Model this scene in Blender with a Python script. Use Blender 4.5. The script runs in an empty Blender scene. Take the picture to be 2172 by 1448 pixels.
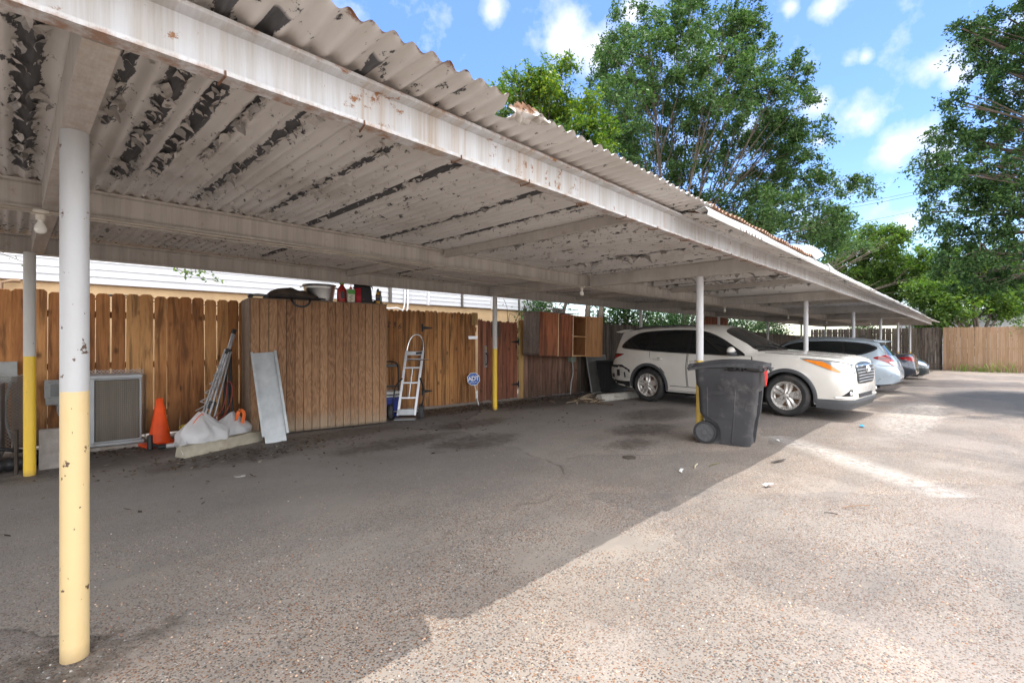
import bpy, bmesh, math, random
import numpy as np
from mathutils import Vector, Matrix, Euler
from mathutils.bvhtree import BVHTree
R = math.radians
sc = bpy.context.scene
COL = sc.collection
rnd = random.Random(7)
CAM_F, CAM_H, CC, SS = 1025.0, 1.36, 0.7196, 0.6944   # focal length in photo pixels, eye height, camera heading

def zg(x):                                            # the lot falls gently towards its far end
    t = min(max((x - 11.0) / 26.0, 0.0), 1.0)
    return -0.35 * t
def bearing(u, v, d):                                 # point at distance d along a sight line
    l = (u - 1086) / CAM_F * d
    return Vector((CC * d + SS * l, SS * d - CC * l, CAM_H - (v - 723) / CAM_F * d))

# ---------------------------------------------------------------- mesh building
class MB:
    def __init__(s): s.v = []; s.f = []; s.m = []; s.uv = None
    def add(s, vs, fs, m=0):
        b = len(s.v); s.v.extend([tuple(q) for q in vs])
        for f in fs: s.f.append([b + i for i in f]); s.m.append(m)
        return s
    def box(s, c, d, rot=None, m=0, taper=None):
        hx, hy, hz = d[0] / 2, d[1] / 2, d[2] / 2
        vs = [Vector((x, y, z)) for z in (-hz, hz) for y in (-hy, hy) for x in (-hx, hx)]
        if taper:
            vs = [Vector((q.x * (taper if q.z > 0 else 1), q.y * (taper if q.z > 0 else 1), q.z)) for q in vs]
        if rot is not None:
            E = rot if isinstance(rot, Matrix) else Euler(rot).to_matrix()
            vs = [E @ q for q in vs]
        c = Vector(c)
        return s.add([q + c for q in vs], [(0, 2, 3, 1), (4, 5, 7, 6), (0, 1, 5, 4), (2, 6, 7, 3), (0, 4, 6, 2), (1, 3, 7, 5)], m)
    def b2(s, a, b, m=0):                             # box from corner to corner
        return s.box([(a[i] + b[i]) / 2 for i in range(3)], [abs(b[i] - a[i]) for i in range(3)], m=m)
    def tube(s, pts, r, n=10, m=0, caps=True, closed=False):
        pts = [Vector(q) for q in pts]; k = len(pts)
        rs = r if isinstance(r, (list, tuple)) else [r] * k
        rings = []; up = None
        for i, q in enumerate(pts):
            if closed: t = pts[(i + 1) % k] - pts[i - 1]
            else: t = pts[min(i + 1, k - 1)] - pts[max(i - 1, 0)]
            t = t.normalized() if t.length > 1e-9 else Vector((0, 0, 1))
            if up is None:
                up = Vector((0, 0, 1)) if abs(t.z) < .9 else Vector((1, 0, 0))
            a = t.cross(up)
            if a.length < 1e-6: a = t.orthogonal()
            a.normalize(); b = a.cross(t).normalized(); up = b
            rings.append([q + (a * math.cos(2 * math.pi * j / n) + b * math.sin(2 * math.pi * j / n)) * rs[i] for j in range(n)])
        vs = [q for g in rings for q in g]; fs = []
        for i in range(k if closed else k - 1):
            for j in range(n):
                a0 = i * n + j; a1 = i * n + (j + 1) % n; b0 = ((i + 1) % k) * n + j; b1 = ((i + 1) % k) * n + (j + 1) % n
                fs.append((a0, a1, b1, b0))
        if caps and not closed:
            fs.append(tuple(range(n))[::-1]); fs.append(tuple((k - 1) * n + j for j in range(n)))
        return s.add(vs, fs, m)
    def lathe(s, prof, n=32, M=None, m=0, closed=False):   # (radius, height) about z
        vs = []; fs = []; k = len(prof)
        for r_, z in prof:
            for j in range(n):
                a = 2 * math.pi * j / n; vs.append(Vector((r_ * math.cos(a), r_ * math.sin(a), z)))
        for i in range(k if closed else k - 1):
            for j in range(n):
                fs.append((i * n + j, i * n + (j + 1) % n, ((i + 1) % k) * n + (j + 1) % n, ((i + 1) % k) * n + j))
        if not closed:
            if prof[0][0] > 1e-5: fs.append(tuple(range(n))[::-1])
            if prof[-1][0] > 1e-5: fs.append(tuple((k - 1) * n + j for j in range(n)))
        if M is not None: vs = [M @ q for q in vs]
        return s.add(vs, fs, m)
    def prism(s, poly, z0, z1, M=None, m=0):          # polygon in xy, extruded in z
        n = len(poly)
        vs = [Vector((x, y, z)) for z in (z0, z1) for x, y in poly]
        if M is not None: vs = [M @ q for q in vs]
        fs = [tuple(range(n))[::-1], tuple(range(n, 2 * n))] + [(i, (i + 1) % n, n + (i + 1) % n, n + i) for i in range(n)]
        return s.add(vs, fs, m)
    def loft(s, rings, m=0, caps=True, closed=True):
        n = len(rings[0]); vs = [q for g in rings for q in g]; fs = []
        for i in range(len(rings) - 1):
            for j in range(n if closed else n - 1):
                fs.append((i * n + j, i * n + (j + 1) % n, (i + 1) * n + (j + 1) % n, (i + 1) * n + j))
        if caps: fs.append(tuple(range(n))[::-1]); fs.append(tuple((len(rings) - 1) * n + j for j in range(n)))
        return s.add(vs, fs, m)
    def sphere(s, c, r, n=16, k=10, m=0, sq=(1, 1, 1)):
        prof = [(math.sin(math.pi * i / k), -math.cos(math.pi * i / k)) for i in range(k + 1)]
        M = Matrix.Translation(Vector(c)) @ Matrix.Diagonal((r * sq[0], r * sq[1], r * sq[2], 1))
        return s.lathe([(max(a, 1e-6), b) for a, b in prof], n, M, m)
    def build(s, name, mats, parent=None, smooth=30, bevel=0, loc=None, seg=2):
        me = bpy.data.meshes.new(name); me.from_pydata(s.v, [], s.f)
        mats = mats if isinstance(mats, (list, tuple)) else [mats]
        for q in mats: me.materials.append(q)
        if len(mats) > 1: me.polygons.foreach_set('material_index', s.m)
        bm = bmesh.new(); bm.from_mesh(me); bmesh.ops.recalc_face_normals(bm, faces=bm.faces); bm.to_mesh(me); bm.free()
        if smooth: smooth_mesh(me, smooth)
        o = bpy.data.objects.new(name, me); COL.objects.link(o)
        if parent is not None: o.parent = parent
        if loc is not None: o.location = loc
        if bevel:
            b = o.modifiers.new('edge', 'BEVEL'); b.width = bevel; b.segments = seg; b.limit_method = 'ANGLE'; b.angle_limit = R(40); b.harden_normals = False
        return o

def smooth_mesh(me, ang):
    me.polygons.foreach_set('use_smooth', [True] * len(me.polygons))
    try: me.set_sharp_from_angle(angle=R(ang))
    except Exception: pass

def tag(o, label, cat, group=None, kind=None):
    if label: o['label'] = label
    if cat: o['category'] = cat
    if group: o['group'] = group
    if kind: o['kind'] = kind
    return o
def thing(name, label, cat, loc=(0, 0, 0), rz=0, group=None, rot=None):
    o = bpy.data.objects.new(name, None); COL.objects.link(o); o.empty_display_size = .1
    o.location = loc; o.rotation_euler = rot if rot else (0, 0, rz)
    return tag(o, label, cat, group)
def kids(o): return [c for c in bpy.data.objects if c.parent == o]
def copy_tree(o, parent=None, label=None):
    c = o.copy(); COL.objects.link(c)
    if parent is not None: c.parent = parent
    if label: c['label'] = label
    for ch in kids(o): copy_tree(ch, c)
    return c
def np_mesh(name, co, faces, mat, parent=None, smooth=False, nv=4):
    me = bpy.data.meshes.new(name); n = len(faces)
    me.vertices.add(len(co)); me.vertices.foreach_set('co', np.asarray(co, dtype=np.float32).ravel())
    me.loops.add(n * nv); me.loops.foreach_set('vertex_index', np.asarray(faces, dtype=np.int32).ravel())
    me.polygons.add(n); me.polygons.foreach_set('loop_start', np.arange(0, n * nv, nv, dtype=np.int32))
    me.update(calc_edges=True)
    if smooth: me.polygons.foreach_set('use_smooth', [True] * n)
    for q in (mat if isinstance(mat, list) else [mat]): me.materials.append(q)
    o = bpy.data.objects.new(name, me); COL.objects.link(o)
    if parent is not None: o.parent = parent
    return o
def catmull(pts, k=8, closed=False):
    P = [Vector(q) for q in pts]; n = len(P); out = []
    for i in range(n if closed else n - 1):
        if closed: a, b, c, d = P[i - 1], P[i], P[(i + 1) % n], P[(i + 2) % n]
        else: a, b, c, d = P[max(i - 1, 0)], P[i], P[i + 1], P[min(i + 2, n - 1)]
        for j in range(k):
            t = j / k
            out.append(.5 * ((2 * b) + (c - a) * t + (2 * a - 5 * b + 4 * c - d) * t * t + (3 * b - a - 3 * c + d) * t ** 3))
    if not closed: out.append(P[-1])
    return out

# ---------------------------------------------------------------- materials
class NT:
    def __init__(s, name):
        s.mat = bpy.data.materials.new(name); s.mat.use_nodes = True; s.t = s.mat.node_tree
        s.b = s.t.nodes['Principled BSDF']; s.out = s.t.nodes['Material Output']
    def n(s, typ, **kw):
        q = s.t.nodes.new('ShaderNode' + typ)
        for k, v in kw.items():
            if k in q.inputs and not hasattr(q, k): q.inputs[k].default_value = v
            else: setattr(q, k, v)
        return q
    def l(s, a, b): s.t.links.new(a, b)
    def inp(s, sock, val):
        if isinstance(val, bpy.types.NodeSocket): s.l(val, sock)
        else: sock.default_value = val
    def math(s, op, a, b=None, c=None, clamp=False):
        q = s.n('Math'); q.operation = op; q.use_clamp = clamp
        s.inp(q.inputs[0], a)
        if b is not None: s.inp(q.inputs[1], b)
        if c is not None: s.inp(q.inputs[2], c)
        return q.outputs[0]
    def coord(s, scale=(1, 1, 1), kind='Object', off=None, rot=None):
        tc = s.n('TexCoord'); mp = s.n('Mapping'); mp.inputs['Scale'].default_value = scale
        if rot: mp.inputs['Rotation'].default_value = rot
        s.l(tc.outputs[kind], mp.inputs[0])
        if off is not None:
            s.l(off, mp.inputs['Location'])
        return mp.outputs[0]
    def noise(s, vec, scale=5, detail=4, rough=.55, dist=0, dim='3D'):
        q = s.n('TexNoise'); q.noise_dimensions = dim; q.inputs['Scale'].default_value = scale; q.inputs['Detail'].default_value = detail
        q.inputs['Roughness'].default_value = rough; q.inputs['Distortion'].default_value = dist
        if vec is not None: s.l(vec, q.inputs['Vector'])
        return q.outputs[0]
    def vor(s, vec, scale=5, feat='F1', out='Distance', rand=1):
        q = s.n('TexVoronoi'); q.feature = feat; q.inputs['Scale'].default_value = scale; q.inputs['Randomness'].default_value = rand
        if vec is not None: s.l(vec, q.inputs['Vector'])
        return q.outputs[out]
    def ramp(s, fac, stops, interp='LINEAR'):
        q = s.n('ValToRGB'); e = q.color_ramp.elements; q.color_ramp.interpolation = interp
        while len(e) < len(stops): e.new(.5)
        for i, (p, c) in enumerate(stops):
            e[i].position = p; e[i].color = (c, c, c, 1) if isinstance(c, (int, float)) else (*c, 1)
        s.inp(q.inputs[0], fac); return q.outputs[0]
    def mix(s, fac, a, b, blend='MIX'):
        q = s.n('Mix'); q.data_type = 'RGBA'; q.blend_type = blend
        s.inp(q.inputs[0], fac)
        for sock, v in ((q.inputs[6], a), (q.inputs[7], b)):
            s.inp(sock, (*v, 1) if isinstance(v, tuple) and len(v) == 3 else v)
        return q.outputs[2]
    def bump(s, h, strength=.5, dist=.01, prev=None):
        q = s.n('Bump'); q.inputs['Strength'].default_value = strength; q.inputs['Distance'].default_value = dist
        s.l(h, q.inputs['Height'])
        if prev is not None: s.l(prev, q.inputs['Normal'])
        return q.outputs[0]
    def sep(s, vec):
        q = s.n('SeparateXYZ'); s.l(vec, q.inputs[0]); return q.outputs
    def island(s): return s.n('NewGeometry').outputs['Random Per Island']
    def done(s, col=None, rough=None, metal=None, normal=None, spec=None, **kw):
        b = s.b
        if col is not None: s.inp(b.inputs['Base Color'], (*col, 1) if isinstance(col, tuple) and len(col) == 3 else col)
        if rough is not None: s.inp(b.inputs['Roughness'], rough)
        if metal is not None: s.inp(b.inputs['Metallic'], metal)
        if normal is not None: s.l(normal, b.inputs['Normal'])
        if spec is not None: b.inputs['Specular IOR Level'].default_value = spec
        for k, v in kw.items(): s.inp(b.inputs[k.replace('_', ' ')], v)
        return s.mat

def plain(name, c, rough=.55, metal=0, var=.18, scale=6, bump=.15, c2=None, stretch=(1, 1, 1), coat=0, spec=.5, dirt=None, dscale=3, dthr=(.5, .75)):
    t = NT(name); v = t.coord(stretch)
    n = t.noise(v, scale, 6, .65)
    lo = c2 if c2 else tuple(q * (1 - var) for q in c); hi = c if c2 else tuple(min(q * (1 + var), 1) for q in c)
    col = t.ramp(n, [(.3, lo), (.7, hi)])
    if dirt:
        col = t.mix(t.ramp(t.noise(v, dscale, 8, .7), [(dthr[0], 0), (dthr[1], 1)]), col, dirt)
    kw = {}
    if coat: kw['Coat_Weight'] = coat; kw['Coat_Roughness'] = .04
    nm = t.bump(t.noise(v, scale * 12, 4), bump, .004) if bump else None
    return t.done(col, t.ramp(n, [(.2, max(rough - .08, .02)), (.8, min(rough + .08, 1))]), metal, nm, spec, **kw)
SUN, SKY, SKYSAT, EXPOSURE = 2.0, .15, 1.22, 1.22
FILLCLOUD = (16.0, 16.0, 16.2)  # unseen cloud bank, added over-bright as fill for the roof shade
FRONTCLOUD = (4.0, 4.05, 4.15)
FILLCLOUD_COVER = 2.2
# ================================================================ ground
def m_ground():
    t = NT('pebble_concrete')
    v = t.coord((1, 1, 1)); x, y, z = t.sep(v)
    big = t.noise(v, .55, 5, .6); mid = t.noise(v, 2.3, 6, .65); fine = t.noise(v, 14, 5, .7)
    # exposed aggregate: two sizes of pebble in a cement matrix
    p1 = t.n('TexVoronoi'); p1.feature = 'F1'; p1.inputs['Scale'].default_value = 112; t.l(v, p1.inputs['Vector'])
    p2 = t.n('TexVoronoi'); p2.feature = 'F1'; p2.inputs['Scale'].default_value = 80; t.l(v, p2.inputs['Vector'])
    def peb(p):
        r, g, b = t.n('SeparateColor'), None, None
        t.l(p.outputs['Color'], r.inputs[0])
        c = t.ramp(r.outputs[0], [(0, (.085, .085, .09)), (.10, (.17, .165, .165)), (.24, (.30, .135, .065)), (.36, (.44, .24, .125)), (.48, (.26, .245, .235)), (.6, (.55, .45, .36)), (.74, (.60, .57, .54)), (.85, (.24, .15, .10)), (.94, (.76, .73, .70))], 'CONSTANT')
        return c, r.outputs[1]
    c1, k1 = peb(p1); c2, k2 = peb(p2)
    cement = t.mix(mid, (.40, .368, .335), (.56, .52, .475))
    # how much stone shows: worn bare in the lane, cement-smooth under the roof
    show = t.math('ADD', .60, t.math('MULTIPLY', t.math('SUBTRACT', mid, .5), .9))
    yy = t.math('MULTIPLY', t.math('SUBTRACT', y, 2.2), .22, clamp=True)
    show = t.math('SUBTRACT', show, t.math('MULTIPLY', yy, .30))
    show = t.math('SUBTRACT', show, t.ramp(t.noise(v, .8, 6, .65), [(.50, 0), (.64, .55)]))
    m2 = t.math('MULTIPLY', t.math('GREATER_THAN', show, k2), t.math('LESS_THAN', p2.outputs['Distance'], .46))
    m1 = t.math('MULTIPLY', t.math('GREATER_THAN', show, k1), t.math('LESS_THAN', p1.outputs['Distance'], .5))
    col = t.mix(m1, cement, c1); col = t.mix(m2, col, c2)
    # warm sandy tint in patches, grey elsewhere
    col = t.mix(t.ramp(big, [(.45, .0), (.65, .40)]), col, t.mix(.5, col, (.50, .38, .30)))
    pat = t.noise(v, .33, 5, .62); col = t.mix(t.ramp(pat, [(.42, .75), (.54, 0)]), col, t.mix(.55, col, (.20, .19, .185)))
    col = t.mix(1.0, col, (.595, .567, .537), 'MULTIPLY')
    wear = t.noise(t.coord((.22, 1.1, 1)), 1.6, 6, .68); col = t.mix(t.ramp(wear, [(.47, 0), (.62, .42)]), col, t.mix(.75, col, (.135, .13, .128)))
    sand = t.math('MULTIPLY', t.ramp(t.noise(v, .62, 7, .62, .6), [(.52, 0), (.62, .55)]), t.math('SUBTRACT', 1.0, t.math('MULTIPLY', t.math('SUBTRACT', y, 1.2), .9, clamp=True)))
    col = t.mix(t.math('MULTIPLY', sand, t.ramp(t.noise(v, 70, 3), [(.40, .35), (.58, 1)])), col, t.mix(fine, (.30, .262, .232), (.385, .34, .305)))
    wy0 = t.math('ADD', y, t.math('MULTIPLY', t.math('SUBTRACT', mid, .5), 2.2))
    # brown fence grime, under-roof grey lightened to lift the shade, oil in the bays
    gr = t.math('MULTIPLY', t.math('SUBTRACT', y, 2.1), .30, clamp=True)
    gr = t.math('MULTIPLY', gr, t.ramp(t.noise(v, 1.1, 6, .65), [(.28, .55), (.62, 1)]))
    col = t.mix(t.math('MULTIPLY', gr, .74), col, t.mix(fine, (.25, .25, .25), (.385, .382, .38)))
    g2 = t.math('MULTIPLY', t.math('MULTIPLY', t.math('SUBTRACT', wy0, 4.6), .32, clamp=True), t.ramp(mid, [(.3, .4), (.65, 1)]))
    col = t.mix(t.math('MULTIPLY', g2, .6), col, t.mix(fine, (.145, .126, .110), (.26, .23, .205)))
    wx = t.math('ADD', x, t.math('MULTIPLY', t.math('SUBTRACT', mid, .5), 1.4)); wy = t.math('ADD', y, t.math('MULTIPLY', t.math('SUBTRACT', fine, .5), .9))
    def blob(cx, cy, rx, ry):
        a = t.math('DIVIDE', t.math('SUBTRACT', wx, cx), rx); b = t.math('DIVIDE', t.math('SUBTRACT', wy, cy), ry)
        return t.math('SUBTRACT', 1.0, t.math('SQRT', t.math('ADD', t.math('MULTIPLY', a, a), t.math('MULTIPLY', b, b))), clamp=True)
    oil = None
    for bl in ((1.9, 6.3, 1.1, .55), (4.4, 4.9, .9, .5), (3.6, 5.6, 1.2, .35), (8.0, 6.9, 1.7, .75), (6.0, 7.4, 1.3, .5), (6.8, 3.7, .9, .5), (5.7, 3.3, .7, .3), (3.2, 6.7, 1.4, .4), (8.3, 4.3, 1.2, .7), (5.2, 6.0, 1.0, .4), (.10, 2.70, .40, .35), (0.3, 7.2, 1.6, .8)):
        q = blob(*bl); oil = q if oil is None else t.math('MAXIMUM', oil, q)
    oilm = t.math('MULTIPLY', t.ramp(oil, [(.05, 0), (.45, 1)]), t.ramp(t.noise(v, 9, 5, .75), [(.35, .25), (.6, .9)]))
    col = t.mix(t.math('MULTIPLY', oilm, .78), col, (.035, .027, .021))
    # bare pale cement strip, asphalt patch with painted tree shade, old worn stripe
    ln = t.math('ABSOLUTE', t.math('SUBTRACT', t.math('SUBTRACT', wx, t.math('MULTIPLY', wy, .0)), 6.55))
    dst = t.math('ABSOLUTE', t.math('ADD', t.math('MULTIPLY', t.math('SUBTRACT', x, 5.83), .735), t.math('MULTIPLY', t.math('SUBTRACT', y, .20), -.678)))
    alo = t.math('ADD', t.math('MULTIPLY', t.math('SUBTRACT', x, 5.83), .678), t.math('MULTIPLY', t.math('SUBTRACT', y, .20), .735))
    strip = t.math('MULTIPLY', t.ramp(t.math('ADD', dst, t.math('MULTIPLY', t.math('SUBTRACT', fine, .5), .34)), [(.08, 1), (.30, 0)]), t.math('MULTIPLY', t.math('GREATER_THAN', alo, -.1), t.ramp(alo, [(0, 1), (1, 1)])))
    strip = t.math('MULTIPLY', strip, t.math('LESS_THAN', alo, 2.6))
    col = t.mix(t.math('MULTIPLY', strip, t.ramp(fine, [(.40, .1), (.62, .6)])), col, (.58, .55, .51))
    tar_shade = t.ramp(blob(16.6, -.8, 4.4, 1.8), [(.02, 0), (.2, 1)])
    col = t.mix(t.math('MULTIPLY', tar_shade, .9), col, t.mix(fine, (.055, .055, .058), (.11, .108, .105)))
    pale = t.ramp(blob(11.6, .9, 3.4, .5), [(.05, 0), (.3, 1)])
    col = t.mix(t.math('MULTIPLY', pale, t.ramp(fine, [(.4, .0), (.62, .6)])), col, (.58, .54, .49))
    # cracks
    wv = t.n('VectorMath'); wv.operation = 'ADD'; t.l(v, wv.inputs[0])
    dn = t.n('TexNoise'); dn.inputs['Scale'].default_value = 1.1; dn.inputs['Detail'].default_value = 6; t.l(v, dn.inputs['Vector'])
    sc_ = t.n('VectorMath'); sc_.operation = 'SCALE'; sc_.inputs['Scale'].default_value = .7; t.l(dn.outputs['Color'], sc_.inputs[0]); t.l(sc_.outputs[0], wv.inputs[1])
    ed = t.vor(wv.outputs[0], .22, 'DISTANCE_TO_EDGE')
    cell = t.n('TexVoronoi'); cell.inputs['Scale'].default_value = .22; t.l(wv.outputs[0], cell.inputs['Vector']); cs = t.n('SeparateColor'); t.l(cell.outputs['Color'], cs.inputs[0])
    col = t.mix(1.0, col, t.ramp(cs.outputs[0], [(0, (.80, .80, .81)), (.35, (.93, .92, .91)), (.7, (1.02, 1.0, .98)), (1, (1.10, 1.07, 1.03))], 'CONSTANT'), 'MULTIPLY')
    crack = t.math('MULTIPLY', t.ramp(ed, [(.0015, 1), (.0045, 0)]), t.math('MULTIPLY', t.ramp(mid, [(.44, 0), (.56, .85)]), t.math('MULTIPLY', t.math('SUBTRACT', y, 2.4), 2.0, clamp=True)))
    col = t.mix(t.math('MULTIPLY', crack, .65), col, (.025, .022, .02))
    h = t.math('SUBTRACT', t.math('MULTIPLY', m2, t.math('SUBTRACT', .5, p2.outputs['Distance'])), t.math('MULTIPLY', crack, .8))
    h = t.math('ADD', h, t.math('MULTIPLY', m1, t.math('SUBTRACT', .45, p1.outputs['Distance'])))
    nm = t.bump(h, .7, .011); nm = t.bump(t.noise(v, 30, 4), .25, .01, nm)
    return t.done(col, t.mix(oilm, (.85, .85, .85), (.5, .5, .5)), 0, nm, .3)
xs = list(np.concatenate([np.arange(-40, -8, 8.), np.arange(-8, 14, .5), np.arange(14, 40, 1.5), np.arange(40, 260, 20.)]))
ys = list(np.concatenate([np.arange(-220, -20, 20.), np.arange(-20, -3, 2.), np.arange(-3, 10, .5), np.arange(10, 30, 4.), np.arange(30, 260, 20.)]))
co = [(x, y, zg(x) + (.014 * math.sin(x * 1.3 + y * .7) * math.sin(y * .9 - x * .4) if -8 < x < 11 and -3 < y < 2 else 0)) for y in ys for x in xs]
nx = len(xs)
fs = [(j * nx + i, j * nx + i + 1, (j + 1) * nx + i + 1, (j + 1) * nx + i) for j in range(len(ys) - 1) for i in range(nx - 1)]
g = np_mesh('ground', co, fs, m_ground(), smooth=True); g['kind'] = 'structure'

# ================================================================ carport
XP = [-6.3, .19, 6.68, 12.45, 18.2, 24.0, 29.8, 35.6]
PITCH, AMP = .0867, .0125
STRIPS = [(-.15, .055, 1.6, 4.3), (.05, .045, 1.6, 4.4), (.33, .022, 1.9, 3.2), (.50, .040, 1.7, 4.2), (.64, .038, 1.7, 3.9), (.80, .018, 1.9, 3.4), (1.02, .030, 1.7, 4.4), (1.52, .012, 2.2, 4.5), (1.95, .028, 2.2, 4.6), (2.75, .022, 2.0, 4.6), (3.25, .012, 2.0, 4.6), (3.99, .026, 1.8, 4.6), (4.6, .016, 2.4, 4.6), (5.55, .034, 2.2, 4.6), (6.4, .016, 2.2, 4.6), (7.3, .035, 2.0, 4.6), (8.1, .028, 2.4, 4.6), (8.9, .05, 2.2, 4.6), (9.8, .03, 2.0, 4.6), (10.6, .06, 2.2, 4.6), (13.5, .05, 2.0, 4.6), (15.2, .05, 2.0, 4.6), (2.3, .025, 4.8, 6.9), (4.4, .02, 4.8, 6.9), (.2, .03, 4.9, 6.9)]
def m_roof():
    t = NT('peeling_painted_sheet')
    v = t.coord(); x, y, z = t.sep(v)
    k = t.math('FLOOR', t.math('DIVIDE', x, PITCH * .5))
    wn = t.n('TexWhiteNoise'); wn.noise_dimensions = '1D'; t.l(k, wn.inputs['W'])
    vs = t.coord((1, .28, 1)); n1 = t.noise(vs, 7, 8, .72); n2 = t.noise(t.coord((1, .45, 1)), 19, 6, .7)
    n3 = t.noise(v, 55, 4, .7); reg = t.noise(t.coord((.5, .35, 1)), .9, 3)
    # long strips where the paint has let go along a rib
    strip = t.math('ADD', t.ramp(wn.outputs[0], [(.86, -.30), (.99, .10)]), t.math('ADD', t.math('MULTIPLY', n1, .5), t.math('MULTIPLY', n3, .12)))
    strip = t.math('ADD', strip, t.math('MULTIPLY', t.math('SUBTRACT', reg, .5), .35))
    m1 = t.ramp(strip, [(.405, 0), (.42, 1)])
    fl = t.math('ADD', t.math('MULTIPLY', n2, .8), t.math('ADD', t.math('MULTIPLY', t.math('SUBTRACT', reg, .5), .30), t.math('MULTIPLY', n3, .16)))
    m2 = t.ramp(fl, [(.570, 0), (.585, 1)])
    jag = t.math('ADD', t.math('MULTIPLY', t.math('SUBTRACT', n2, .5), .11), t.math('MULTIPLY', t.math('SUBTRACT', n1, .5), .09)); bits = None
    for x0, w0, ya, yb in STRIPS:
        a = t.math('SUBTRACT', t.math('ADD', w0, jag), t.math('ABSOLUTE', t.math('SUBTRACT', x, x0)))
        a = t.math('MINIMUM', a, t.math('MINIMUM', t.math('MULTIPLY', t.math('SUBTRACT', y, ya), .2), t.math('MULTIPLY', t.math('SUBTRACT', yb, y), .2)))
        bits = a if bits is None else t.math('MAXIMUM', bits, a)
    m3 = t.ramp(t.math('MULTIPLY', bits, 60.0), [(.0, 0), (.25, 1)])
    pm = t.math('MAXIMUM', t.math('MAXIMUM', m1, m2), m3)
    under = t.math('MULTIPLY', pm, t.ramp(y, [(0, 1), (1, 1)]))
    paint = t.mix(t.noise(t.coord((1.5, .12, 1)), 3.5, 6, .7), (.58, .56, .535), (.77, .745, .715))
    paint = t.mix(t.ramp(t.noise(v, 1.3, 5), [(.45, 0), (.75, .5)]), paint, (.36, .315, .27))
    bare = t.mix(t.noise(t.coord((9, 1, 1)), 12, 4), (.040, .042, .046), (.135, .135, .14))
    edgep = t.ramp(t.math('ADD', pm, 0), [(0, 0), (1, 1)])
    col = t.mix(edgep, paint, bare)
    rust = t.math('SUBTRACT', t.math('ADD', t.noise(v, 9, 6, .7), t.ramp(y, [(0, 0), (1, 0)])), t.math('MULTIPLY', t.math('SUBTRACT', y, 1.50), 4.2))
    col = t.mix(t.ramp(rust, [(.24, 0), (.36, 1)]), col, t.mix(n3, (.10, .035, .012), (.33, .14, .055)))
    nm = t.bump(t.math('SUBTRACT', 1.0, pm), .6, .004); nm = t.bump(n3, .15, .004, nm)
    return t.done(col, t.mix(pm, (.6, .6, .6), (.75, .75, .75)), 0, nm, .35)
def m_beam(name='rust_streaked_beam', base=((.43, .405, .375), (.575, .585, .60)), rusty=1.0):
    t = NT(name); v = t.coord(); x, y, z = t.sep(v)
    st = t.noise(t.coord((9, 1, .35)), 1.0, 6, .8)
    col = t.mix(t.ramp(st, [(.36, 0), (.60, 1)]), *base)
    blot = t.noise(v, 14, 6, .75)
    drips = t.math('MULTIPLY', t.ramp(t.noise(t.coord((22, 1, .25)), 1.0, 4, .6), [(.55, 0), (.70, 1)]), t.ramp(t.noise(t.coord((.5, 1, 1)), 1.2, 3), [(.36, 0), (.60, 1)]))
    col = t.mix(t.math('MULTIPLY', drips, .55 * rusty), col, (.38, .24, .12))
    spec = t.ramp(t.math('ADD', blot, t.math('MULTIPLY', t.noise(v, 2.2, 3), .35)), [(.80, 0), (.86, 1)])
    e = t.math('ABSOLUTE', t.math('SUBTRACT', z, 2.355)); edge = t.ramp(t.math('ADD', t.math('MULTIPLY', e, 5.0), t.math('MULTIPLY', t.math('SUBTRACT', blot, .5), .55)), [(.455, 0), (.56, 1)])
    col = t.mix(t.math('MULTIPLY', t.math('MAXIMUM', spec, t.math('MULTIPLY', edge, .8)), rusty), col, t.mix(blot, (.12, .045, .018), (.36, .17, .07)))
    nm = t.bump(t.noise(v, 60, 5), .2, .004)
    return t.done(col, .55, 0, nm, .4)
M_roof = m_roof(); M_beam = m_beam(); M_beam2 = m_beam('dusty_painted_beam', ((.40, .365, .33), (.56, .525, .48)), .35)
def m_post(name, top, low, zsplit, chips=.72):
    t = NT(name); v = t.coord(); x, y, z = t.sep(v)
    n = t.noise(v, 5, 6, .7); zz = t.math('ADD', z, t.math('MULTIPLY', t.math('SUBTRACT', t.noise(v, 18, 3), .5), .012))
    a = t.mix(n, tuple(q * .86 for q in top), top); b = t.mix(n, tuple(q * .85 for q in low), low)
    b = t.mix(t.ramp(t.noise(t.coord((1, 1, .25)), 9, 6, .7), [(.55, 0), (.8, .6)]), b, tuple(q * f for q, f in zip(low, (.92, .72, .42))))
    a = t.mix(t.ramp(t.noise(t.coord((1, 1, .2)), 8, 6, .7), [(.5, 0), (.8, .55)]), a, (.34, .32, .30))
    col = t.mix(t.math('GREATER_THAN', zz, zsplit), b, a)
    ch = t.ramp(t.math('ADD', t.noise(v, 19, 5, .6), t.math('MULTIPLY', t.noise(v, 3, 2), .25)), [(chips + .13, 0), (chips + .15, 1)])
    col = t.mix(ch, col, (.09, .055, .035))
    foot = t.ramp(t.math('ADD', z, t.math('MULTIPLY', n, .05)), [(.02, 1), (.09, 0)])
    col = t.mix(t.math('MULTIPLY', foot, .6), col, (.16, .10, .06))
    nm = t.bump(t.math('SUBTRACT', t.noise(v, 40, 4), t.math('MULTIPLY', ch, 1.0)), .2, .004)
    return t.done(col, .42, 0, nm, .5)
M_postA = m_post('cream_based_post', (.43, .435, .44), (.63, .475, .245), 1.145, .645)
M_postB = m_post('yellow_based_post', (.55, .535, .51), (.80, .52, .04), 1.205, .70)
M_postC = m_post('mustard_based_post', (.62, .62, .63), (.66, .44, .08), 1.09, .71)

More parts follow.
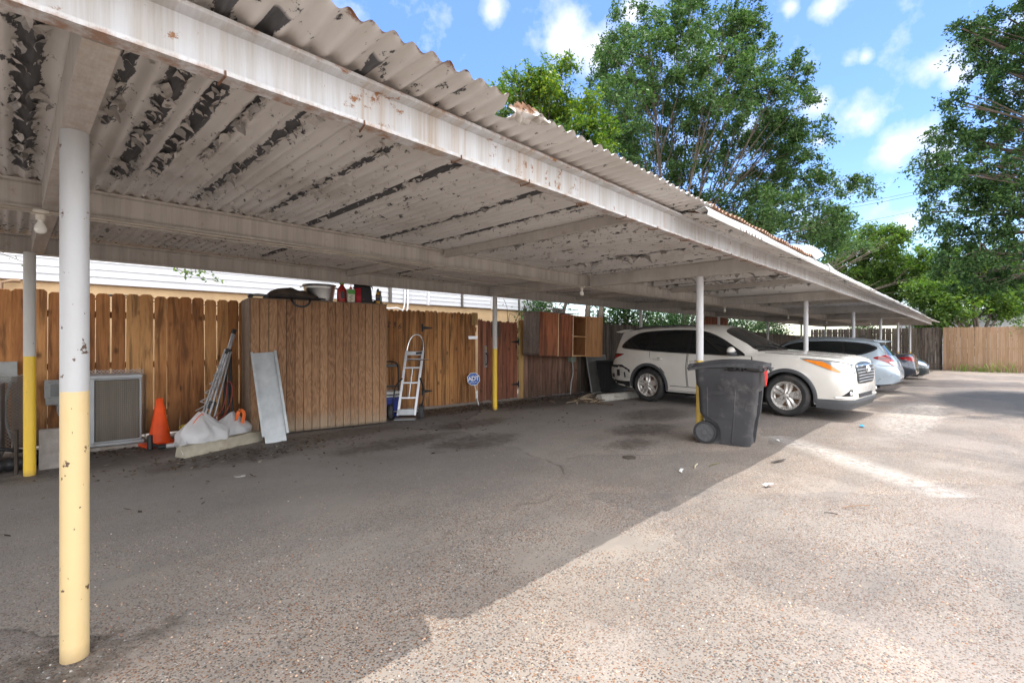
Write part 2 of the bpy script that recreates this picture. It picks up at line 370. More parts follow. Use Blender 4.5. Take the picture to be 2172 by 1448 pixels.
carport = thing('carport', 'long open carport with peeling corrugated metal roof on painted pipe posts', 'carport')
ZR = 2.468                                            # middle of the corrugated sheet
def roof_z(x, y): return ZR + .012 * math.sin(x * .55 + 1) * (1 if x > 4 else .4) + .010 * math.sin(y * 1.1) + (.0 if x < 20 else -.0)
def corr(x0, x1, y0f, y1, dz=0, mat=M_roof, rows=16, zf=None):
    n = max(2, round((x1 - x0) / PITCH * 10)); co = []; fs = []
    for j in range(rows + 1):
        tj = (j / rows) ** 1.6
        for i in range(n + 1):
            x = x0 + (x1 - x0) * i / n
            yf = y0f(x) if callable(y0f) else y0f
            y = yf + (y1 - yf) * tj
            zz = roof_z(x, y) + dz + AMP * math.sin(2 * math.pi * x / PITCH)
            if zf: zz += zf(x, y)
            co.append((x, y, zz))
    for j in range(rows):
        for i in range(n): fs.append((j * (n + 1) + i, j * (n + 1) + i + 1, (j + 1) * (n + 1) + i + 1, (j + 1) * (n + 1) + i))
    return np_mesh('roof_sheet', co, fs, mat, carport, smooth=True)
W9 = PITCH * 9
x = -6.6; edges = []
while x < 1.6 - W9 * .5: edges.append((x, min(x + W9, 1.65))); x += W9
edges[-1] = (edges[-1][0], 1.65)
x = 1.65
while x < 36.2: edges.append((x, x + W9)); x += W9
for i, (a, b) in enumerate(edges):
    jit = rnd.uniform(-.012, .012); dz = (i % 2) * .0015
    base = 1.544 if a < 1.6 else 1.575
    if abs(b - 1.65) < .01: f = lambda x, base=base, b=b: base + max(0, (x - (b - .06))) * 2.2 + .005 * math.sin(x * 60)
    elif abs(a - 1.65) < .01: f = lambda x, base=base, a=a: base + max(0, .14 - (x - a)) * 1.6 + .006 * math.sin(x * 47)
    else: f = lambda x, base=base, jit=jit: base + jit + .004 * math.sin(x * 31 + jit * 100) + (.02 * math.sin(x * 1.9) if x > 12 else 0)
    corr(a, b + .05, f, 8.32, dz, zf=(lambda x, y: -.085 * max(0, (1.92 - y) / .35)) if a > 3.7 else None)
# torn, curled lip of rusted sheet at the open joint
def m_rust(name='deep_rust'):
    t = NT(name); v = t.coord(); n = t.noise(v, 22, 6, .7)
    return t.done(t.mix(n, (.055, .022, .012), (.24, .115, .055)), .85, 0, t.bump(n, .5, .006))
M_rust = m_rust()
t_ = NT('torn_sheet_lip'); v_ = t_.coord(); n_ = t_.noise(v_, 28, 6, .75); z_ = t_.sep(v_)[2]
e_ = t_.math('ADD', t_.math('MULTIPLY', t_.math('SUBTRACT', z_, ZR + .022), 18.0), t_.math('MULTIPLY', t_.math('SUBTRACT', n_, .5), 2.2))
M_lip = t_.done(t_.mix(t_.ramp(e_, [(.0, 0), (.5, 1)]), t_.mix(n_, (.36, .32, .28), (.55, .51, .46)), t_.mix(n_, (.035, .016, .010), (.25, .12, .055))), .8, 0, t_.bump(n_, .6, .006))
lip = MB(); nL = 22; rows = 11; vs = []
for j in range(rows):
    a = j / (rows - 1)
    for i in range(nL):
        f = i / (nL - 1); x = 1.715 + .17 * f; w = .006 * math.sin(i * 1.3 + j * .7) + .004 * math.sin(i * 3.1)
        h = (.085 * math.sin(math.pi * min(1, .15 + f * .9)) ** .8) * (1 + .18 * math.sin(i * 2.2)); th = a * 2.5
        vs.append((x + .01 * math.sin(j * 1.1) * a, 1.69 - .10 * f * f - .045 * math.sin(th) + w, ZR - .004 + AMP * math.sin(2 * math.pi * x / PITCH) * (1 - a) + h * (1 - math.cos(th)) * .55 + w))
lip.add(vs, [(j * nL + i, j * nL + i + 1, (j + 1) * nL + i + 1, (j + 1) * nL + i) for j in range(rows - 1) for i in range(nL - 1)])
q = lip.build('torn_roof_lip', M_lip, carport, 60); q['label'] = 'torn rusty lip of roof sheet curled upwards'
# beams: channels with the web set back and lips towards the lane
def channel(y, x0, x1, z0=2.255, z1=2.452, lip=.065, side=-1, name='beam', mat=M_beam):
    mb = MB(); ww = .012; n = int((x1 - x0) / 1.0); xsn = [x0 + (x1 - x0) * i / n for i in range(n + 1)]
    prof = [(0, z0), (side * lip, z0), (side * lip, z0 + .016), (side * .012, z0 + .020), (side * .012, z1 - .020), (side * lip, z1 - .016), (side * lip, z1), (0, z1)]
    rings = [[Vector((xx, y + a, zz + .004 * math.sin(xx * .9))) for a, zz in prof] for xx in xsn]
    mb.loft(rings); return mb.build(name, mat, carport, 25)
fb = channel(1.895, -6.6, 35.9, name='front_beam')
channel(4.68, -6.6, 35.9, name='middle_beam', mat=M_beam2)
channel(7.10, -6.6, 35.9, name='rear_beam', mat=M_beam2)
clip = None
for i in range(16):
    xx = -.05 + i * .52 + rnd.uniform(-.05, .05)
    if clip is None:
        mb = MB(); mb.tube([(0, -.068, .012), (0, -.070, -.006), (0, -.03, -.010), (.004, .006, -.008), (.006, .010, .012)], .0035, 6)
        clip = mb.build('wire_clip', M_rust, fb); q = clip
    else: q = clip.copy(); COL.objects.link(q)
    q.parent = fb; q.location = (xx, 1.895, 2.256 + .004 * math.sin(xx * .9)); q.rotation_euler = (0, 0, rnd.uniform(-.5, .5))
for i, xp in enumerate(XP):
    mb = MB(); hw = .045
    prof = [(-hw, 2.257), (hw, 2.257), (hw, 2.270), (.010, 2.276), (.010, 2.44), (-hw, 2.44)]
    for y0, y1 in ((1.91, 4.612), (4.694, 7.032)):
        mb.loft([[Vector((xp + a, yy, zz)) for a, zz in prof] for yy in (y0, y1)])
    mb.build('crossbeam', M_beam2, carport, 25)
for i in range(len(XP) - 1):
    for xm in ([XP[i] + (XP[i + 1] - XP[i]) * .53] if i < 2 else [XP[i] + (XP[i + 1] - XP[i]) * .5]):
        mb = MB(); 
        for y0, y1 in ((1.91, 4.612), (4.694, 7.032)): mb.box((xm, (y0 + y1) / 2, 2.405), (.05, y1 - y0, .085))
        mb.build('purlin', M_beam2, carport, 25, .003)
for i, xp in enumerate(XP):
    for yy, m in ((2.80, M_postA if i < 2 else M_postC), (6.92, M_postB)):
        rr = .049 if yy < 4 else .0475
        z0 = zg(xp); mb = MB()
        mb.tube([(0, 0, -.05), (0, 0, .4), (0, 0, 1.0), (0, 0, 1.6), (0, 0, 2.256 - z0)], rr, 28)
        mb.build('post', m, carport, 40, loc=(xp - (.06 if i == 1 and yy > 4 else 0), yy, z0))
# bent white edge flashing over the newer sheets
M_flash = plain('white_edge_metal', (.60, .60, .59), .45, 0, .08, 5, .1, dirt=(.42, .33, .24), dscale=5, dthr=(.60, .8))
for a, b, rag in ((3.88, 8.3, .02), (8.35, 15.8, .012), (15.9, 24, .010)):
    n = int((b - a) / .12); rings = []; ZF = ZR - .075
    for i in range(n + 1):
        xx = a + (b - a) * i / n; w = rag * math.sin(xx * 2.1 + a) + rag * .6 * math.sin(xx * 5.3)
        s = (.05 * max(0, 1 - (xx - a) / .5) if a > 8 and a < 9 else 0)
        rings.append([Vector((xx, 1.565 + w * .5, ZF - .022 + w * .4)), Vector((xx, 1.553 + w * .6, ZF + .012 + w)), Vector((xx, 1.58 + w, ZF + .050 + w + s)), Vector((xx, 1.665, ZF + .030 + w + s)), Vector((xx, 1.665, ZF + .027 + w + s)), Vector((xx, 1.583 + w, ZF + .046 + w + s)), Vector((xx, 1.557 + w * .6, ZF + .011 + w)), Vector((xx, 1.568 + w * .5, ZF - .022 + w * .4))])
    mb = MB(); mb.loft(rings); mb.build('edge_flashing', M_flash, carport, 40)
# old upper sheet with rusted ends lying behind the flashing
t_ = NT('rusted_sheet_ends'); v_ = t_.coord(); n_ = t_.noise(v_, 18, 5, .7)
M_rsheet = t_.done(t_.mix(t_.ramp(n_, [(.35, 0), (.65, 1)]), (.20, .075, .03), (.36, .26, .19)), .8, 0, t_.bump(n_, .3, .004))
co = []; n = int((7.6 - 4.0) / PITCH * 8)
for j, yy in enumerate((1.60, 1.9, 2.3)):
    for i in range(n + 1):
        xx = 4.0 + 3.6 * i / n; co.append((xx, yy + .01 * math.sin(xx * 9), ZR + .028 + AMP * 1.25 * math.sin(2 * math.pi * xx / PITCH)))
np_mesh('upper_roof_sheet', co, [(j * (n + 1) + i, j * (n + 1) + i + 1, (j + 1) * (n + 1) + i + 1, (j + 1) * (n + 1) + i) for j in range(2) for i in range(n)], M_rsheet, carport, smooth=True)
# hanging curls of paint
M_flake = plain('loose_paint_flake', (.50, .47, .44), .7, 0, .2, 9, .2)
mb = MB(); r2 = random.Random(3)
def curl(x, y, L, W, ang, total, depth=0):
    """one torn flake: rooted on the sheet, bending down and back on itself, ragged edges"""
    n = 4; vs = []; ca, sa = math.cos(ang), math.sin(ang); zz = roof_z(x, y) - AMP * .5 - .001; out = dn = 0.0; tw = r2.uniform(-.5, .5)
    wl = [W * f * r2.uniform(.55, 1.25) for f in (1, .95, .75, .45, .12)]; wr = [W * f * r2.uniform(.55, 1.25) for f in (1, .95, .75, .45, .12)]
    for i in range(n + 1):
        th = total * (i / n) ** 1.3
        if i: out += L / n * math.cos(th); dn += L / n * math.sin(th)
        for s, wv in ((-1, wl[i]), (1, wr[i])):
            b = s * wv / 2; dz = tw * b * (i / n)
            vs.append((x + ca * out - sa * b, y + sa * out + ca * b, zz - dn + dz - .001))
    mb.add(vs, [(2 * i, 2 * i + 1, 2 * i + 3, 2 * i + 2) for i in range(n)], 0 if r2.random() < .7 else 1)
for x0, w0, ya, yb in STRIPS:
    big = x0 < 1.1 or x0 > 7
    for k in range(int((yb - ya) * (26 if x0 < 1.1 else 15))):
        s = r2.choice((-1, 1)); y = r2.uniform(ya + .1, yb - .05)
        if abs(y - 1.87) < .1 or abs(y - 4.68) < .09: continue
        L = (r2.uniform(.02, .075) if r2.random() < .75 else r2.uniform(.06, .13)) * (.72 if x0 < 1.1 else (1.0 if big else .7))
        curl(x0 + s * w0 * r2.uniform(.6, 1.2), y, L, L * r2.uniform(.5, 1.6), (0 if s < 0 else math.pi) + r2.uniform(-.6, .6), r2.uniform(.5, 2.6))
for k in range(1500):
    x = r2.uniform(-.4, 4.6) if r2.random() < .7 else r2.uniform(4.6, 16); y = r2.uniform(2.0, 4.55) if r2.random() < .75 else r2.uniform(4.8, 7.0)
    x = (math.floor(x / PITCH) + r2.choice((.55, .75, .95))) * PITCH; L = r2.uniform(.008, .03) if r2.random() < .85 else r2.uniform(.03, .06)
    curl(x, y, L, L * r2.uniform(.5, 1.2), r2.choice((0, math.pi, 1.57, -1.57)) + r2.uniform(-.6, .6), r2.uniform(.4, 2.2))
for k in range(60):                                     # the big sheets of paint hanging off further along
    x = r2.choice((7.3, 8.1, 8.9, 9.8, 10.6, 5.55, 13.5, 15.2)) + r2.uniform(-.08, .08); L = r2.uniform(.10, .26); curl(x, r2.uniform(2.1, 4.5), L, L * r2.uniform(.5, 1.3), r2.uniform(0, 6.28), r2.uniform(.3, 1.2))
M_flake2 = plain('grey_flake_underside', (.33, .315, .30), .8, 0, .3, 9, .2)
q = mb.build('peeling_paint', [M_flake, M_flake2], carport, 0); q['kind'] = 'stuff'
# conduit and lamp cable along the middle beam
mb = MB(); pts = [(xx, 4.60, 2.243 + .004 * math.sin(xx * 3)) for xx in np.arange(-6.5, 35, .6)]
mb.tube(pts, .011, 8); mb.tube([(q[0], 4.585, q[2] - .015 - .012 * abs(math.sin(q[0] * 1.2))) for q in pts], .005, 6)
mb.tube([(xx, 4.6 + .2 * (xx - 2.2), 2.235 - .05 * math.sin((xx - 2.2) / 4.0 * math.pi)) for xx in np.arange(2.2, 6.3, .3)], .005, 6)
mb.build('lamp_wiring', plain('dusty_cable', (.42, .37, .31), .6), carport, 40)
# ================================================================ fences
def m_wood(name, stops, streak=(.05, .03, .02), streak_amt=.6, foot=.0, gloss=.65, knots=True, hue=.5, red=None):
    t = NT(name); isl = t.island()
    tc = t.n('TexCoord'); off = t.n('CombineXYZ')
    for i, f in enumerate((37.0, 91.0, 53.0)): t.l(t.math('MULTIPLY', isl, f), off.inputs[i])
    def co(sx, sy, sz):
        ad = t.n('VectorMath'); ad.operation = 'ADD'; t.l(tc.outputs['Object'], ad.inputs[0]); t.l(off.outputs[0], ad.inputs[1])
        mp = t.n('Mapping'); mp.inputs['Scale'].default_value = (sx, sy, sz); t.l(ad.outputs[0], mp.inputs[0]); return mp.outputs[0]
    z = t.sep(tc.outputs['Object'])[2]
    v = co(1, 1, .07); g1 = t.noise(v, 26, 6, .62, 1.2); g2 = t.noise(co(1, 1, .16), 9, 5, .6, 1.5)
    col = t.ramp(t.math('ADD', t.math('MULTIPLY', g1, .45), t.math('ADD', t.math('MULTIPLY', g2, .35), t.math('MULTIPLY', isl, .32 * hue * 2))), [(.22 + .3 * i / 1.0 if False else .25 + .6 * i / (len(stops) - 1), c) for i, c in enumerate(stops)])
    st = t.math('MULTIPLY', t.ramp(t.noise(co(1, 1, .10), 11, 5, .65, .6), [(.47, 0), (.62, 1)]), streak_amt)
    col = t.mix(st, col, streak)
    if knots:
        kv = t.n('TexVoronoi'); kv.inputs['Scale'].default_value = 5.2; t.l(co(1, .2, .62), kv.inputs['Vector'])
        kn = t.math('ADD', kv.outputs['Distance'], t.math('MULTIPLY', t.math('SUBTRACT', g1, .5), .12))
        col = t.mix(t.math('MULTIPLY', t.ramp(kn, [(.06, 1), (.12, .5), (.19, 0)]), .68), col, tuple(q * .8 for q in streak))
    if red: col = t.mix(t.ramp(t.noise(co(1, 1, .5), 2.0, 4, .7), [(.42, 0), (.60, .8)]), col, red)
    if foot:
        fz = t.math('ADD', z, t.math('MULTIPLY', t.math('SUBTRACT', g2, .5), -.55))
        col = t.mix(t.math('MULTIPLY', t.ramp(fz, [(.02, 1), (.55, 0)]), foot), col, (.045, .035, .028))
    h = t.math('ADD', t.math('MULTIPLY', g1, .6), t.math('MULTIPLY', g2, .4))
    return t.done(col, gloss, 0, t.bump(h, .35, .006), .3)
M_cedar = m_wood('stained_cedar', [(.12, .046, .016), (.29, .115, .037), (.45, .20, .068), (.60, .325, .13)], (.045, .018, .008), .6, .45, hue=.75)
M_gate = m_wood('honey_cedar_gate', [(.15, .064, .021), (.32, .138, .045), (.46, .22, .077), (.56, .31, .125)], (.05, .024, .011), .7, .25)
M_redgate = m_wood('red_brown_gate', [(.11, .042, .025), (.22, .078, .044), (.31, .12, .063), (.38, .17, .09)], (.03, .018, .013), .6, .3)
M_redfence = m_wood('faded_red_fence', [(.08, .047, .035), (.165, .088, .06), (.25, .14, .095), (.31, .21, .16)], (.035, .025, .02), .7, .5)
M_old = m_wood('weathered_dark_fence', [(.035, .027, .021), (.080, .060, .047), (.12, .095, .076), (.18, .15, .125)], (.012, .010, .008), .7, .5, knots=False)
M_tan = m_wood('tan_cedar_fence', [(.17, .105, .060), (.24, .152, .088), (.31, .205, .128), (.37, .26, .17)], (.22, .12, .06), .5, .2, knots=True, hue=.35)
M_yel = m_wood('yellow_pine_board', [(.30, .17, .06), (.42, .26, .10), (.5, .32, .13)], (.12, .07, .03), .5, .2)
M_raw = m_wood('raw_framing_lumber', [(.22, .13, .07), (.34, .21, .12), (.44, .29, .17)], (.10, .06, .03), .4, 0)
M_iron = plain('black_iron', (.018, .018, .019), .5, .3, .3, 8, .2)
M_zinc = plain('zinc_plate', (.55, .55, .56), .38, .9, .15, 9, .1)

def dogear(mb, x, w, z0, z1, y=0, th=.018, tilt=0, ear=.030):
    a = w / 2; poly = [(-a, 0), (a, 0), (a, z1 - z0 - ear), (a - ear, z1 - z0), (-a + ear, z1 - z0), (-a, z1 - z0 - ear)]
    M = Matrix.Translation((x, y, z0)) @ Matrix.Rotation(tilt, 4, 'Y') @ Matrix(((1, 0, 0, 0), (0, 0, 1, 0), (0, 1, 0, 0), (0, 0, 0, 1)))
    mb.prism(poly, -th / 2, th / 2, M)
def fence_run(name, label, A, B, z1, mat, w=.14, gap=.004, seed=1, z0=.03, cat='fence', rail=True, zjit=.012, gaps=None, group=None, rail_mat=None, zA=None, zB=None, tiltj=.004):
    A = Vector(A); B = Vector(B); Lh = (B - A).length; rz = math.atan2(B.y - A.y, B.x - A.x); rr = random.Random(seed)
    th = thing(name, label, cat, (A.x, A.y, zA or 0), rz, group)
    mb = MB(); x = w / 2; drop = ((zB or 0) - (zA or 0)) / Lh
    while x < Lh - w * .3:
        ww = w * rr.uniform(.93, 1.03)
        g = gap * rr.uniform(.2, 2.2)
        dogear(mb, x, ww, z0 + rr.uniform(-.015, .02) + drop * x, z1 + rr.uniform(-zjit, zjit) + drop * x, rr.uniform(-.003, .003), .018, rr.uniform(-tiltj, tiltj))
        x += ww / 2 + w / 2 + g
    mb.build('boards', mat, th, 0, .002, seg=1)
    if rail:
        rm = rail_mat or mat
        for zr in (.35, z1 * .52, z1 - .28):
            mr = MB(); mr.box((Lh / 2, .012 + .024, zr + drop * Lh / 2), (Lh, .04, .085), (0, -math.atan(drop), 0)); mr.build('rail', rm, th, 0, .004)
        k = max(1, round(Lh / 2.4))
        for i in range(k + 1):
            mp = MB(); px_ = min(max(i * Lh / k, .05), Lh - .05); mp.box((px_, .012 + .05 + .045, (z1 - .08) / 2 + drop * px_), (.09, .09, z1 - .05)); mp.build('fence_post', rm, th, 0, .005)
    return th
FA = lambda x: 8.47 - .0925 * x                       # line of the back fence
fence_run('wood_fence', 'orange stained dog-ear picket fence behind the air conditioners and shed', (-3.2, FA(-3.2)), (4.45, FA(4.45)), 1.99, M_cedar, .148, .0055, 5, .05, zjit=.02, tiltj=.007)

# gate with the painted house number, hinge strap side at the shed
def m_num(): return plain('dark_paint', (.035, .028, .022), .7, 0, .2)
M_dark = m_num()
def gate(name, label, x0, x1, z1, mat, w, seed, n_hinge_x=None):
    A = Vector((x0, FA(x0), 0)); B = Vector((x1, FA(x1), 0)); rz = math.atan2(B.y - A.y, B.x - A.x); Lh = (B - A).length
    th = thing(name, label, 'gate', A, rz); mb = MB(); rr = random.Random(seed); x = w / 2
    while x < Lh - w * .3:
        ww = w * rr.uniform(.9, 1.05); dogear(mb, x, ww - .003, .05 + rr.uniform(-.01, .01), z1 + rr.uniform(-.012, .012), rr.uniform(-.002, .002), .02, 0, .028); x += ww / 2 + w / 2
    mb.build('boards', mat, th, 0, .002, seg=1)
    for zr in (.38, z1 - .35):
        mr = MB(); mr.box((Lh / 2, .032, zr), (Lh - .04, .04, .09)); mr.build('rail', mat, th, 0, .004)
    return th, Lh
def hinge(par, x, z, flip=1):
    mb = MB(); mb.prism([(0, -.075), (.035 * flip, -.075), (.035 * flip, .075), (0, .075)], 0, .008, Matrix.Translation((x, -.012, z)) @ Matrix.Rotation(R(90), 4, 'X'))
    mb.prism([(.035 * flip, -.035), (.24 * flip, -.010), (.25 * flip, 0), (.24 * flip, .010), (.035 * flip, .035)], 0, .006, Matrix.Translation((x, -.012, z)) @ Matrix.Rotation(R(90), 4, 'X'))
    mb.tube([(x + .018 * flip, -.020, z - .078), (x + .018 * flip, -.020, z + .078)], .010, 8)
    mb.build('hinge', M_iron, par, 30)
def text_mesh(name, body, size, mat, parent, loc, rot, depth=.002, shear=0, spacing=1.0, bold=0, sx=1):
    cu = bpy.data.curves.new(name, 'FONT'); cu.body = body; cu.size = size; cu.extrude = depth; cu.align_x = 'CENTER'; cu.align_y = 'CENTER'; cu.shear = shear; cu.space_character = spacing; cu.offset = bold
    o = bpy.data.objects.new(name, cu); COL.objects.link(o)
    dg = bpy.context.evaluated_depsgraph_get(); me = bpy.data.meshes.new_from_object(o.evaluated_get(dg)); bpy.data.objects.remove(o)
    me.materials.clear(); me.materials.append(mat)
    n = bpy.data.objects.new(name, me); COL.objects.link(n); n.parent = parent; n.location = loc; n.rotation_euler = rot; n.scale = (sx, 1, 1)
    return n
gt, Lg = gate('wooden_gate', 'honey brown wooden gate numbered 236 behind the hand truck', 4.47, 7.03, 1.96, M_gate, .098, 11)
hinge(gt, 1.18, 1.62); hinge(gt, 1.18, .36)
for i, ch in enumerate('236'): text_mesh('house_number', ch, .15, M_dark, gt, (.47 + i * .115, -.013, 1.665 - i * .012), (R(90), 0, R(0)), .002, .25)
mb = MB(); mb.b2((Lg - .26, -.022, 1.40), (Lg - .02, -.012, 1.465)); mb.lathe([(.008, 0), (.008, .01)], 10, Matrix.Translation((Lg - .22, -.022, 1.432)) @ Matrix.Rotation(R(90), 4, 'X')); mb.build('hasp', M_zinc, gt, 30, .002)
mb = MB(); mb.b2((Lg - .17, -.020, 1.70), (Lg - .01, -.011, 1.97)); q = mb.build('patch_board', M_yel, gt, 0, .002); q['label'] = 'short pale patch board at gate top'
mb = MB(); mb.box((.05, -.02, 1.42), (.03, .012, .10)); mb.tube([(.05, -.03, 1.46), (.05, -.06, 1.44), (.05, -.06, 1.40), (.05, -.03, 1.38)], .008, 8); mb.build('latch', M_zinc, gt, 30)

# narrow gatepost gap, red-brown gate with lever handle, new yellow boards
fence_run('fence_post_boards', 'two narrow dark boards between the honey gate and the red gate', (7.035, FA(7.035) - .01), (7.145, FA(7.145) - .01), 1.84, M_redgate, .055, .003, 8, .03, rail=False)
rg, Lr = gate('red_wooden_gate', 'red brown wooden gate with black handle beside the middle yellow post', 7.15, 8.19, 1.80, M_redgate, .115, 21)
mb = MB(); mb.b2((.05, -.020, .78), (.12, -.011, 1.26)); mb.build('lock_plate', plain('worn_grey_plate', (.26, .24, .22), .6, .3), rg, 0, .003)
mb = MB(); mb.tube([(.085, -.03, 1.10), (.085, -.075, 1.05), (.085, -.085, .95), (.085, -.07, .86), (.085, -.025, .84)], .012, 10); mb.build('handle', M_iron, rg, 40)
mb = MB(); mb.lathe([(.028, 0), (.028, .012), (.018, .02)], 18, Matrix.Translation((.085, -.02, 1.20)) @ Matrix.Rotation(R(90), 4, 'X')); mb.build('deadbolt', plain('brass', (.45, .36, .16), .4, .9), rg, 40)
hinge(rg, Lr + .03, 1.34, -1); hinge(rg, Lr + .03, .36, -1)
mb = MB(); mb.b2((.25, -.019, 1.45), (.47, -.011, 1.80)); q = mb.build('patch_board', M_old, rg, 0, .002); q['label'] = 'grey weathered patch on the red gate'
fence_run('fence_post_boards', 'two yellow pine boards where the red gate is hinged', (8.20, FA(8.20) - .012), (8.38, FA(8.38) - .012), 1.84, M_yel, .15, .004, 9, .03, rail=False)
fence_run('faded_fence', 'faded red weathered fence section below the wall cabinets', (8.38, FA(8.38)), (10.25, FA(10.25)), 1.82, M_redfence, .115, .003, 31, .02, rail_mat=M_old)
fence_run('dark_fence', 'dark grey weathered picket fence behind the white SUV', (10.27, FA(10.27)), (18.5, FA(10.27) - .35), 1.86, M_old, .12, .005, 41, .02, zB=zg(18.5))
fence_run('red_panel_fence', 'dark red board fence seen over the SUV bonnet', (18.55, 7.6), (21.0, 7.6), 2.45, M_redgate, .14, .004, 43, .02, zA=zg(19), zB=zg(21))
fence_run('dark_fence', 'dark weathered picket fence behind the parked hatchback and sedans', (21.1, 7.6), (37.6, 7.5), 1.95, M_old, .14, .005, 44, .02, zA=zg(21), zB=zg(37))
fence_run('end_fence', 'dark slatted fence in shade closing the end of the carport', (37.75, 8.2), (37.75, 1.52), 2.50, M_old, .15, .006, 47, .02, zA=zg(38), zB=zg(38))
fence_run('tan_fence', 'tall tan cedar fence closing the far end of the lot', (37.5, 1.48), (37.5, -16), 2.50, M_tan, .145, .004, 51, .02, zA=zg(38), zB=zg(38) - .06, zjit=.01)

# ================================================================ buildings
def m_siding():
    t = NT('white_vinyl_siding'); v = t.coord(); n = t.noise(t.coord((.4, 1, 3)), 2, 5)
    return t.done(t.mix(n, (.46, .47, .49), (.54, .545, .55)), .45, 0, t.bump(t.noise(t.coord((1, 1, .05)), 60, 3), .06, .003), .4)
M_sid = m_siding(); M_beige = plain('beige_stucco', (.52, .36, .20), .85, 0, .12, 4, .3)
M_white = plain('white_trim', (.68, .68, .67), .5, 0, .06)
M_win = plain('dark_window_glass', (.03, .035, .04), .08, 0, .2, 2, 0, spec=.6)
def siding(mb, x0, x1, y, z0, z1, e=.115, d=.016):
    z = z0
    while z < z1 - .01:
        zz = min(z + e, z1); mb.add([(x0, y - d, z), (x1, y - d, z), (x1, y, zz), (x0, y, zz), (x0, y + .02, z), (x1, y + .02, z)], [(0, 1, 2, 3), (4, 5, 1, 0)]); z = zz
BX = Vector((-4, 10.35, 0)); BR = math.atan2(-.55, 14)
ap = thing('apartment_building', 'white sided apartment building with beige base beyond the orange fence', 'building', BX, BR)
mb = MB(); siding(mb, 0, 10.15, 0, 2.27, 5.6); mb.build('siding', M_sid, ap, 0)
mb = MB(); mb.b2((0, .05, 0), (16, 5, 2.29)); mb.build('lower_wall', M_beige, ap, 0)
mb = MB(); mb.b2((0, .021, 2.292), (16, 5, 5.6)); mb.build('upper_wall', M_white, ap, 0)
mb = MB(); mb.b2((-.3, -.5, 5.602), (16.3, 5.3, 5.8)); mb.build('roof', plain('grey_shingle', (.12, .115, .11), .9), ap, 0)
for k in range(5):
    x0 = 10.22 + k * 1.06; mb = MB(); siding(mb, x0, x0 + .97, -.03, 2.27, 3.6, .10); mb.b2((x0, -.026, 2.26), (x0 + .97, .02, 3.6)); mb.build('balcony_panel', M_sid, ap, 0)
for k in range(6):
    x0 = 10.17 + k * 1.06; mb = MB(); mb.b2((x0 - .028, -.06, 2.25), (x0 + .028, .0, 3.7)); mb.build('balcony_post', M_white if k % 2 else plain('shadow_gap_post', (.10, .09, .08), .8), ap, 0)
mb = MB(); mb.tube(catmull([(9.0, -.08, 2.02), (9.9, -.08, 2.0), (10.45, -.09, 2.06), (10.6, -.09, 2.1), (10.62, -.09, 2.7), (10.62, -.09, 3.4)], 5), .022, 8); mb.tube(catmull([(8.8, -.08, 2.16), (9.9, -.08, 2.12), (10.3, -.09, 2.14), (10.52, -.09, 2.2), (10.53, -.09, 3.4)], 5), .018, 8); mb.build('drain_pipe', M_white, ap, 40)
mb = MB(); mb.tube(catmull([(4.9, -.16, 1.72), (4.95, -.10, 2.05), (5.3, -.08, 2.07), (5.7, -.10, 2.02), (5.4, -.10, 2.06), (5.05, -.09, 2.10), (5.5, -.08, 2.1), (6.2, -.08, 2.02), (7.4, -.06, 1.98), (9.5, -.06, 1.93)], 6), .009, 6); mb.build('loose_cable', plain('black_cable', (.03, .03, .03), .6), ap, 40)
mb = MB(); mb.b2((3.05, -.12, 1.6), (3.21, .02, 3.9)); mb.build('corner_post', plain('grey_wood_post', (.20, .17, .14), .8), ap, 0)
mb = MB(); mb.tube([(3.9, -.08, 1.5), (3.9, -.08, 2.2), (4.02, -.08, 2.24), (4.1, -.08, 2.24)], .03, 10); mb.build('vent_pipe', plain('old_copper_pipe', (.30, .20, .12), .6, .4), ap, 40)

ga = thing('garage', 'low beige garage with white roof behind the dark fence', 'building', (12.5, 13.2, -.1), R(-3))
mb = MB(); mb.b2((0, 0, 0), (13, 6, 2.15)); mb.build('wall', plain('peach_wall', (.50, .37, .26), .85), ga, 0)
mb = MB(); mb.prism([(-.3, 2.15), (-.3, 2.34), (3, 2.85), (6.3, 2.34), (6.3, 2.15)], -.3, 13.3, Matrix(((0, 0, 1, 0), (1, 0, 0, 0), (0, 1, 0, 0), (0, 0, 0, 1)))); mb.build('roof', plain('white_metal_roof', (.74, .74, .73), .5, 0, .06), ga, 0)
for k in range(5):
    mb = MB(); mb.b2((.6 + k * 2.9, -.62, 0), (.78 + k * 2.9, -.45, 2.3)); mb.build('porch_post', M_raw, ga, 0)
mb = MB(); mb.b2((-.2, -.66, 2.3), (13, -.44, 2.42)); mb.build('porch_beam', M_white, ga, 0)
fb_ = thing('far_house', 'white sided house with dark window beyond the tan fence', 'house', (47, 4.5, -.4), R(-90))
mb = MB(); siding(mb, 0, 26, 0, .0, 3.75, .16); mb.build('siding', M_sid, fb_, 0)
mb = MB(); mb.b2((0, .021, 0), (26, 7, 3.75)); mb.build('wall', M_white, fb_, 0)
mb = MB(); mb.b2((-.5, -.5, 3.752), (26.5, 7.5, 3.95)); mb.build('roof', plain('dark_roof_edge', (.16, .16, .17), .8), fb_, 0)
for x0 in (7.35, 14.0):
    mb = MB(); mb.b2((x0, -.06, 2.35), (x0 + 1.7, -.03, 3.35)); w_ = mb.build('window', M_win, fb_, 0)
    mb = MB()
    for a, b in (((x0 - .09, 2.27), (x0, 3.43)), ((x0 + 1.7, 2.27), (x0 + 1.79, 3.43)), ((x0, 3.35), (x0 + 1.7, 3.43)), ((x0, 2.27), (x0 + 1.7, 2.35)), ((x0 + .83, 2.35), (x0 + .88, 3.35))): mb.b2((a[0], -.075, a[1]), (b[0], -.025, b[1]))
    mb.build('frame', M_white, w_, 0)
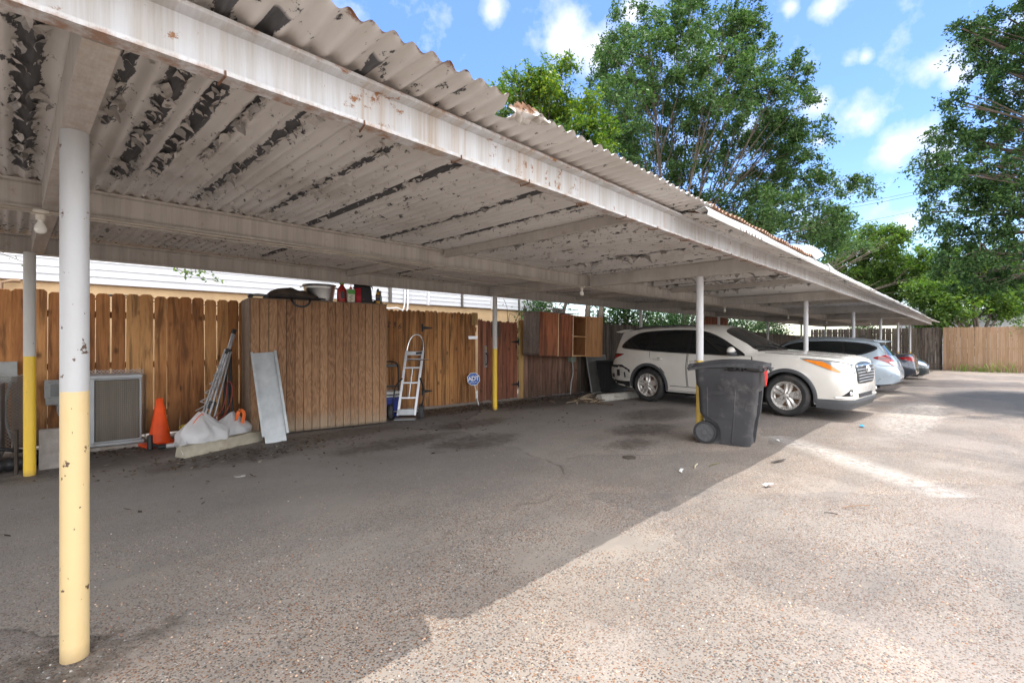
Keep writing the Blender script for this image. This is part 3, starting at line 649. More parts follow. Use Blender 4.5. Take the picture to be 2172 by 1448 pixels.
mb = MB(); mb.b2((5.6, -.055, 0), (5.75, -.03, 3.75)); mb.build('corner_trim', plain('grey_trim', (.5, .52, .55), .5), fb_, 0)

# ================================================================ trees
def m_leaf(name, stops, trans=.45, rough=.42):
    t = NT(name); isl = t.island(); v = t.coord(); n = t.noise(v, .55, 3)
    col = t.ramp(t.math('ADD', t.math('MULTIPLY', isl, .62), t.math('MULTIPLY', n, .42)), [(.15 + .7 * i / (len(stops) - 1), c) for i, c in enumerate(stops)])
    t.done(col, rough, 0, None, .25)
    tr = t.n('BsdfTranslucent'); t.l(t.mix(.5, col, (.32, .45, .03), 'MULTIPLY') if False else col, tr.inputs[0])
    hs = t.n('HueSaturation'); hs.inputs['Hue'].default_value = .492; hs.inputs['Saturation'].default_value = 1.25; hs.inputs['Value'].default_value = 1.25; t.l(col, hs.inputs['Color']); t.l(hs.outputs[0], tr.inputs[0])
    mx = t.n('MixShader'); mx.inputs[0].default_value = trans; t.l(t.b.outputs[0], mx.inputs[1]); t.l(tr.outputs[0], mx.inputs[2]); t.l(mx.outputs[0], t.out.inputs[0])
    return t.mat
M_bark = plain('grey_brown_bark', (.10, .078, .060), .9, 0, .4, 9, .6, stretch=(1, 1, .25))
M_leafA = m_leaf('dark_glossy_leaf', [(.026, .060, .022), (.045, .092, .030), (.066, .12, .038), (.10, .16, .052)], .40, .48)
M_leafY = m_leaf('yellow_green_leaf', [(.038, .085, .024), (.06, .12, .03), (.09, .155, .032), (.20, .26, .03)], .5, .4)
M_leafB = m_leaf('bright_green_leaf', [(.042, .09, .026), (.068, .13, .036), (.105, .175, .045), (.16, .235, .06)], .55, .4)
M_leafR = m_leaf('deep_green_leaf', [(.022, .055, .022), (.04, .085, .030), (.06, .12, .038), (.10, .17, .05)], .35, .45)
def tree(name, label, base, lumps, nleaf, mat, lsize, seed, d, depth=1.0, trunk_r=.22, stems=1, clump=.55, droop=.35, group='trees beyond the carport', bark=None, spread=.0, nclump=None, fork=.35):
    """lumps: crown masses as (bearing u, v, radius u, radius v); each becomes a ball of foliage clumps on its own limb"""
    rg_ = np.random.default_rng(seed); rr = random.Random(seed)
    th = thing(name, label, 'tree', base, 0, group)
    base = Vector(base); C_ = []; W_ = []
    vol = np.array([a[2] * a[3] for a in lumps], float); vol /= vol.sum()
    nC = nclump or max(30, nleaf // 130)
    cl = []
    for (u, v, ru, rv), w in zip(lumps, vol):
        dd = d + rr.uniform(-1, 1) * depth; c = bearing(u, v, dd); s = dd / 1025
        k = max(4, int(nC * w))
        dirs = rg_.normal(size=(k, 3)); dirs /= np.linalg.norm(dirs, axis=1)[:, None]
        rad = rg_.random(k) ** (1 / 2.4)
        p = dirs * rad[:, None] * np.array([1, 1, 1])
        rgt = np.array([SS, -CC, 0]); fwd = np.array([CC, SS, 0]); upv = np.array([0, 0, 1.])
        P = np.array(c) + p[:, :1] * ru * s * rgt + p[:, 1:2] * ((ru + rv) / 2 * s) * fwd + p[:, 2:] * rv * s * upv
        cl.append((c, P, w))
    # limbs
    mb = MB(); ftop = base.z + (np.mean([c.z for c, _, _ in cl]) - base.z) * fork
    roots = []
    for k in range(stems):
        a = 2 * math.pi * k / stems + seed
        off = Vector((math.cos(a), math.sin(a), 0)) * (.0 if stems == 1 else .35)
        top = Vector((base.x, base.y, ftop)) + off * (2.2 if stems > 1 else 0) + Vector((rr.uniform(-.2, .2), rr.uniform(-.2, .2), 0))
        pts = catmull([base + off * .5 - Vector((0, 0, .2)), base + off + Vector((rr.uniform(-.1, .1), 0, (ftop - base.z) * .5)), top], 5)
        mb.tube([q - base for q in pts], [trunk_r * (1 - .35 * i / (len(pts) - 1)) / (stems ** .45) for i in range(len(pts))], 10)
        roots.append((top, trunk_r * .62 / (stems ** .45)))
    for c, P, w in cl:
        t0, r0 = min(roots, key=lambda q: (q[0] - c).length + rr.uniform(0, 2))
        r1 = max(.03, r0 * min(1, .35 + w * 3)); mid = t0.lerp(c, .5) + Vector((rr.uniform(-.3, .3), rr.uniform(-.3, .3), rr.uniform(.0, .5)))
        pts = catmull([t0, mid, c], 6); mb.tube([q - base for q in pts], [r1 * (1 - .75 * i / (len(pts) - 1)) for i in range(len(pts))], 7)
        sel = rg_.permutation(len(P))[:max(5, len(P) // 3)]
        for i in sel:
            q = Vector(P[i]); s0 = pts[rr.randint(len(pts) // 3, len(pts) - 1)]
            m2 = s0.lerp(q, .55) + Vector((rr.uniform(-.15, .15), rr.uniform(-.15, .15), rr.uniform(0, .3)))
            pp = catmull([s0, m2, q], 3); mb.tube([z - base for z in pp], [max(.012, r1 * .32) * (1 - .8 * k / (len(pp) - 1)) for k in range(len(pp))], 5)
    mb.build('trunk', bark or M_bark, th, 60)
    P = np.concatenate([p for _, p, _ in cl]); n = len(P)
    # sprays: each clump is a handful of twigs, leaves set along them
    ntw = 7; per = max(3, nleaf // (n * ntw)); 
    tw = rg_.normal(size=(n, ntw, 3)); tw /= np.linalg.norm(tw, axis=2)[..., None]; tw[..., 2] = tw[..., 2] * .7 + .10
    size = clump * rg_.uniform(.45, 1.35, size=(n, 1, 1, 1)); f = rg_.random((n, ntw, per, 1)) ** .8
    L_ = size * rg_.uniform(.5, 1.2, size=(n, ntw, 1, 1))
    pos = P[:, None, None, :] + tw[:, :, None, :] * f * L_
    pos[..., 2] -= (droop * (f[..., 0] ** 2) * L_[..., 0])
    pos += rg_.normal(size=pos.shape) * lsize * .55
    pos = pos.reshape(-1, 3); m = len(pos)
    ax = rg_.normal(size=(m, 3)); tdir = np.broadcast_to(tw[:, :, None, :], (n, ntw, per, 3)).reshape(-1, 3)
    ax = ax * .55 + tdir * .8; ax[:, 2] -= droop * .8; ax /= np.linalg.norm(ax, axis=1)[:, None]
    nr = rg_.normal(size=(m, 3)) * .6 + np.array([0, 0, .9]); sd = np.cross(ax, nr); sd /= (np.linalg.norm(sd, axis=1)[:, None] + 1e-9)
    nn = np.cross(sd, ax)
    ll = lsize * rg_.uniform(.6, 1.35, size=(m, 1)); ww = ll * rg_.uniform(.36, .52, size=(m, 1))
    b0 = np.array(base)
    co = np.stack([pos - ax * ll * .5, pos + sd * ww * .5 + nn * ll * .07, pos + ax * ll * .5, pos - sd * ww * .5 + nn * ll * .07], axis=1) - b0
    np_mesh('crown', co.reshape(-1, 3), np.arange(m * 4).reshape(-1, 4), mat, th)
    return th
tree('tall_tree', 'tallest broad dark green tree rising behind the carport roof', (22, 10.3, 0),
     [(1385, 130, 115, 95), (1330, 60, 45, 60), (1440, 60, 70, 60), (1560, 120, 85, 95), (1600, 40, 45, 50), (1520, 190, 100, 90), (1320, 230, 70, 75), (1400, 270, 110, 85), (1640, 190, 80, 70), (1690, 150, 35, 35), (1560, 300, 110, 80), (1680, 270, 65, 65), (1720, 320, 35, 50), (1440, 370, 90, 60), (1640, 380, 100, 60), (1330, 330, 60, 50), (1760, 390, 70, 32), (1825, 395, 32, 26), (1560, 430, 90, 55), (1680, 470, 100, 50), (1480, 440, 60, 50), (1770, 465, 50, 35), (1380, 420, 50, 40), (1750, 510, 90, 45), (1560, 480, 70, 35), (1640, 450, 80, 50), (1400, 460, 60, 35), (1480, 500, 60, 30), (1650, 320, 60, 50), (1720, 205, 20, 20), (1290, 130, 45, 50), (1275, 200, 40, 50), (1300, 300, 50, 60), (1480, 20, 60, 40), (1560, 30, 40, 40), (1300, 380, 50, 50)],
     122000, M_leafA, .165, 3, 22.9, 2.2, .34, 3, .68, .35, fork=.42)
tree('yellow_tree', 'small yellow green tree left of the tall dark tree', (11.8, 9.9, 0),
     [(1165, 175, 35, 40), (1110, 235, 50, 45), (1190, 240, 60, 55), (1245, 240, 35, 45), (1070, 195, 24, 20), (1220, 300, 60, 50), (1150, 300, 70, 50), (1260, 340, 50, 50), (1200, 150, 25, 28), (1290, 270, 30, 40), (1140, 185, 40, 40), (1060, 225, 30, 30), (1100, 180, 30, 25), (1150, 240, 60, 50)],
     30000, M_leafY, .115, 11, 15.1, .9, .10, 2, .50, .1)
tree('mid_tree', 'light green tree above the roof near the downspout elbow', (31.5, 10.8, -.3),
     [(1850, 525, 60, 50), (1890, 560, 60, 50), (1800, 540, 45, 45), (1930, 590, 45, 45), (1870, 610, 80, 40), (1780, 585, 50, 40), (1840, 590, 60, 40), (1765, 490, 40, 40), (1900, 505, 30, 30), (1950, 640, 40, 40)],
     46000, M_leafB, .19, 17, 32, 2.0, .2, 2, .75, .2)
tree('fence_tree', 'bright leafy tree with dark forked trunk behind the tan fence', (41.2, .8, -.35),
     [(1990, 600, 55, 40), (2060, 560, 60, 45), (2130, 570, 50, 45), (2010, 650, 50, 32), (1975, 560, 40, 35), (2105, 625, 50, 30), (2160, 620, 40, 40), (2055, 610, 45, 30), (1985, 680, 38, 16), (2130, 660, 40, 20), (1960, 615, 40, 30)],
     46000, M_leafB, .20, 23, 30, 1.6, .34, 2, .7, .3, fork=.25)
tree('right_tree', 'deep green tree overhanging the lot at right edge', (20.5, -6.2, -.1),
     [(2080, 75, 60, 45), (2040, 60, 40, 22), (2140, 40, 60, 60), (2130, 150, 60, 60), (2070, 130, 45, 40), (2110, 260, 80, 55), (2035, 290, 55, 45), (1985, 300, 35, 25), (2080, 370, 95, 60), (2000, 390, 40, 35), (2140, 440, 80, 70), (2040, 450, 70, 45), (1975, 450, 45, 28), (2100, 540, 90, 55), (2010, 500, 50, 34), (1990, 350, 45, 35), (2000, 555, 45, 28), (2060, 600, 60, 30), (2020, 210, 25, 18), (2160, 590, 60, 30), (2230, 300, 120, 160), (2260, 100, 120, 120), (2260, 480, 120, 90), (2420, 250, 150, 170)],
     84000, M_leafR, .092, 29, 12.0, 1.3, .28, 1, .34, .45, fork=.55)
tree('lane_tree', 'deep green tree canopy over the lane beyond the right edge', (12.6, -6.6, 0), [(2700, -50, 300, 160), (2560, 60, 200, 120), (2380, -120, 160, 90)], 22000, M_leafR, .12, 31, 9.5, .8, .2, 1, .5, .4)
tree('lane_tree', 'dark tree crown high over the lane above the picture edge', (24, -8, -.1), [(2330, -40, 140, 150), (2120, -230, 190, 110), (2320, -220, 180, 140), (1960, -230, 110, 80)], 30000, M_leafR, .13, 37, 10.5, .5, .22, 1, .5, .4)
tree('lane_tree', 'tallest dark tree crown over the far lane above the picture edge', (25.5, -9, -.1), [(2070, -190, 150, 60), (1960, -180, 90, 50), (2190, -170, 140, 70)], 30000, M_leafR, .18, 38, 17.5, .6, .25, 1, .7, .4)
def bush(label, x, y, rx, h, n, mat, seed, ls=.12):
    rg_ = np.random.default_rng(seed); th = thing('shrub', label, 'shrub', (x, y, zg(x)), 0, 'shrubs behind the dark fence'); mb = MB()
    for k in range(7):
        a = rg_.uniform(0, 6.28); e = Vector((math.cos(a) * rx * .6, math.sin(a) * .5, h * rg_.uniform(.6, .95))); mb.tube(catmull([(0, 0, -.1), (e.x * .3, e.y * .3, e.z * .5), e], 4), [.05 - .0045 * i for i in range(9)], 6)
    mb.build('stem', M_bark, th, 60); c = rg_.normal(size=(max(20, n // 60), 3)); c /= np.linalg.norm(c, axis=1)[:, None]; c *= rg_.random((len(c), 1)) ** .4 * np.array([rx, .8, h * .45]); c[:, 2] += h * .58
    P = c[rg_.integers(0, len(c), n)] + rg_.normal(size=(n, 3)) * .22; ax = rg_.normal(size=(n, 3)); ax /= np.linalg.norm(ax, axis=1)[:, None]; sd = np.cross(ax, rg_.normal(size=(n, 3))); sd /= np.linalg.norm(sd, axis=1)[:, None]; l_ = ls * rg_.uniform(.6, 1.3, (n, 1))
    np_mesh('foliage', np.stack([P - ax * l_ * .5, P + sd * l_ * .22, P + ax * l_ * .5, P - sd * l_ * .22], 1).reshape(-1, 3), np.arange(n * 4).reshape(-1, 4), mat, th)
for i, (x, y, rx, h, lab) in enumerate(((17.6, 9.4, 1.2, 3.2, 'dark shrub behind the SUV roof, first of the row'), (20.6, 9.2, 1.4, 3.3, 'dark shrub behind the red board fence'), (24.5, 9.3, 1.7, 3.2, 'dark shrub seen above the hatchback roof'), (28.5, 9.2, 1.8, 3.3, 'dark shrub further along behind the low dark fence'), (33, 9.3, 2.0, 3.4, 'dark shrub near the far corner behind the fence'), (39.8, 5.6, 1.8, 3.6, 'green shrub behind the dark slatted end fence'), (39.6, 2.6, 1.6, 3.4, 'green shrub where the slatted fence meets the tan fence'), (14.4, 8.9, .9, 3.0, 'dark shrub beside the thick trunk behind the SUV'), (11.0, 9.6, .8, 2.7, 'low dark shrub behind the open wall cabinet'))):
    bush(lab, x, y, rx, h, 5200, M_leafB if i in (5, 6) else M_leafR, 60 + i)
# grass clumps, twigs and creepers
def blades(mb, c, n, h, sp, rr, w=.02):
    for i in range(n):
        a = rr.uniform(0, 6.283); hh = h * rr.uniform(.5, 1.1); o = Vector((rr.gauss(0, sp * .25), rr.gauss(0, sp * .25), 0)); b = Vector((math.cos(a), math.sin(a), 0)); s = Vector((-b.y, b.x, 0))
        pts = [Vector(c) + o + b * (sp * t * t) * rr.uniform(.5, 1) + Vector((0, 0, hh * (t - .35 * t * t * t))) for t in (0, .35, .7, 1)]
        vs = []
        for k, q in enumerate(pts): vs += [q + s * w * (1 - k / 3.2), q - s * w * (1 - k / 3.2)]
        mb.add(vs, [(0, 1, 3, 2), (2, 3, 5, 4), (4, 5, 7, 6)])
rr = random.Random(5); M_grass = m_leaf('weed_blade', [(.08, .15, .03), (.14, .22, .05), (.22, .28, .08)], .4, .5)
for (y, h, n, lab) in ((.55, .75, 60, 'spreading weed clump at left foot of the tan fence'), (-.15, .8, 70, 'broad weed clump in the middle foot of the tan fence'), (-.95, 1.25, 60, 'tallest weed clump at right foot of the tan fence')):
    mb = MB(); blades(mb, (0, 0, 0), n // 2, h * .95, .9, rr, .016)
    tag(mb.build('weed_clump', M_grass, None, 0, loc=(37.1, y, zg(37.1) - .01)), lab, 'weeds', 'weeds along the tan fence')
mb = MB(); blades(mb, (0, 0, 0), 14, .9, .3, rr, .012); tag(mb.build('dry_weed', plain('dry_weed_stalk', (.30, .24, .13), .8), None, 0, loc=(36.9, -.5, zg(37))), 'thin dry weed stalks standing before the tan fence', 'weeds', 'weeds along the tan fence')
def creeper(name, label, pts, n, mat, ls, seed, sp=.15, cat='shrub', r=.006):
    rg_ = np.random.default_rng(seed); th = thing(name, label, cat, pts[0][0]); b = Vector(pts[0][0]); mb = MB(); cc = []
    for pl in pts:
        c = catmull(pl, 6); mb.tube([q - b for q in c], [r * (1 - .6 * i / len(c)) for i in range(len(c))], 5); cc += c
    mb.build('stem', M_bark, th, 60)
    if n:
        C_ = np.array(cc); P = C_[rg_.integers(0, len(C_), n)] + rg_.normal(size=(n, 3)) * sp
        ax = rg_.normal(size=(n, 3)); ax /= np.linalg.norm(ax, axis=1)[:, None]; sd = np.cross(ax, rg_.normal(size=(n, 3))); sd /= np.linalg.norm(sd, axis=1)[:, None]
        l_ = ls * rg_.uniform(.6, 1.3, (n, 1)); co = np.stack([P - ax * l_ * .5, P + sd * l_ * .22, P + ax * l_ * .5, P - sd * l_ * .22], 1) - np.array(b)
        np_mesh('leaves', co.reshape(-1, 3), np.arange(n * 4).reshape(-1, 4), mat, th)
    return th
creeper('leafy_branch', 'single leafy branch hanging before the white siding', [[(1.75, 9.7, 2.75), (1.95, 9.5, 2.52), (2.2, 9.3, 2.42), (2.5, 9.2, 2.34)], [(2.0, 9.5, 2.5), (2.2, 9.4, 2.52), (2.45, 9.3, 2.44)]], 90, M_leafB, .07, 3, .035, 'branch')
creeper('leafy_branch', 'small leafy twig by the left fence post', [[(-.6, 9.2, 2.9), (-.3, 9.1, 2.6), (.05, 9.0, 2.42), (.18, 9.0, 2.36)]], 30, M_leafR, .06, 4, .03, 'branch')
rr = random.Random(8); brs = []
for k in range(26):
    x = rr.uniform(8.3, 11.2); p0 = Vector((x, FA(x) + .45, 1.5)); 
    a = p0 + Vector((rr.uniform(-.5, .5), rr.uniform(-.3, .1), rr.uniform(.35, .7))); brs.append([p0, p0.lerp(a, .5) + Vector((rr.uniform(-.1, .1), 0, .1)), a, a + Vector((rr.uniform(-.5, .5), rr.uniform(-.4, .2), rr.uniform(-.1, .2)))])
creeper('bare_vine', 'tangled bare grey vine stems along the fence top', brs, 60, M_leafB, .05, 6, .12, 'vine', .008)
creeper('wall_creeper', 'leafy creeper growing over the tan fence top', [[(37.9, -1.9, 1.6), (37.6, -2.0, 2.2), (37.4, -2.15, 2.3), (37.35, -2.25, 2.0)], [(37.9, -2.4, 1.6), (37.6, -2.5, 2.3), (37.4, -2.4, 2.45)], [(37.9, -1.6, 1.8), (37.5, -1.7, 2.35), (37.4, -1.5, 2.2)]], 500, M_leafB, .13, 9, .22, 'creeper', .015)
for (x, y, h, lab, lean) in ((12.2, 8.6, 3.0, 'left leaning dark tree trunk behind the dark fence', .35), (13.0, 8.7, 3.0, 'right leaning dark tree trunk behind the dark fence', .45), (16.3, 9.6, 3.2, 'thick dark tree trunk behind the SUV roof', .1)):
    th = thing('tree', lab, 'tree', (x, y, 0)); mb = MB(); mb.tube(catmull([(0, 0, -.1), (.05, 0, 1.2), (lean * .5, .1, 2.0), (lean * 1.6, .3, h)], 5), [.11, .11, .11, .105, .10, .10, .10, .095, .09, .09, .09, .085, .08, .08, .08, .08], 10); mb.build('trunk', M_bark, th, 60)
    rg_ = np.random.default_rng(int(x * 10)); n = 1400; P = rg_.normal(size=(n, 3)) * np.array([.7, .5, .45]) + np.array([lean * 1.8, .5, h + .7]); ax = rg_.normal(size=(n, 3)); ax /= np.linalg.norm(ax, axis=1)[:, None]; sd = np.cross(ax, rg_.normal(size=(n, 3))); sd /= np.linalg.norm(sd, axis=1)[:, None]
    np_mesh('crown', np.stack([P - ax * .06, P + sd * .03, P + ax * .06, P - sd * .03], 1).reshape(-1, 3), np.arange(n * 4).reshape(-1, 4), M_leafA, th)
# wires and the service mast
M_wire = plain('black_wire', (.03, .03, .035), .6)
for i, (v0, v1, d0) in enumerate(((462, 392, 60), (470, 397, 60), (505, 432, 62))):
    a = bearing(1600, v0, d0); b = bearing(2330, v1 - 95, d0 - 8); pts = [a.lerp(b, k / 12) - Vector((0, 0, 1.2 * math.sin(k / 12 * math.pi))) for k in range(13)]
    mb = MB(); mb.tube(pts, .022, 5); tag(mb.build('overhead_wire', M_wire, None, 40), ('upper wire of the close pair crossing the sky', 'lower wire of the close pair crossing the sky', 'lone lower wire crossing the sky')[i], 'wire', 'wires across the sky')
for i, (v0, v1) in enumerate(((600, 585), (632, 622))):
    a = bearing(1945, v0, 33); b = bearing(2240, v1, 30); pts = [a.lerp(b, k / 8) - Vector((0, 0, .15 * math.sin(k / 8 * math.pi))) for k in range(9)]
    mb = MB(); mb.tube(pts, .022, 5); tag(mb.build('overhead_wire', M_wire, None, 40), ('upper black service wire in front of the fence tree', 'lower black service wire running from the mast')[i], 'wire', 'service wires by the mast')
b = bearing(1939, 665, 33); th = thing('service_mast', 'grey service mast with bent arm rising behind the carport roof', 'mast', (b.x, b.y, 0))
M_galv = plain('galvanised_steel', (.42, .44, .46), .45, .7, .2, 6, .1)
mb = MB(); mb.tube([(0, 0, -.4), (0, 0, 4.8)], .075, 10); mb.build('pole', M_galv, th, 40)
mb = MB(); mb.tube([(0, 0, 4.3), (.25, -.25, 4.55), (.55, -.55, 4.8), (.7, -.72, 4.8)], .05, 8); mb.build('arm', M_galv, th, 40)
mb = MB(); mb.tube([(0, 0, 4.75), (0, 0, 4.95), (.1, -.1, 5.0)], .07, 10); mb.build('cap', M_galv, th, 40)
# ================================================================ things by the fence
M_alu = plain('brushed_aluminium', (.40, .41, .43), .35, .8, .12, 6, .08, stretch=(1, 1, .2))
M_chrome = plain('polished_tube', (.72, .72, .73), .18, 1, .08, 5, 0)
M_blk = plain('black_plastic', (.018, .018, .020), .5, 0, .3, 7, .15)
M_blkpaint = plain('black_paint', (.016, .016, .017), .35, .2, .3, 7, .1)
M_rub = plain('grey_black_rubber', (.050, .050, .052), .8, 0, .3, 9, .3)
M_greybox = plain('grey_enamel', (.34, .35, .35), .5, .1, .15, 5, .1, dirt=(.16, .14, .12), dscale=4)
M_conc = plain('old_concrete', (.34, .31, .28), .92, 0, .25, 7, .6, dirt=(.17, .13, .10), dscale=3)
M_plyw = None
def m_ply(name, stops, dirty=.8):
    t = NT(name); isl = t.island(); tc = t.n('TexCoord'); off = t.n('CombineXYZ')
    t.l(t.math('MULTIPLY', isl, 23.0), off.inputs[0]); t.l(t.math('MULTIPLY', isl, 9.0), off.inputs[2])
    ad = t.n('VectorMath'); ad.operation = 'ADD'; t.l(tc.outputs['Object'], ad.inputs[0]); t.l(off.outputs[0], ad.inputs[1])
    mp = t.n('Mapping'); mp.inputs['Scale'].default_value = (1, 1, .16); t.l(ad.outputs[0], mp.inputs[0]); v = mp.outputs[0]
    n = t.noise(v, 6.5, 3, .5); rings = t.math('SINE', t.math('MULTIPLY', n, 95.0)); fib = t.noise(v, 60, 4, .7)
    f = t.math('ADD', t.math('MULTIPLY', rings, .11), t.math('ADD', t.math('MULTIPLY', fib, .5), t.math('MULTIPLY', isl, .25)))
    col = t.ramp(f, [(.1 + .7 * i / (len(stops) - 1), c) for i, c in enumerate(stops)])
    z = t.sep(tc.outputs['Object'])[2]; dn = t.noise(tc.outputs['Object'], 3.2, 6, .7)
    low = t.math('ADD', z, t.math('MULTIPLY', t.math('SUBTRACT', dn, .5), -.5))
    col = t.mix(t.math('MULTIPLY', t.ramp(low, [(.0, .9), (.32, 0)]), dirty), col, (.30, .255, .19))
    col = t.mix(t.math('MULTIPLY', t.ramp(t.math('ADD', z, t.math('MULTIPLY', fib, .06)), [(.05, 1), (.10, 0)]), .7), col, (.07, .055, .04))
    return t.done(col, .75, 0, t.bump(t.math('ADD', t.math('MULTIPLY', rings, .3), fib), .3, .004), .3)
M_ply = m_ply('grooved_plywood', [(.14, .072, .036), (.255, .138, .072), (.345, .20, .108), (.42, .265, .155)])
M_plyside = m_ply('grey_brown_plywood', [(.095, .066, .045), (.17, .122, .086), (.235, .175, .13), (.30, .23, .175)])
shed = thing('storage_shed', 'big brown grooved plywood storage locker standing against the orange fence', 'shed', (2.335, 7.37, 0), math.atan2(-.31, 1.97))
SW, SD, SH = 2.0, .70, 1.955
mb = MB(); k = 17; wd = SW / k
for i in range(k): mb.box((wd * (i + .5), -.006, .02 + (SH - .02) / 2), (wd - .007, .012, SH - .02))
mb.build('front_panel', M_ply, shed, 0, .0015, seg=1)
mb = MB()
for i in range(6): w_ = SD / 6; mb.box((-.006, w_ * (i + .5), .02 + (SH - .02) / 2), (.012, w_ - .006, SH - .02))
mb.build('side_panel', M_plyside, shed, 0, .0015, seg=1)
mb = MB()
for i in range(6): w_ = SD / 6; mb.box((SW + .006, w_ * (i + .5), .02 + (SH - .02) / 2), (.012, w_ - .006, SH - .02))
mb.build('side_panel', M_plyside, shed, 0, .0015, seg=1)
mb = MB(); mb.b2((.001, .001, .03), (SW - .001, SD, SH - .012)); mb.build('carcass', plain('dark_ply_core', (.035, .026, .02), .9), shed, 0)
mb = MB(); mb.b2((-.012, -.012, SH), (SW + .012, SD, SH + .018)); mb.build('lid', M_plyside, shed, 0, .002)
SM = Matrix.Translation(shed.location) @ Matrix.Rotation(shed.rotation_euler.z, 4, 'Z')
def on_shed(x, y, z=0): return SM @ Vector((x, y, SH + .018 + z))
SRZ = shed.rotation_euler.z

# -- on the locker
M_canvas = plain('dusty_brown_canvas', (.085, .060, .042), .85, 0, .45, 7, .6, c2=(.028, .024, .022))
bag = thing('duffel_bag', 'flattened dark brown canvas bag with strap hanging over the locker edge', 'bag', on_shed(.62, .20), SRZ)
mb = MB(); rings = []
for i in range(25):
    t = i / 24; xx = -.40 + .82 * t; hh = .012 + .185 * (math.sin(math.pi * min(1, t * 1.02) ** .75)) ** .8 * (1 - .18 * t) + .008 * math.sin(t * 31); ww = .05 + .19 * math.sin(math.pi * t) ** .5
    rings.append([Vector((xx, ww * math.cos(a) + .01 * math.sin(t * 20 + a), max(.0, hh * (.42 + .58 * math.sin(a)) + .010 * math.sin(t * 23 + a * 3)))) for a in [2 * math.pi * j / 20 for j in range(20)]])
mb.loft(rings); mb.build('body', M_canvas, bag, 60)
mb = MB(); mb.tube(catmull([(-.36, -.20, .03), (-.1, -.225, .035), (.2, -.22, .03), (.42, -.15, .03)], 6), .011, 8); mb.build('piping', M_blk, bag, 60)
def ribbon(mb, pts, w, th=.003, wax=Vector((0, 0, 1))):
    pts = [Vector(q) for q in pts]; rings = []
    for i, q in enumerate(pts):
        t = (pts[min(i + 1, len(pts) - 1)] - pts[max(i - 1, 0)]).normalized(); b = wax - t * wax.dot(t)
        if b.length < 1e-4: b = t.orthogonal()
        b.normalize(); n = t.cross(b); rings.append([q + b * w / 2 + n * th, q - b * w / 2 + n * th, q - b * w / 2 - n * th, q + b * w / 2 - n * th])
    mb.loft(rings)
mb = MB(); ribbon(mb, catmull([(-.08, -.20, .012), (-.075, -.235, -.03), (-.03, -.242, -.085), (.06, -.243, -.105), (.135, -.242, -.075), (.17, -.235, -.02), (.175, -.20, .012)], 6), .03, .002, Vector((1, 0, .3))); mb.build('strap', M_blk, bag, 60)
skate = thing('roller_skate', 'small grey roller skate lying at the left end of the locker top', 'skate', on_shed(.12, .12), SRZ)
mb = MB(); mb.loft([[Vector((-.13 + .26 * t, y, z)) for y, z in ((-.04, .03), (.04, .03), (.042, .05 + .02 * math.sin(3 * t)), (-.042, .05 + .02 * math.sin(3 * t)))] for t in (0, .25, .5, .75, 1)]); mb.build('body', plain('scuffed_grey_plastic', (.20, .19, .18), .6), skate, 30, .004)
for sx in (-.1, .1):
    mb = MB(); mb.lathe([(.001, -.055), (.03, -.055), (.032, -.03), (.03, -.02), (.012, -.018), (.012, .018), (.03, .02), (.032, .03), (.03, .055), (.001, .055)], 18, Matrix.Translation((sx, 0, .032)) @ Matrix.Rotation(R(90), 4, 'X')); mb.build('wheel', M_rub, skate, 40)
tub = thing('metal_tub', 'round galvanised metal tub on the locker top', 'tub', on_shed(1.02, .30), SRZ)
M_tub = plain('galvanised_tub', (.50, .50, .49), .33, .95, .22, 5, .1)
mb = MB(); mb.lathe([(.001, .004), (.195, .004), (.20, .0), (.205, .02), (.207, .03), (.232, .205), (.236, .212), (.234, .225), (.248, .255), (.255, .262), (.250, .270), (.242, .262), (.228, .225), (.20, .03), (.001, .022)], 48); mb.build('body', M_tub, tub, 40)
mb = MB(); mb.tube(catmull([(-.24, -.05, .235), (-.275, -.03, .23), (-.285, 0, .215), (-.275, .03, .23), (-.24, .05, .235)], 4), .006, 8); mb.build('handle', M_tub, tub, 40)
mb = MB(); mb.tube(catmull([(.24, -.05, .235), (.275, -.03, .23), (.285, 0, .215), (.275, .03, .23), (.24, .05, .235)], 4), .006, 8); mb.build('handle', M_tub, tub, 40)
jug = thing('red_bottle', 'big red plastic bottle with green trigger cap beside the tub', 'bottle', on_shed(1.335, .18), SRZ)
mb = MB(); mb.lathe([(.001, 0), (.070, 0), (.078, .012), (.078, .17), (.070, .215), (.045, .25), (.030, .27), (.028, .30), (.001, .30)], 28, Matrix.Diagonal((1, .7, 1, 1))); mb.build('body', plain('red_plastic', (.42, .035, .03), .3, 0, .2, 3, .05), jug, 40)
mb = MB(); mb.box((-.005, -.056, .12), (.06, .004, .11)); mb.build('bottle_label', plain('dark_label', (.05, .045, .06), .5), jug, 0, .001)
mb = MB(); mb.lathe([(.034, .292), (.034, .33), (.02, .34), (.001, .34)], 20); mb.box((-.005, -.01, .352), (.085, .045, .035), (0, R(-8), 0)); mb.box((-.035, -.01, .325), (.014, .02, .06), (0, R(20), 0)); mb.build('spray_head', plain('lime_green_plastic', (.16, .48, .05), .35), jug, 30, .004)
spr = thing('weed_killer_bottle', 'white and green flat bottle in front of the red bottle', 'bottle', on_shed(1.445, .085), SRZ)
mb = MB(); mb.b2((-.062, -.035, 0), (.062, .035, .22)); mb.build('body', plain('cream_plastic', (.62, .60, .48), .4), spr, 30, .02, seg=3)
mb = MB(); mb.b2((-.055, -.0375, .135), (.055, -.0355, .205)); mb.build('green_band', plain('green_print', (.08, .34, .06), .5), spr, 0, .0005)
mb = MB()
for k in range(4): mb.box((-.02 + .02 * (k % 2), -.037, .03 + .024 * k), (.035, .003, .009), (0, R(25 * (-1) ** k), 0))
mb.build('leaf_print', plain('brown_print', (.12, .08, .05), .6), spr, 0)
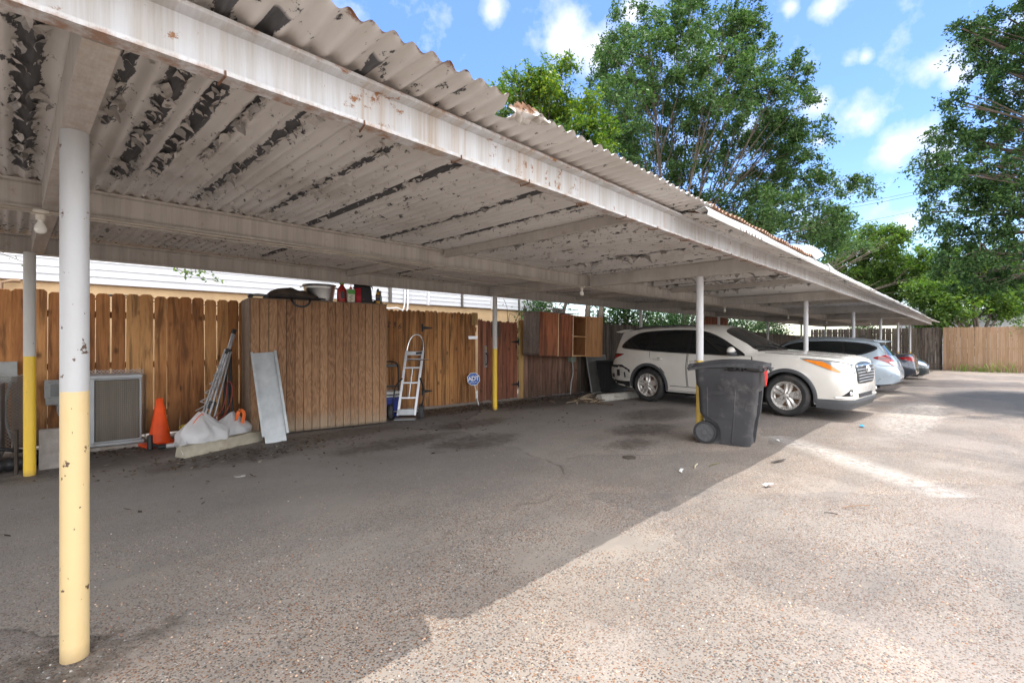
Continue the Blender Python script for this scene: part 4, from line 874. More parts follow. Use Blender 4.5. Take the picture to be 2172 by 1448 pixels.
mb = MB(); mb.lathe([(.022, .22), (.022, .245), (.008, .25), (.004, .285), (.001, .285)], 16); mb.build('cap', plain('red_cap', (.45, .05, .04), .4), spr, 40)
lb = thing('lunch_bag', 'red and black soft cooler bag on the locker top', 'bag', on_shed(1.665, .20), SRZ - .1)
M_redn = plain('red_nylon', (.40, .010, .025), .6, 0, .3, 9, .3); M_blkn = plain('black_nylon', (.016, .016, .019), .7, 0, .3, 9, .3)
def soft(mb, hx, hy, h, top=.82, n=24, wob=.008, z0=0):
    rings = []
    for i in range(9):
        t = i / 8; s = 1 - (1 - top) * t ** 3 + .05 * math.sin(math.pi * t); rings.append([Vector((hx * s * (abs(math.cos(a)) ** .35) * (1 if math.cos(a) > 0 else -1) + wob * math.sin(a * 3 + t * 8), hy * s * (abs(math.sin(a)) ** .35) * (1 if math.sin(a) > 0 else -1) + wob * math.sin(a * 2 + t * 6), z0 + h * t)) for a in [2 * math.pi * j / n for j in range(n)]])
    mb.loft(rings)
mb = MB(); soft(mb, .145, .105, .255); mb.build('body', M_redn, lb, 50)
mb = MB(); mb.loft([[Vector((x * (1 - .12 * t ** 3) * 1, -.112 - .006 * math.sin(math.pi * t), .004 + .26 * t)) for x in (-.035, .02, .08, .135)] + [Vector((x * (1 - .12 * t ** 3), -.10, .004 + .26 * t)) for x in (.135, .08, .02, -.035)] for t in [k / 8 for k in range(9)]]); mb.build('front_pocket', M_blkn, lb, 50)
mb = MB(); soft(mb, .125, .095, .055, .6, z0=.25); mb.sphere((-.07, -.03, .29), .055, sq=(1.2, .9, .9)); mb.sphere((.07, .0, .285), .045, sq=(1.6, 1, .6)); mb.build('lid', M_blkn, lb, 50)
mb = MB(); ribbon(mb, catmull([(.02, -.09, .30), (.08, -.115, .30), (.14, -.10, .27), (.15, -.09, .22)], 5), .022, .002); mb.build('strap', M_blkn, lb, 50)
mb = MB(); mb.sphere((0, 0, .335), .05, sq=(1, .7, .8)); mb.build('crumpled_wrap', plain('clear_wrap', (.6, .6, .6), .3, 0, .2, 20, .8), lb, 60)
oil = thing('oil_bottle', 'slim amber bottle with dark cap near the right end of the locker', 'bottle', on_shed(1.90, .10), SRZ)
mb = MB(); mb.lathe([(.001, 0), (.034, 0), (.037, .008), (.037, .155), (.028, .185), (.018, .20), (.001, .20)], 24); mb.build('body', plain('amber_plastic', (.50, .25, .02), .35), oil, 40)
mb = MB(); mb.lathe([(.0378, .05), (.0378, .115)], 24); mb.lathe([(.0382, .122), (.0382, .15)], 24); mb.build('bottle_label', plain('navy_label', (.04, .04, .07), .5), oil, 40)
mb = MB(); mb.lathe([(.020, .197), (.019, .245), (.012, .252), (.001, .252)], 18); mb.build('cap', plain('dark_green_cap', (.02, .06, .045), .4), oil, 40)
cl = thing('tool_pile', 'low pile of dark odds and ends behind the amber bottle', 'odds and ends', on_shed(1.86, .17), SRZ)
mb = MB(); mb.box((-.06, 0, .025), (.13, .08, .05), (.1, .05, .3)); mb.box((.07, .02, .03), (.12, .07, .06), (0, .1, -.3)); mb.build('boxes', M_blk, cl, 0, .006)
mb = MB(); mb.sphere((-.05, .03, .08), .035, sq=(1, .8, .9)); mb.tube(catmull([(-.1, -.03, .03), (-.04, -.06, .06), (.05, -.05, .04), (.12, -.06, .02)], 5), .010, 8); mb.build('rag', M_canvas, cl, 60)
can = thing('paint_can', 'small silver and teal tin on the right end of the locker', 'can', on_shed(2.05 - .12, .09) + (SM.to_3x3() @ Vector((.13 - .0, 0, 0))) * .9, SRZ)
can.location = on_shed(1.985 - .01, .075) if False else on_shed(1.955, .20)
mb = MB(); mb.lathe([(.001, 0), (.052, 0), (.054, .004), (.052, .01), (.052, .128), (.055, .133), (.052, .138), (.001, .138)], 28); mb.build('body', plain('teal_print_tin', (.50, .56, .53), .35, .3, .3, 16, .05, c2=(.10, .22, .20)), can, 40)
can2 = thing('spray_paint_tin', 'dark tin with a pale letter mark stacked on the silver tin', 'can', on_shed(1.955, .20, .138), SRZ)
mb = MB(); mb.lathe([(.001, 0), (.040, 0), (.042, .004), (.041, .01), (.041, .085), (.042, .09), (.001, .095)], 24); mb.build('body', plain('dark_tin', (.06, .06, .062), .4, .3), can2, 40)
text_mesh('letter_mark', 'M', .06, M_white, can2, (0, -.0425, .045), (R(90), 0, 0), .001)

# -- leaning on the locker
sheetT = thing('metal_channel', 'long galvanised sheet metal channel leaning on the locker front', 'metal sheet', (2.47, 6.79, 0), SRZ - .02)
M_gal = plain('spangled_zinc', (.62, .65, .67), .42, .45, .20, 4, .08, c2=(.40, .435, .455), dirt=(.16, .17, .18), dscale=6, dthr=(.62, .85))
mb = MB(); mb.loft([[Vector((x, y, z)) for x, y in ((-.165, -.05), (-.160, -.05), (-.135, -.052), (-.13, 0), (.13, 0), (.135, -.052), (.160, -.05), (.165, -.05), (.165, -.046), (.138, -.046), (.133, .004), (-.133, .004), (-.138, -.046), (-.165, -.046))] for z in (0.07, .4, .8, 1.27)]); mb.add([(-.13, 0, -.02), (.13, 0, -.02), (.13, 0, .07), (-.13, 0, .07), (-.13, .004, -.02), (.13, .004, -.02), (.13, .004, .07), (-.13, .004, .07)], [(0, 1, 2, 3), (7, 6, 5, 4), (0, 4, 5, 1), (0, 3, 7, 4), (1, 5, 6, 2)])
c_ = mb.build('channel', M_gal, sheetT, 30); c_.rotation_euler = (R(-22), R(-4), 0); c_.location = (0, 0, .022)
mb = MB(); mb.loft([[Vector((x, y, z)) for x, y in ((-.03, .006), (.03, .006), (.032, .014), (-.032, .014))] for z in (.02, .6, 1.25)]); 
poles = thing('folding_frame', 'bundle of silver folding tent poles leaning in the corner beside the locker', 'tent frame', (1.72, 7.55, 0), 0)
top = Vector((.58, .42, 1.50)); M_alug = plain('grey_aluminium', (.52, .53, .55), .4, .7, .1)
for i, (bx, by, tx, tz, rr_, m_) in enumerate(((0, 0, 0, 1.0, .016, M_alug), (.05, -.05, .02, .97, .016, M_alug), (.09, .02, -.015, .99, .013, M_alug), (.15, .0, .03, .80, .014, M_alug), (-.02, .06, -.03, .82, .014, M_alug))):
    b = Vector((bx, by, .03)); e = b.lerp(top + Vector((tx, 0, 0)), tz); mb = MB(); mb.tube([b, b.lerp(e, .5), e], rr_, 10); mb.build('tube', m_, poles, 40)
for f, s in ((.30, .045), (.80, .035), (1.0, .03)):
    c = Vector((.05, 0, .03)).lerp(top, f); mb = MB(); mb.box(c, (s * 1.8, s * 1.6, s * 2.4), (0, R(20), 0)); mb.build('joint', M_blk, poles, 0, .006)
mb = MB()
for k in range(7):
    a = Vector((.0, .03, .42)).lerp(Vector((.46, .36, 1.22)), k / 7); b = Vector((.10, .0, .40)).lerp(Vector((.54, .34, 1.20)), (k + .9) / 7); mb.tube([a, b], .007, 6); mb.tube([b, Vector((.0, .03, .42)).lerp(Vector((.46, .36, 1.22)), (k + 1) / 7)], .007, 6)
mb.build('folded_truss', M_alug, poles, 40)
bp = thing('black_poles', 'black poles standing behind the silver tent frame in the corner', 'poles', (2.16, 7.62, 0))
for bx, tx in ((-.12, .06), (-.03, .08), (.04, .08)):
    mb = MB(); mb.tube([(bx, 0, .0), ((bx + tx) / 2, .18, .6), (tx, .30, 1.25)], .016, 9); mb.build('pole', M_blk, bp, 40)
mb = MB(); mb.tube(catmull([(-.22, -.06, .25), (-.10, -.05, .33), (.0, -.02, .52), (.03, .05, .72), (-.02, .06, .78), (-.05, .03, .6), (-.12, -.03, .4), (-.26, -.08, .28)], 6), .008, 6); mb.build('red_cord', plain('dull_red_cord', (.25, .04, .03), .6), bp, 60)

# -- cone, rope, bags, tube, kerb
cone = thing('traffic_cone', 'orange traffic cone standing by the air conditioner', 'traffic cone', (1.35, 7.72, 0), .2)
M_or = plain('orange_plastic', (.80, .085, .012), .4, 0, .12, 5, .1)
mb = MB(); mb.lathe([(.145, .028), (.135, .04), (.125, .06), (.038, .60), (.030, .61), (.020, .60), (.105, .06)], 32); mb.build('cone', M_or, cone, 40)
mb = MB(); mb.b2((-.20, -.20, 0), (.20, .20, .042)); mb.build('base', M_or, cone, 0, .012, seg=3)
rope = thing('yellow_rope', 'tangled coil of yellow rope between the cone and the bags', 'rope', (1.72, 7.72, 0))
rr = random.Random(2); mb = MB(); pts = []
for i in range(90):
    a = i * .62; r_ = .09 + .05 * math.sin(i * .37) ; pts.append((r_ * math.cos(a) * 1.1, r_ * .6 * math.sin(a), .05 + .075 * (1 + math.sin(i * .21)) + .05 * math.sin(a)))
mb.tube(catmull(pts, 2), .008, 6); mb.build('coil', plain('yellow_poly_rope', (.62, .50, .03), .6), rope, 60)
tubeT = thing('white_pole', 'short white pole with black end lying before the cone', 'pole', (1.20, 7.42, .03), R(-3))
mb = MB(); mb.tube([(.14, 0, .0), (.62, 0, .0)], .026, 14); mb.build('tube', M_white, tubeT, 40)
mb = MB(); mb.tube([(.08, 0, 0), (.16, 0, 0)], .031, 14); mb.tube([(0, 0, .16), (0, 0, -.02)], [.028, .033], 12); mb.tube([(0, 0, .05), (.09, 0, .0)], .02, 8); mb.build('end_fitting', M_blk, tubeT, 40)
t_ = NT('thin_white_plastic'); v_ = t_.coord(); wn_ = t_.noise(v_, 14, 7, .7, 2.2)
t_.done(t_.mix(t_.noise(v_, 4, 4), (.74, .75, .77), (.90, .91, .92)), .28, 0, t_.bump(wn_, .7, .02), .5); tr_ = t_.n('BsdfTranslucent'); tr_.inputs[0].default_value = (.7, .7, .72, 1); mx_ = t_.n('MixShader'); mx_.inputs[0].default_value = .40; t_.l(t_.b.outputs[0], mx_.inputs[1]); t_.l(tr_.outputs[0], mx_.inputs[2]); t_.l(mx_.outputs[0], t_.out.inputs[0]); M_pbag = t_.mat
def plastic_bag(label, loc, sx, sy, h, seed, lean):
    th = thing('plastic_bag', label, 'bag', loc, .2, 'tied white bags on the kerb stop'); rg_ = random.Random(seed); mb = MB(); rings = []; n = 40
    ph = [rg_.uniform(0, 6) for _ in range(8)]
    for i in range(17):
        t = i / 16; s = (1.0 if t < .45 else 1 - ((t - .45) / .55) ** 1.35 * .93); s *= (.80 + .2 * min(1, t * 6)); ring = []
        for j in range(n):
            a = 2 * math.pi * j / n; w = 1 + .07 * math.sin(3 * a + ph[0] + t * 2) + .06 * math.sin(5 * a + ph[1] - t * 5) + (.07 * t + .015) * math.sin(11 * a + ph[2] + t * 7) + .10 * t * math.sin(7 * a + ph[3])
            ring.append(Vector((sx * s * w * math.cos(a) + lean * t * t, sy * s * w * math.sin(a), h * (t if t < .8 else .8 + (t - .8) * 1.5) * (1 + .05 * math.sin(2 * a + ph[4])) + .006)))
        rings.append(ring)
    mb.loft(rings); b = mb.build('body', M_pbag, th, 70); sm = b.modifiers.new('soft', 'SUBSURF'); sm.levels = 1; sm.render_levels = 1
    return th
b1 = plastic_bag('larger white plastic bag with orange drawstring drooping to the ground', (1.66, 6.99, .03), .30, .22, .40, 4, -.02)
M_ort = plain('orange_drawstring', (.80, .16, .03), .5)
mb = MB(); ribbon(mb, catmull([(-.24, -.02, .10), (-.20, -.06, .22), (-.12, -.06, .34), (-.03, -.02, .42), (.02, 0, .405), (-.02, .03, .36)], 6), .055, .004, Vector((.5, .7, .3))); mb.build('drawstring', M_ort, b1, 60)
b2 = plastic_bag('smaller white plastic bag with orange loop beside the locker', (2.06, 7.30, .05), .26, .20, .31, 9, .03)
mb = MB(); ribbon(mb, catmull([(.02, -.10, .20), (.03, -.12, .29), (.06, -.11, .355), (.11, -.10, .36), (.13, -.11, .31), (.10, -.13, .22), (.09, -.15, .14)], 6), .045, .004, Vector((.8, .1, .6))); mb.build('drawstring', M_ort, b2, 60)
mb = MB()
flap = [[Vector((-.30 + .05 * math.sin(j * .9), -.16 - .13 * t - .012 * math.sin(j * 1.7 + i), .14 * (1 - t) + .012 * abs(math.sin(j * 2.1 + i)))) + Vector((.022 * j - .04, .01 * j, 0)) for j in range(9)] for i, t in enumerate([k / 6 for k in range(7)])]
mb.loft(flap, caps=False, closed=False); q = mb.build('loose_flap', M_pbag, b1, 70)
def wheel_stop(name, label, a, b, h=.13, w=.16, mat=None, rnd_=1):
    A = Vector(a); B = Vector(b); d = B - A; L_ = d.length; th = thing(name, label, 'kerb stop', A, math.atan2(d.y, d.x)); rg_ = random.Random(rnd_); mb = MB(); rings = []
    n = int(L_ / .05)
    for i in range(n + 1):
        xx = L_ * i / n; e = .012; rings.append([Vector((xx + rg_.uniform(-e, e) * .3, y + rg_.uniform(-e, e) * .5, z + rg_.uniform(-e, e) * .5)) for y, z in ((-w / 2, -.02), (-w / 2, h * .45), (-w * .38, h * .8), (-w * .26, h), (w * .26, h), (w * .38, h * .8), (w / 2, h * .45), (w / 2, -.02))])
    mb.loft(rings); mb.build('block', mat or M_conc, th, 35); return th
wheel_stop('kerb_stop', 'worn concrete kerb stop below the white bags', (1.37, 6.70, 0), (2.36, 7.12, 0), .13, .18, plain('pale_worn_concrete', (.36, .33, .26), .92, 0, .2, 7, .6, dirt=(.22, .13, .07), dscale=3, dthr=(.62, .8)))
wheel_stop('kerb_stop', 'whitish broken concrete kerb stop behind the SUV rear wheel', (9.25, 6.18, 0), (10.5, 5.98, 0), .15, .19, plain('whitish_concrete', (.42, .40, .36), .9, 0, .25, 8, .5), 3)
rr = random.Random(14); st = thing('stick_pile', 'pile of broken pale branches lying beside the whitish kerb stop', 'branches', (8.95, 6.25, 0)); mb = MB(); mc = MB()
for k in range(46):
    x, y = rr.gauss(0, .38), rr.gauss(0, .16); a = rr.gauss(.1, .6); l_ = rr.uniform(.12, .6); m_ = mb if rr.random() < .5 else mc
    p = Vector((x, y, .015 + rr.random() * .05)); dv = Vector((math.cos(a), math.sin(a), rr.uniform(-.1, .1))) * l_
    m_.tube([p, p + dv * .5 + Vector((0, 0, rr.uniform(0, .03))), p + dv], rr.uniform(.005, .014), 5)
mb.build('pale_branches', plain('pale_stick', (.36, .28, .19), .9), st, 40); mc.build('dark_branches', plain('dark_stick', (.10, .065, .04), .9), st, 40)

# -- condensers
def m_fin(): 
    t = NT('condenser_fins'); v = t.coord(); x, y, z = t.sep(v); w_ = t.math('SINE', t.math('MULTIPLY', x, 330.0)); h_ = t.math('SINE', t.math('MULTIPLY', z, 240.0)); n = t.noise(t.coord((9, 1, .6)), 2, 5)
    return t.done(t.mix(t.math('MULTIPLY', t.math('ADD', w_, h_), .25, clamp=True), t.mix(n, (.085, .072, .058), (.17, .148, .122)), (.25, .222, .188)), .6, .4, t.bump(w_, .4, .004))
M_fin = m_fin(); M_pg = plain('pale_grey_sheet', (.37, .385, .40), .45, .15, .1, 5, .06, dirt=(.26, .24, .22), dscale=4, dthr=(.55, .85)); M_mesh = plain('expanded_metal', (.40, .39, .37), .5, .6, .2)
def mesh_guard(mb, w, h, M, pitch=.040, r=.0026):
    p = pitch; ny = pitch * .5
    segs = []
    k = 0; z = 0
    while z < h:
        off = 0 if k % 2 == 0 else p / 2; x = off - p
        while x < w:
            for a, b in (((x, z), (x + p / 2, z + ny)), ((x + p, z), (x + p / 2, z + ny))):
                if min(a[0], b[0]) >= 0 and max(a[0], b[0]) <= w and b[1] <= h + .001: segs.append((a, b))
            x += p
        z += ny; k += 1
    for a, b in segs:
        A = Vector((a[0], 0, a[1])); B = Vector((b[0], 0, b[1])); n = Vector((-(B - A).z, 0, (B - A).x)).normalized() * r
        vs = [A + n, A - n, B - n, B + n]; vs += [q + Vector((0, .003, 0)) for q in vs]
        mb.add([M @ q for q in vs], [(0, 1, 2, 3), (7, 6, 5, 4), (0, 4, 5, 1), (3, 2, 6, 7)])
ac = thing('air_conditioner', 'pale grey air conditioner with wide coil face between the front post and the cone', 'air conditioner', (.32, 7.87, 0), math.atan2(-.06, .8))
mb = MB(); mb.b2((.19, .03, .06), (.86, .40, .90)); mb.build('cabinet', M_pg, ac, 0, .01)
mb = MB(); mb.b2((.395, .0, .11), (.835, .029, .872)); mb.build('coil', M_fin, ac, 0, .012)
mb = MB(); mb.b2((.18, -.012, .885), (.865, .415, .935)); mb.build('top_cover', M_pg, ac, 30, .014, seg=3)
mb = MB(); mb.tube([(.18, .005, .07), (.86, .005, .07)], .024, 10); mb.tube([(.86, .005, .07), (.86, .40, .07)], .024, 10); mb.build('base_rail', M_pg, ac, 40)
mb = MB(); mb.b2((.345, -.008, .09), (.392, .03, .89)); mb.build('corner_strip', M_pg, ac, 0, .004)
mb = MB(); mb.b2((.192, .012, .42), (.342, .029, .88)); mb.build('access_panel', M_pg, ac, 0, .004)
mb = MB(); mb.b2((.192, .005, .10), (.33, .029, .40)); mb.build('lower_panel', plain('dull_grey_sheet', (.25, .25, .25), .55, .2), ac, 0, .004)
mb = MB(); mb.b2((.21, .008, .455), (.32, .0115, .53)); mb.build('rating_plate', plain('pale_plate', (.55, .56, .58), .4), ac, 0)
mb = MB(); mesh_guard(mb, .78, .92, Matrix.Translation((.15, .43, .06))); mesh_guard(mb, .42, .84, Matrix.Translation((.91, .03, .08)) @ Matrix.Rotation(R(90), 4, 'Z')); mb.build('mesh_guard', M_mesh, ac, 0)
mb = MB(); mb.b2((.14, -.03, -.02), (.92, .5, .045)); mb.build('pad', M_conc, ac, 0, .01)
ac2 = thing('air_conditioner', 'half seen air conditioner in a mesh cage at the left picture edge', 'air conditioner', (-.80, 7.62, 0), -.05)
mb = MB(); mb.b2((0, .06, .06), (.72, .6, .88)); mb.build('cabinet', plain('dark_grey_cabinet', (.16, .155, .15), .5, .2), ac2, 0, .01)
mb = MB(); mb.b2((.03, .03, .1), (.70, .059, .84)); mb.build('coil', M_fin, ac2, 0, .01)
mb = MB(); mesh_guard(mb, .90, .86, Matrix.Translation((.0, .64, .10))); mesh_guard(mb, .62, .86, Matrix.Translation((.80, .02, .10)) @ Matrix.Rotation(R(80), 4, 'Z')); mb.build('mesh_guard', M_mesh, ac2, 0)
hose = thing('drain_hose', 'black corrugated hose lying at the foot of the caged unit', 'hose', (-.15, 7.25, 0)); mb = MB(); c = catmull([(-.8, .1, .07), (-.3, 0, .075), (.0, .02, .07), (.30, .12, .07), (.42, .3, .07)], 14); mb.tube(c, [.065 + .008 * math.sin(i * 1.9) for i in range(len(c))], 14); mb.tube(catmull([(-.6, .15, .32), (-.2, .14, .30), (.15, .16, .2), (.4, .3, .12)], 8), .02, 8); mb.build('hose', M_blk, hose, 60)
slab = thing('concrete_slab', 'short concrete slab standing on edge beside the rear yellow post', 'slab', (.20, 7.12, 0), -.10); mb = MB(); mb.b2((.0, 0, -.02), (.26, .09, .42)); mb.build('slab', plain('grey_brown_concrete', (.27, .245, .225), .92, 0, .25, 9, .6), slab, 0, .008)
slab2 = thing('wooden_stake', 'thin grey board standing left of the rear yellow post', 'board', (.02, 7.05, 0), -.1); mb = MB(); mb.b2((0, 0, -.02), (.025, .09, .45)); mb.build('board', M_old, slab2, 0, .003)
def elbox(label, x, y, z, w, h, d, cond, mat=M_greybox, lid=True, rz=-.09):
    th = thing('electrical_box', label, 'electrical box', (x, y, 0), rz); mb = MB(); mb.b2((-w / 2, -d, z), (w / 2, 0, z + h)); mb.build('case', mat, th, 0, .008)
    if lid: mb = MB(); mb.b2((-w / 2 - .008, -d - .014, z + h * .30), (w / 2 + .008, -d, z + h + .014)); mb.build('cover', mat, th, 0, .006)
    mb = MB(); mb.tube(catmull(cond, 6), .016, 10); mb.tube([cond[0], Vector(cond[0]) - Vector((0, 0, .03))], .024, 10); mb.build('conduit', M_greybox, th, 40); return th
elbox('upper grey switch box on the fence left of the rear yellow post', -.02, FA(0) - .03, .86, .15, .24, .10, [(.02, -.06, .86), (-.02, -.08, .6), (0, -.12, .35), (.1, -.25, .05)])
e2 = elbox('wide grey switch box on the fence right of the rear yellow post', .42, FA(.4) - .03, .56, .24, .30, .10, [(.0, -.06, .56), (.0, -.06, .46), (.05, -.05, .36), (.14, -.02, .2)])
mb = MB(); mb.b2((-.07, -.122, .67), (.05, -.114, .82)); mb.build('window_plate', plain('mid_grey_plate', (.22, .23, .23), .5), e2, 0, .004)
elbox('green grey box on the dark fence below the open cabinet', 9.95, FA(9.95) - .02, .83, .17, .24, .12, [(.02, -.06, .83), (.03, -.07, .55), (-.06, -.09, .3), (-.10, -.1, .0)], plain('green_grey_enamel', (.22, .25, .21), .5), False)
ac3 = thing('air_conditioner', 'square black condenser unit behind the SUV', 'air conditioner', (10.75, 6.85, 0), R(-6))
M_dk = plain('charcoal_cabinet', (.045, .047, .050), .55, .1)
mb = MB(); mb.b2((.02, .02, .07), (.78, .60, .80)); mb.build('cabinet', M_blk, ac3, 0, .02)
mb = MB()
for k in range(15): mb.box((.045 + k * .0505, .012, .43), (.034, .018, .66))
for k in range(12): mb.box((.012, .045 + k * .05, .43), (.018, .034, .66))
mb.build('louvres', M_dk, ac3, 0, .004)
mb = MB(); mb.b2((0, 0, .795), (.80, .62, .84)); mb.build('top_cover', M_dk, ac3, 0, .015)
mb = MB(); mb.b2((0, 0, .03), (.80, .62, .09)); mb.build('base_pan', M_dk, ac3, 0, .012)
for z0 in (.50, .64): mb = MB(); mb.b2((.56, -.004, z0), (.68, .002, z0 + .11)); mb.build('notice', plain('grey_notice', (.35, .35, .34), .6), ac3, 0)
pn = thing('glass_panel', 'dusty framed pane leaning on the dark fence beside the black condenser', 'panel', (10.45, FA(10.45) - .32, 0), -.1, rot=(R(-12), 0, -.1))
mb = MB(); mb.b2((0, 0, .03), (.74, .012, .98)); mb.build('pane', plain('dusty_pane', (.13, .13, .12), .35, 0, .25, 3, .1), pn, 0)
mb = MB()
for a, b in (((-.025, 0), (0, 1.01)), ((.74, 0), (.765, 1.01)), ((0, .98), (.74, 1.01)), ((0, 0), (.74, .03))): mb.b2((a[0], -.006, a[1]), (b[0], .02, b[1]))
mb.build('frame', M_greybox, pn, 0, .003)

# -- wall cabinets
M_cabred = m_wood('red_brown_cabinet', [(.17, .055, .025), (.30, .095, .042), (.41, .15, .066), (.48, .20, .10)], (.05, .022, .012), .7, .35, knots=False, hue=.3)
M_cabgrey = m_ply('weathered_grooved_panel', [(.13, .105, .09), (.21, .17, .15), (.28, .235, .205), (.35, .30, .265)], .0)
M_cabshade = m_wood('shaded_cabinet_inside', [(.20, .08, .03), (.28, .125, .05), (.36, .18, .08)], (.12, .05, .02), .3, 0)  # inside tone darkened to give the open cabinet its shadow
M_shelf = plain('pale_pine_shelf', (.62, .36, .17), .6); M_edge = plain('pale_board_edge', (.66, .47, .30), .7)
ca = thing('wall_cabinet', 'closed wall cabinet with weathered grey side hung on the faded fence', 'cabinet', (8.19, 7.06, 1.03), rot=(0, R(1.2), R(-4)))
mb = MB()
for k in range(5): mb.box((-.006, .05 + k * .105, .49), (.012, .098, .98))
mb.build('side_panel', M_cabgrey, ca, 0, .002)
mb = MB(); mb.b2((.0, .0, .0), (.60, .52, .98)); mb.build('case', M_cabred, ca, 0, .002)
mb = MB()
mb.b2((-.014, -.02, .0), (.15, -.003, .98)); mb.b2((.152, -.02, .0), (.59, -.003, .98)); mb.build('door', M_cabred, ca, 0, .002)
mb = MB(); mb.b2((.588, -.026, -.01), (.61, .0, .99)); mb.build('edge_strip', M_edge, ca, 0, .002)
mb = MB(); mb.b2((-.02, -.03, .982), (.62, .53, .998)); mb.build('top_board', M_cabgrey, ca, 0, .002)
cb = thing('wall_cabinet', 'open wall cabinet with shelves and one door swung wide on the dark fence', 'cabinet', (8.82, 7.02, 1.01), rot=(0, R(1.6), R(-4)))
mb = MB(); mb.b2((0, .50, 0), (1.0, .52, .98)); mb.b2((0, .0, 0), (.018, .499, .98)); mb.b2((.982, .0, 0), (1.0, .499, .98)); mb.build('case', M_cabshade, cb, 0, .002)
for z in (.0, .47, .955): mb = MB(); mb.b2((.0185, .002, z), (.9815, .499, z + .022)); mb.build('shelf', M_shelf, cb, 0, .002)
mb = MB(); mb.b2((0, -.02, -.01), (.49, -.003, .985)); d1 = mb.build('door', M_cabred, cb, 0, .002)
mb = MB(); mb.b2((.470, -.026, -.01), (.494, -.0205, .985)); mb.build('door_edge', M_edge, d1, 0)
mb = MB(); mb.b2((.978, -.004, 0), (1.0, -.0005, .98)); mb.b2((0, -.002, .958), (1.0, -.0004, .979)); mb.build('face_frame', M_shelf, cb, 0)
mb = MB(); mb.lathe([(.006, 0), (.006, .014), (.014, .02), (.014, .028), (.001, .032)], 14, Matrix.Translation((.455, -.02, .50)) @ Matrix.Rotation(R(90), 4, 'X')); mb.build('knob', M_zinc, d1, 40)
mb = MB(); mb.b2((0, -.009, -.01), (.49, .009, .985)); d2 = mb.build('door', m_wood('pine_door_inside', [(.36, .17, .07), (.47, .25, .11), (.56, .33, .15)], (.13, .06, .025), .35, 0, hue=.2), cb, 0, .002, loc=(1.0, -.012, 0)); d2.rotation_euler = (0, 0, R(-14))
d2['label'] = 'pale inside of the door swung fully open'
mb = MB(); mb.lathe([(.006, 0), (.006, .014), (.014, .02), (.014, .028), (.001, .032)], 14, Matrix.Translation((.47, .009, .50)) @ Matrix.Rotation(R(-60), 4, 'X') @ Matrix.Rotation(R(40), 4, 'Y')); mb.build('knob', M_zinc, d2, 40)
bx = thing('wire_basket', 'white and grey junk basket on top of the open cabinet', 'basket', (8.9, 7.1, 2.02), -.05)
mb = MB()
for z in (.0, .1): mb.tube([(0, 0, z), (.75, 0, z), (.75, .3, z), (0, .3, z)], .006, 6, closed=True)
for k in range(9): mb.tube([(k * .094, 0, 0), (k * .094, 0, .1)], .004, 5); mb.tube([(k * .094, 0, 0), (k * .094, .3, 0)], .004, 5)
mb.build('wires', M_galv, bx, 40)
mb = MB(); mb.sphere((-.06, .05, .05), .06, sq=(.7, .8, 1)); mb.box((.25, .16, .06), (.3, .15, .1), (.1, .1, .2)); mb.build('junk', plain('grey_junk', (.32, .31, .29), .7), bx, 40, .005)

# -- hand trucks, cooler, yard sign
ht = thing('hand_truck', 'silver aluminium hand truck with black wheels by the locker right end', 'hand truck', (4.79, 7.20, 0), rot=(0, 0, R(-40)))
HW = .145
def hp(z, x=0, y=0):                                   # frame leans back a little and to its right
    return Vector((x + .115 * z / 1.0, y + .16 * z, z))
for s in (-1, 1):
    mb = MB(); mb.loft([[hp(z, s * HW + a, b) for a, b in ((-.022, -.014), (.022, -.014), (.022, .014), (-.022, .014))] for z in (.06, .5, 1.19)]); mb.build('side_rail', M_alu, ht, 0, .003)
for z, hgt in ((.36, .03), (.62, .03), (.885, .03), (1.03, .035), (1.14, .07)):
    mb = MB(); a = hp(z, -HW + .022); b = hp(z, HW - .022); mb.box((a + b) / 2, ((b - a).x, .022, hgt), (-R(9), 0, 0)); mb.build('crossbar', M_alu, ht, 0, .003)
mb = MB(); a = hp(.37, 0); b = hp(.87, 0); mb.tube([a, b], .014, 8); mb.build('centre_bar', M_alu, ht, 40)
mb = MB(); mb.tube(catmull([hp(1.19, -HW), hp(1.34, -HW + .02), hp(1.44, -HW + .07), hp(1.475, 0), hp(1.44, HW - .07), hp(1.34, HW - .02), hp(1.19, HW)], 6), .015, 10); mb.build('loop_handle', M_chrome, ht, 40)
mb = MB(); mb.tube([hp(1.03, -.11, -.02), hp(1.025, .05, -.06), hp(1.03, .26, -.05)], .010, 8); mb.build('side_bar', M_chrome, ht, 40)
mb = MB(); mb.tube([hp(1.14, .03, -.03), hp(1.15, .13, -.035)], .020, 10); mb.build('grip', M_blk, ht, 40)
for s in (-1, 1):
    mb = MB(); mb.tube(catmull([hp(.70, s * (HW + .01), -.01), Vector((s * (HW + .09) + .06, .0, .56)), Vector((s * (HW + .11) + .05, -.05, .35)), Vector((s * (HW + .09), -.02, .13))], 6), .015, 10); mb.build('brace', M_blkpaint, ht, 40)
    mb = MB(); M_ = Matrix.Translation((s * (HW + .12), .02, .128)) @ Matrix.Rotation(R(90), 4, 'Y'); mb.lathe([(.001, -.035), (.055, -.035), (.075, -.045), (.108, -.042), (.125, -.025), (.128, 0), (.125, .025), (.108, .042), (.075, .045), (.055, .035), (.001, .035)], 32, M_); mb.build('wheel', M_rub, ht, 40)
    mb = MB(); mb.lathe([(.001, -.05), (.03, -.05), (.05, -.036), (.05, .036), (.03, .05), (.001, .05)], 20, M_); mb.build('wheel_hub', M_blk, ht, 40)
mb = MB(); mb.tube([(-HW - .12, .02, .128), (HW + .12, .02, .128)], .012, 8); mb.box((0, -.12, .02), (.36, .22, .008)); mb.box((0, -.01, .12), (.28, .02, .10)); mb.build('toe_plate', M_galv, ht, 40)
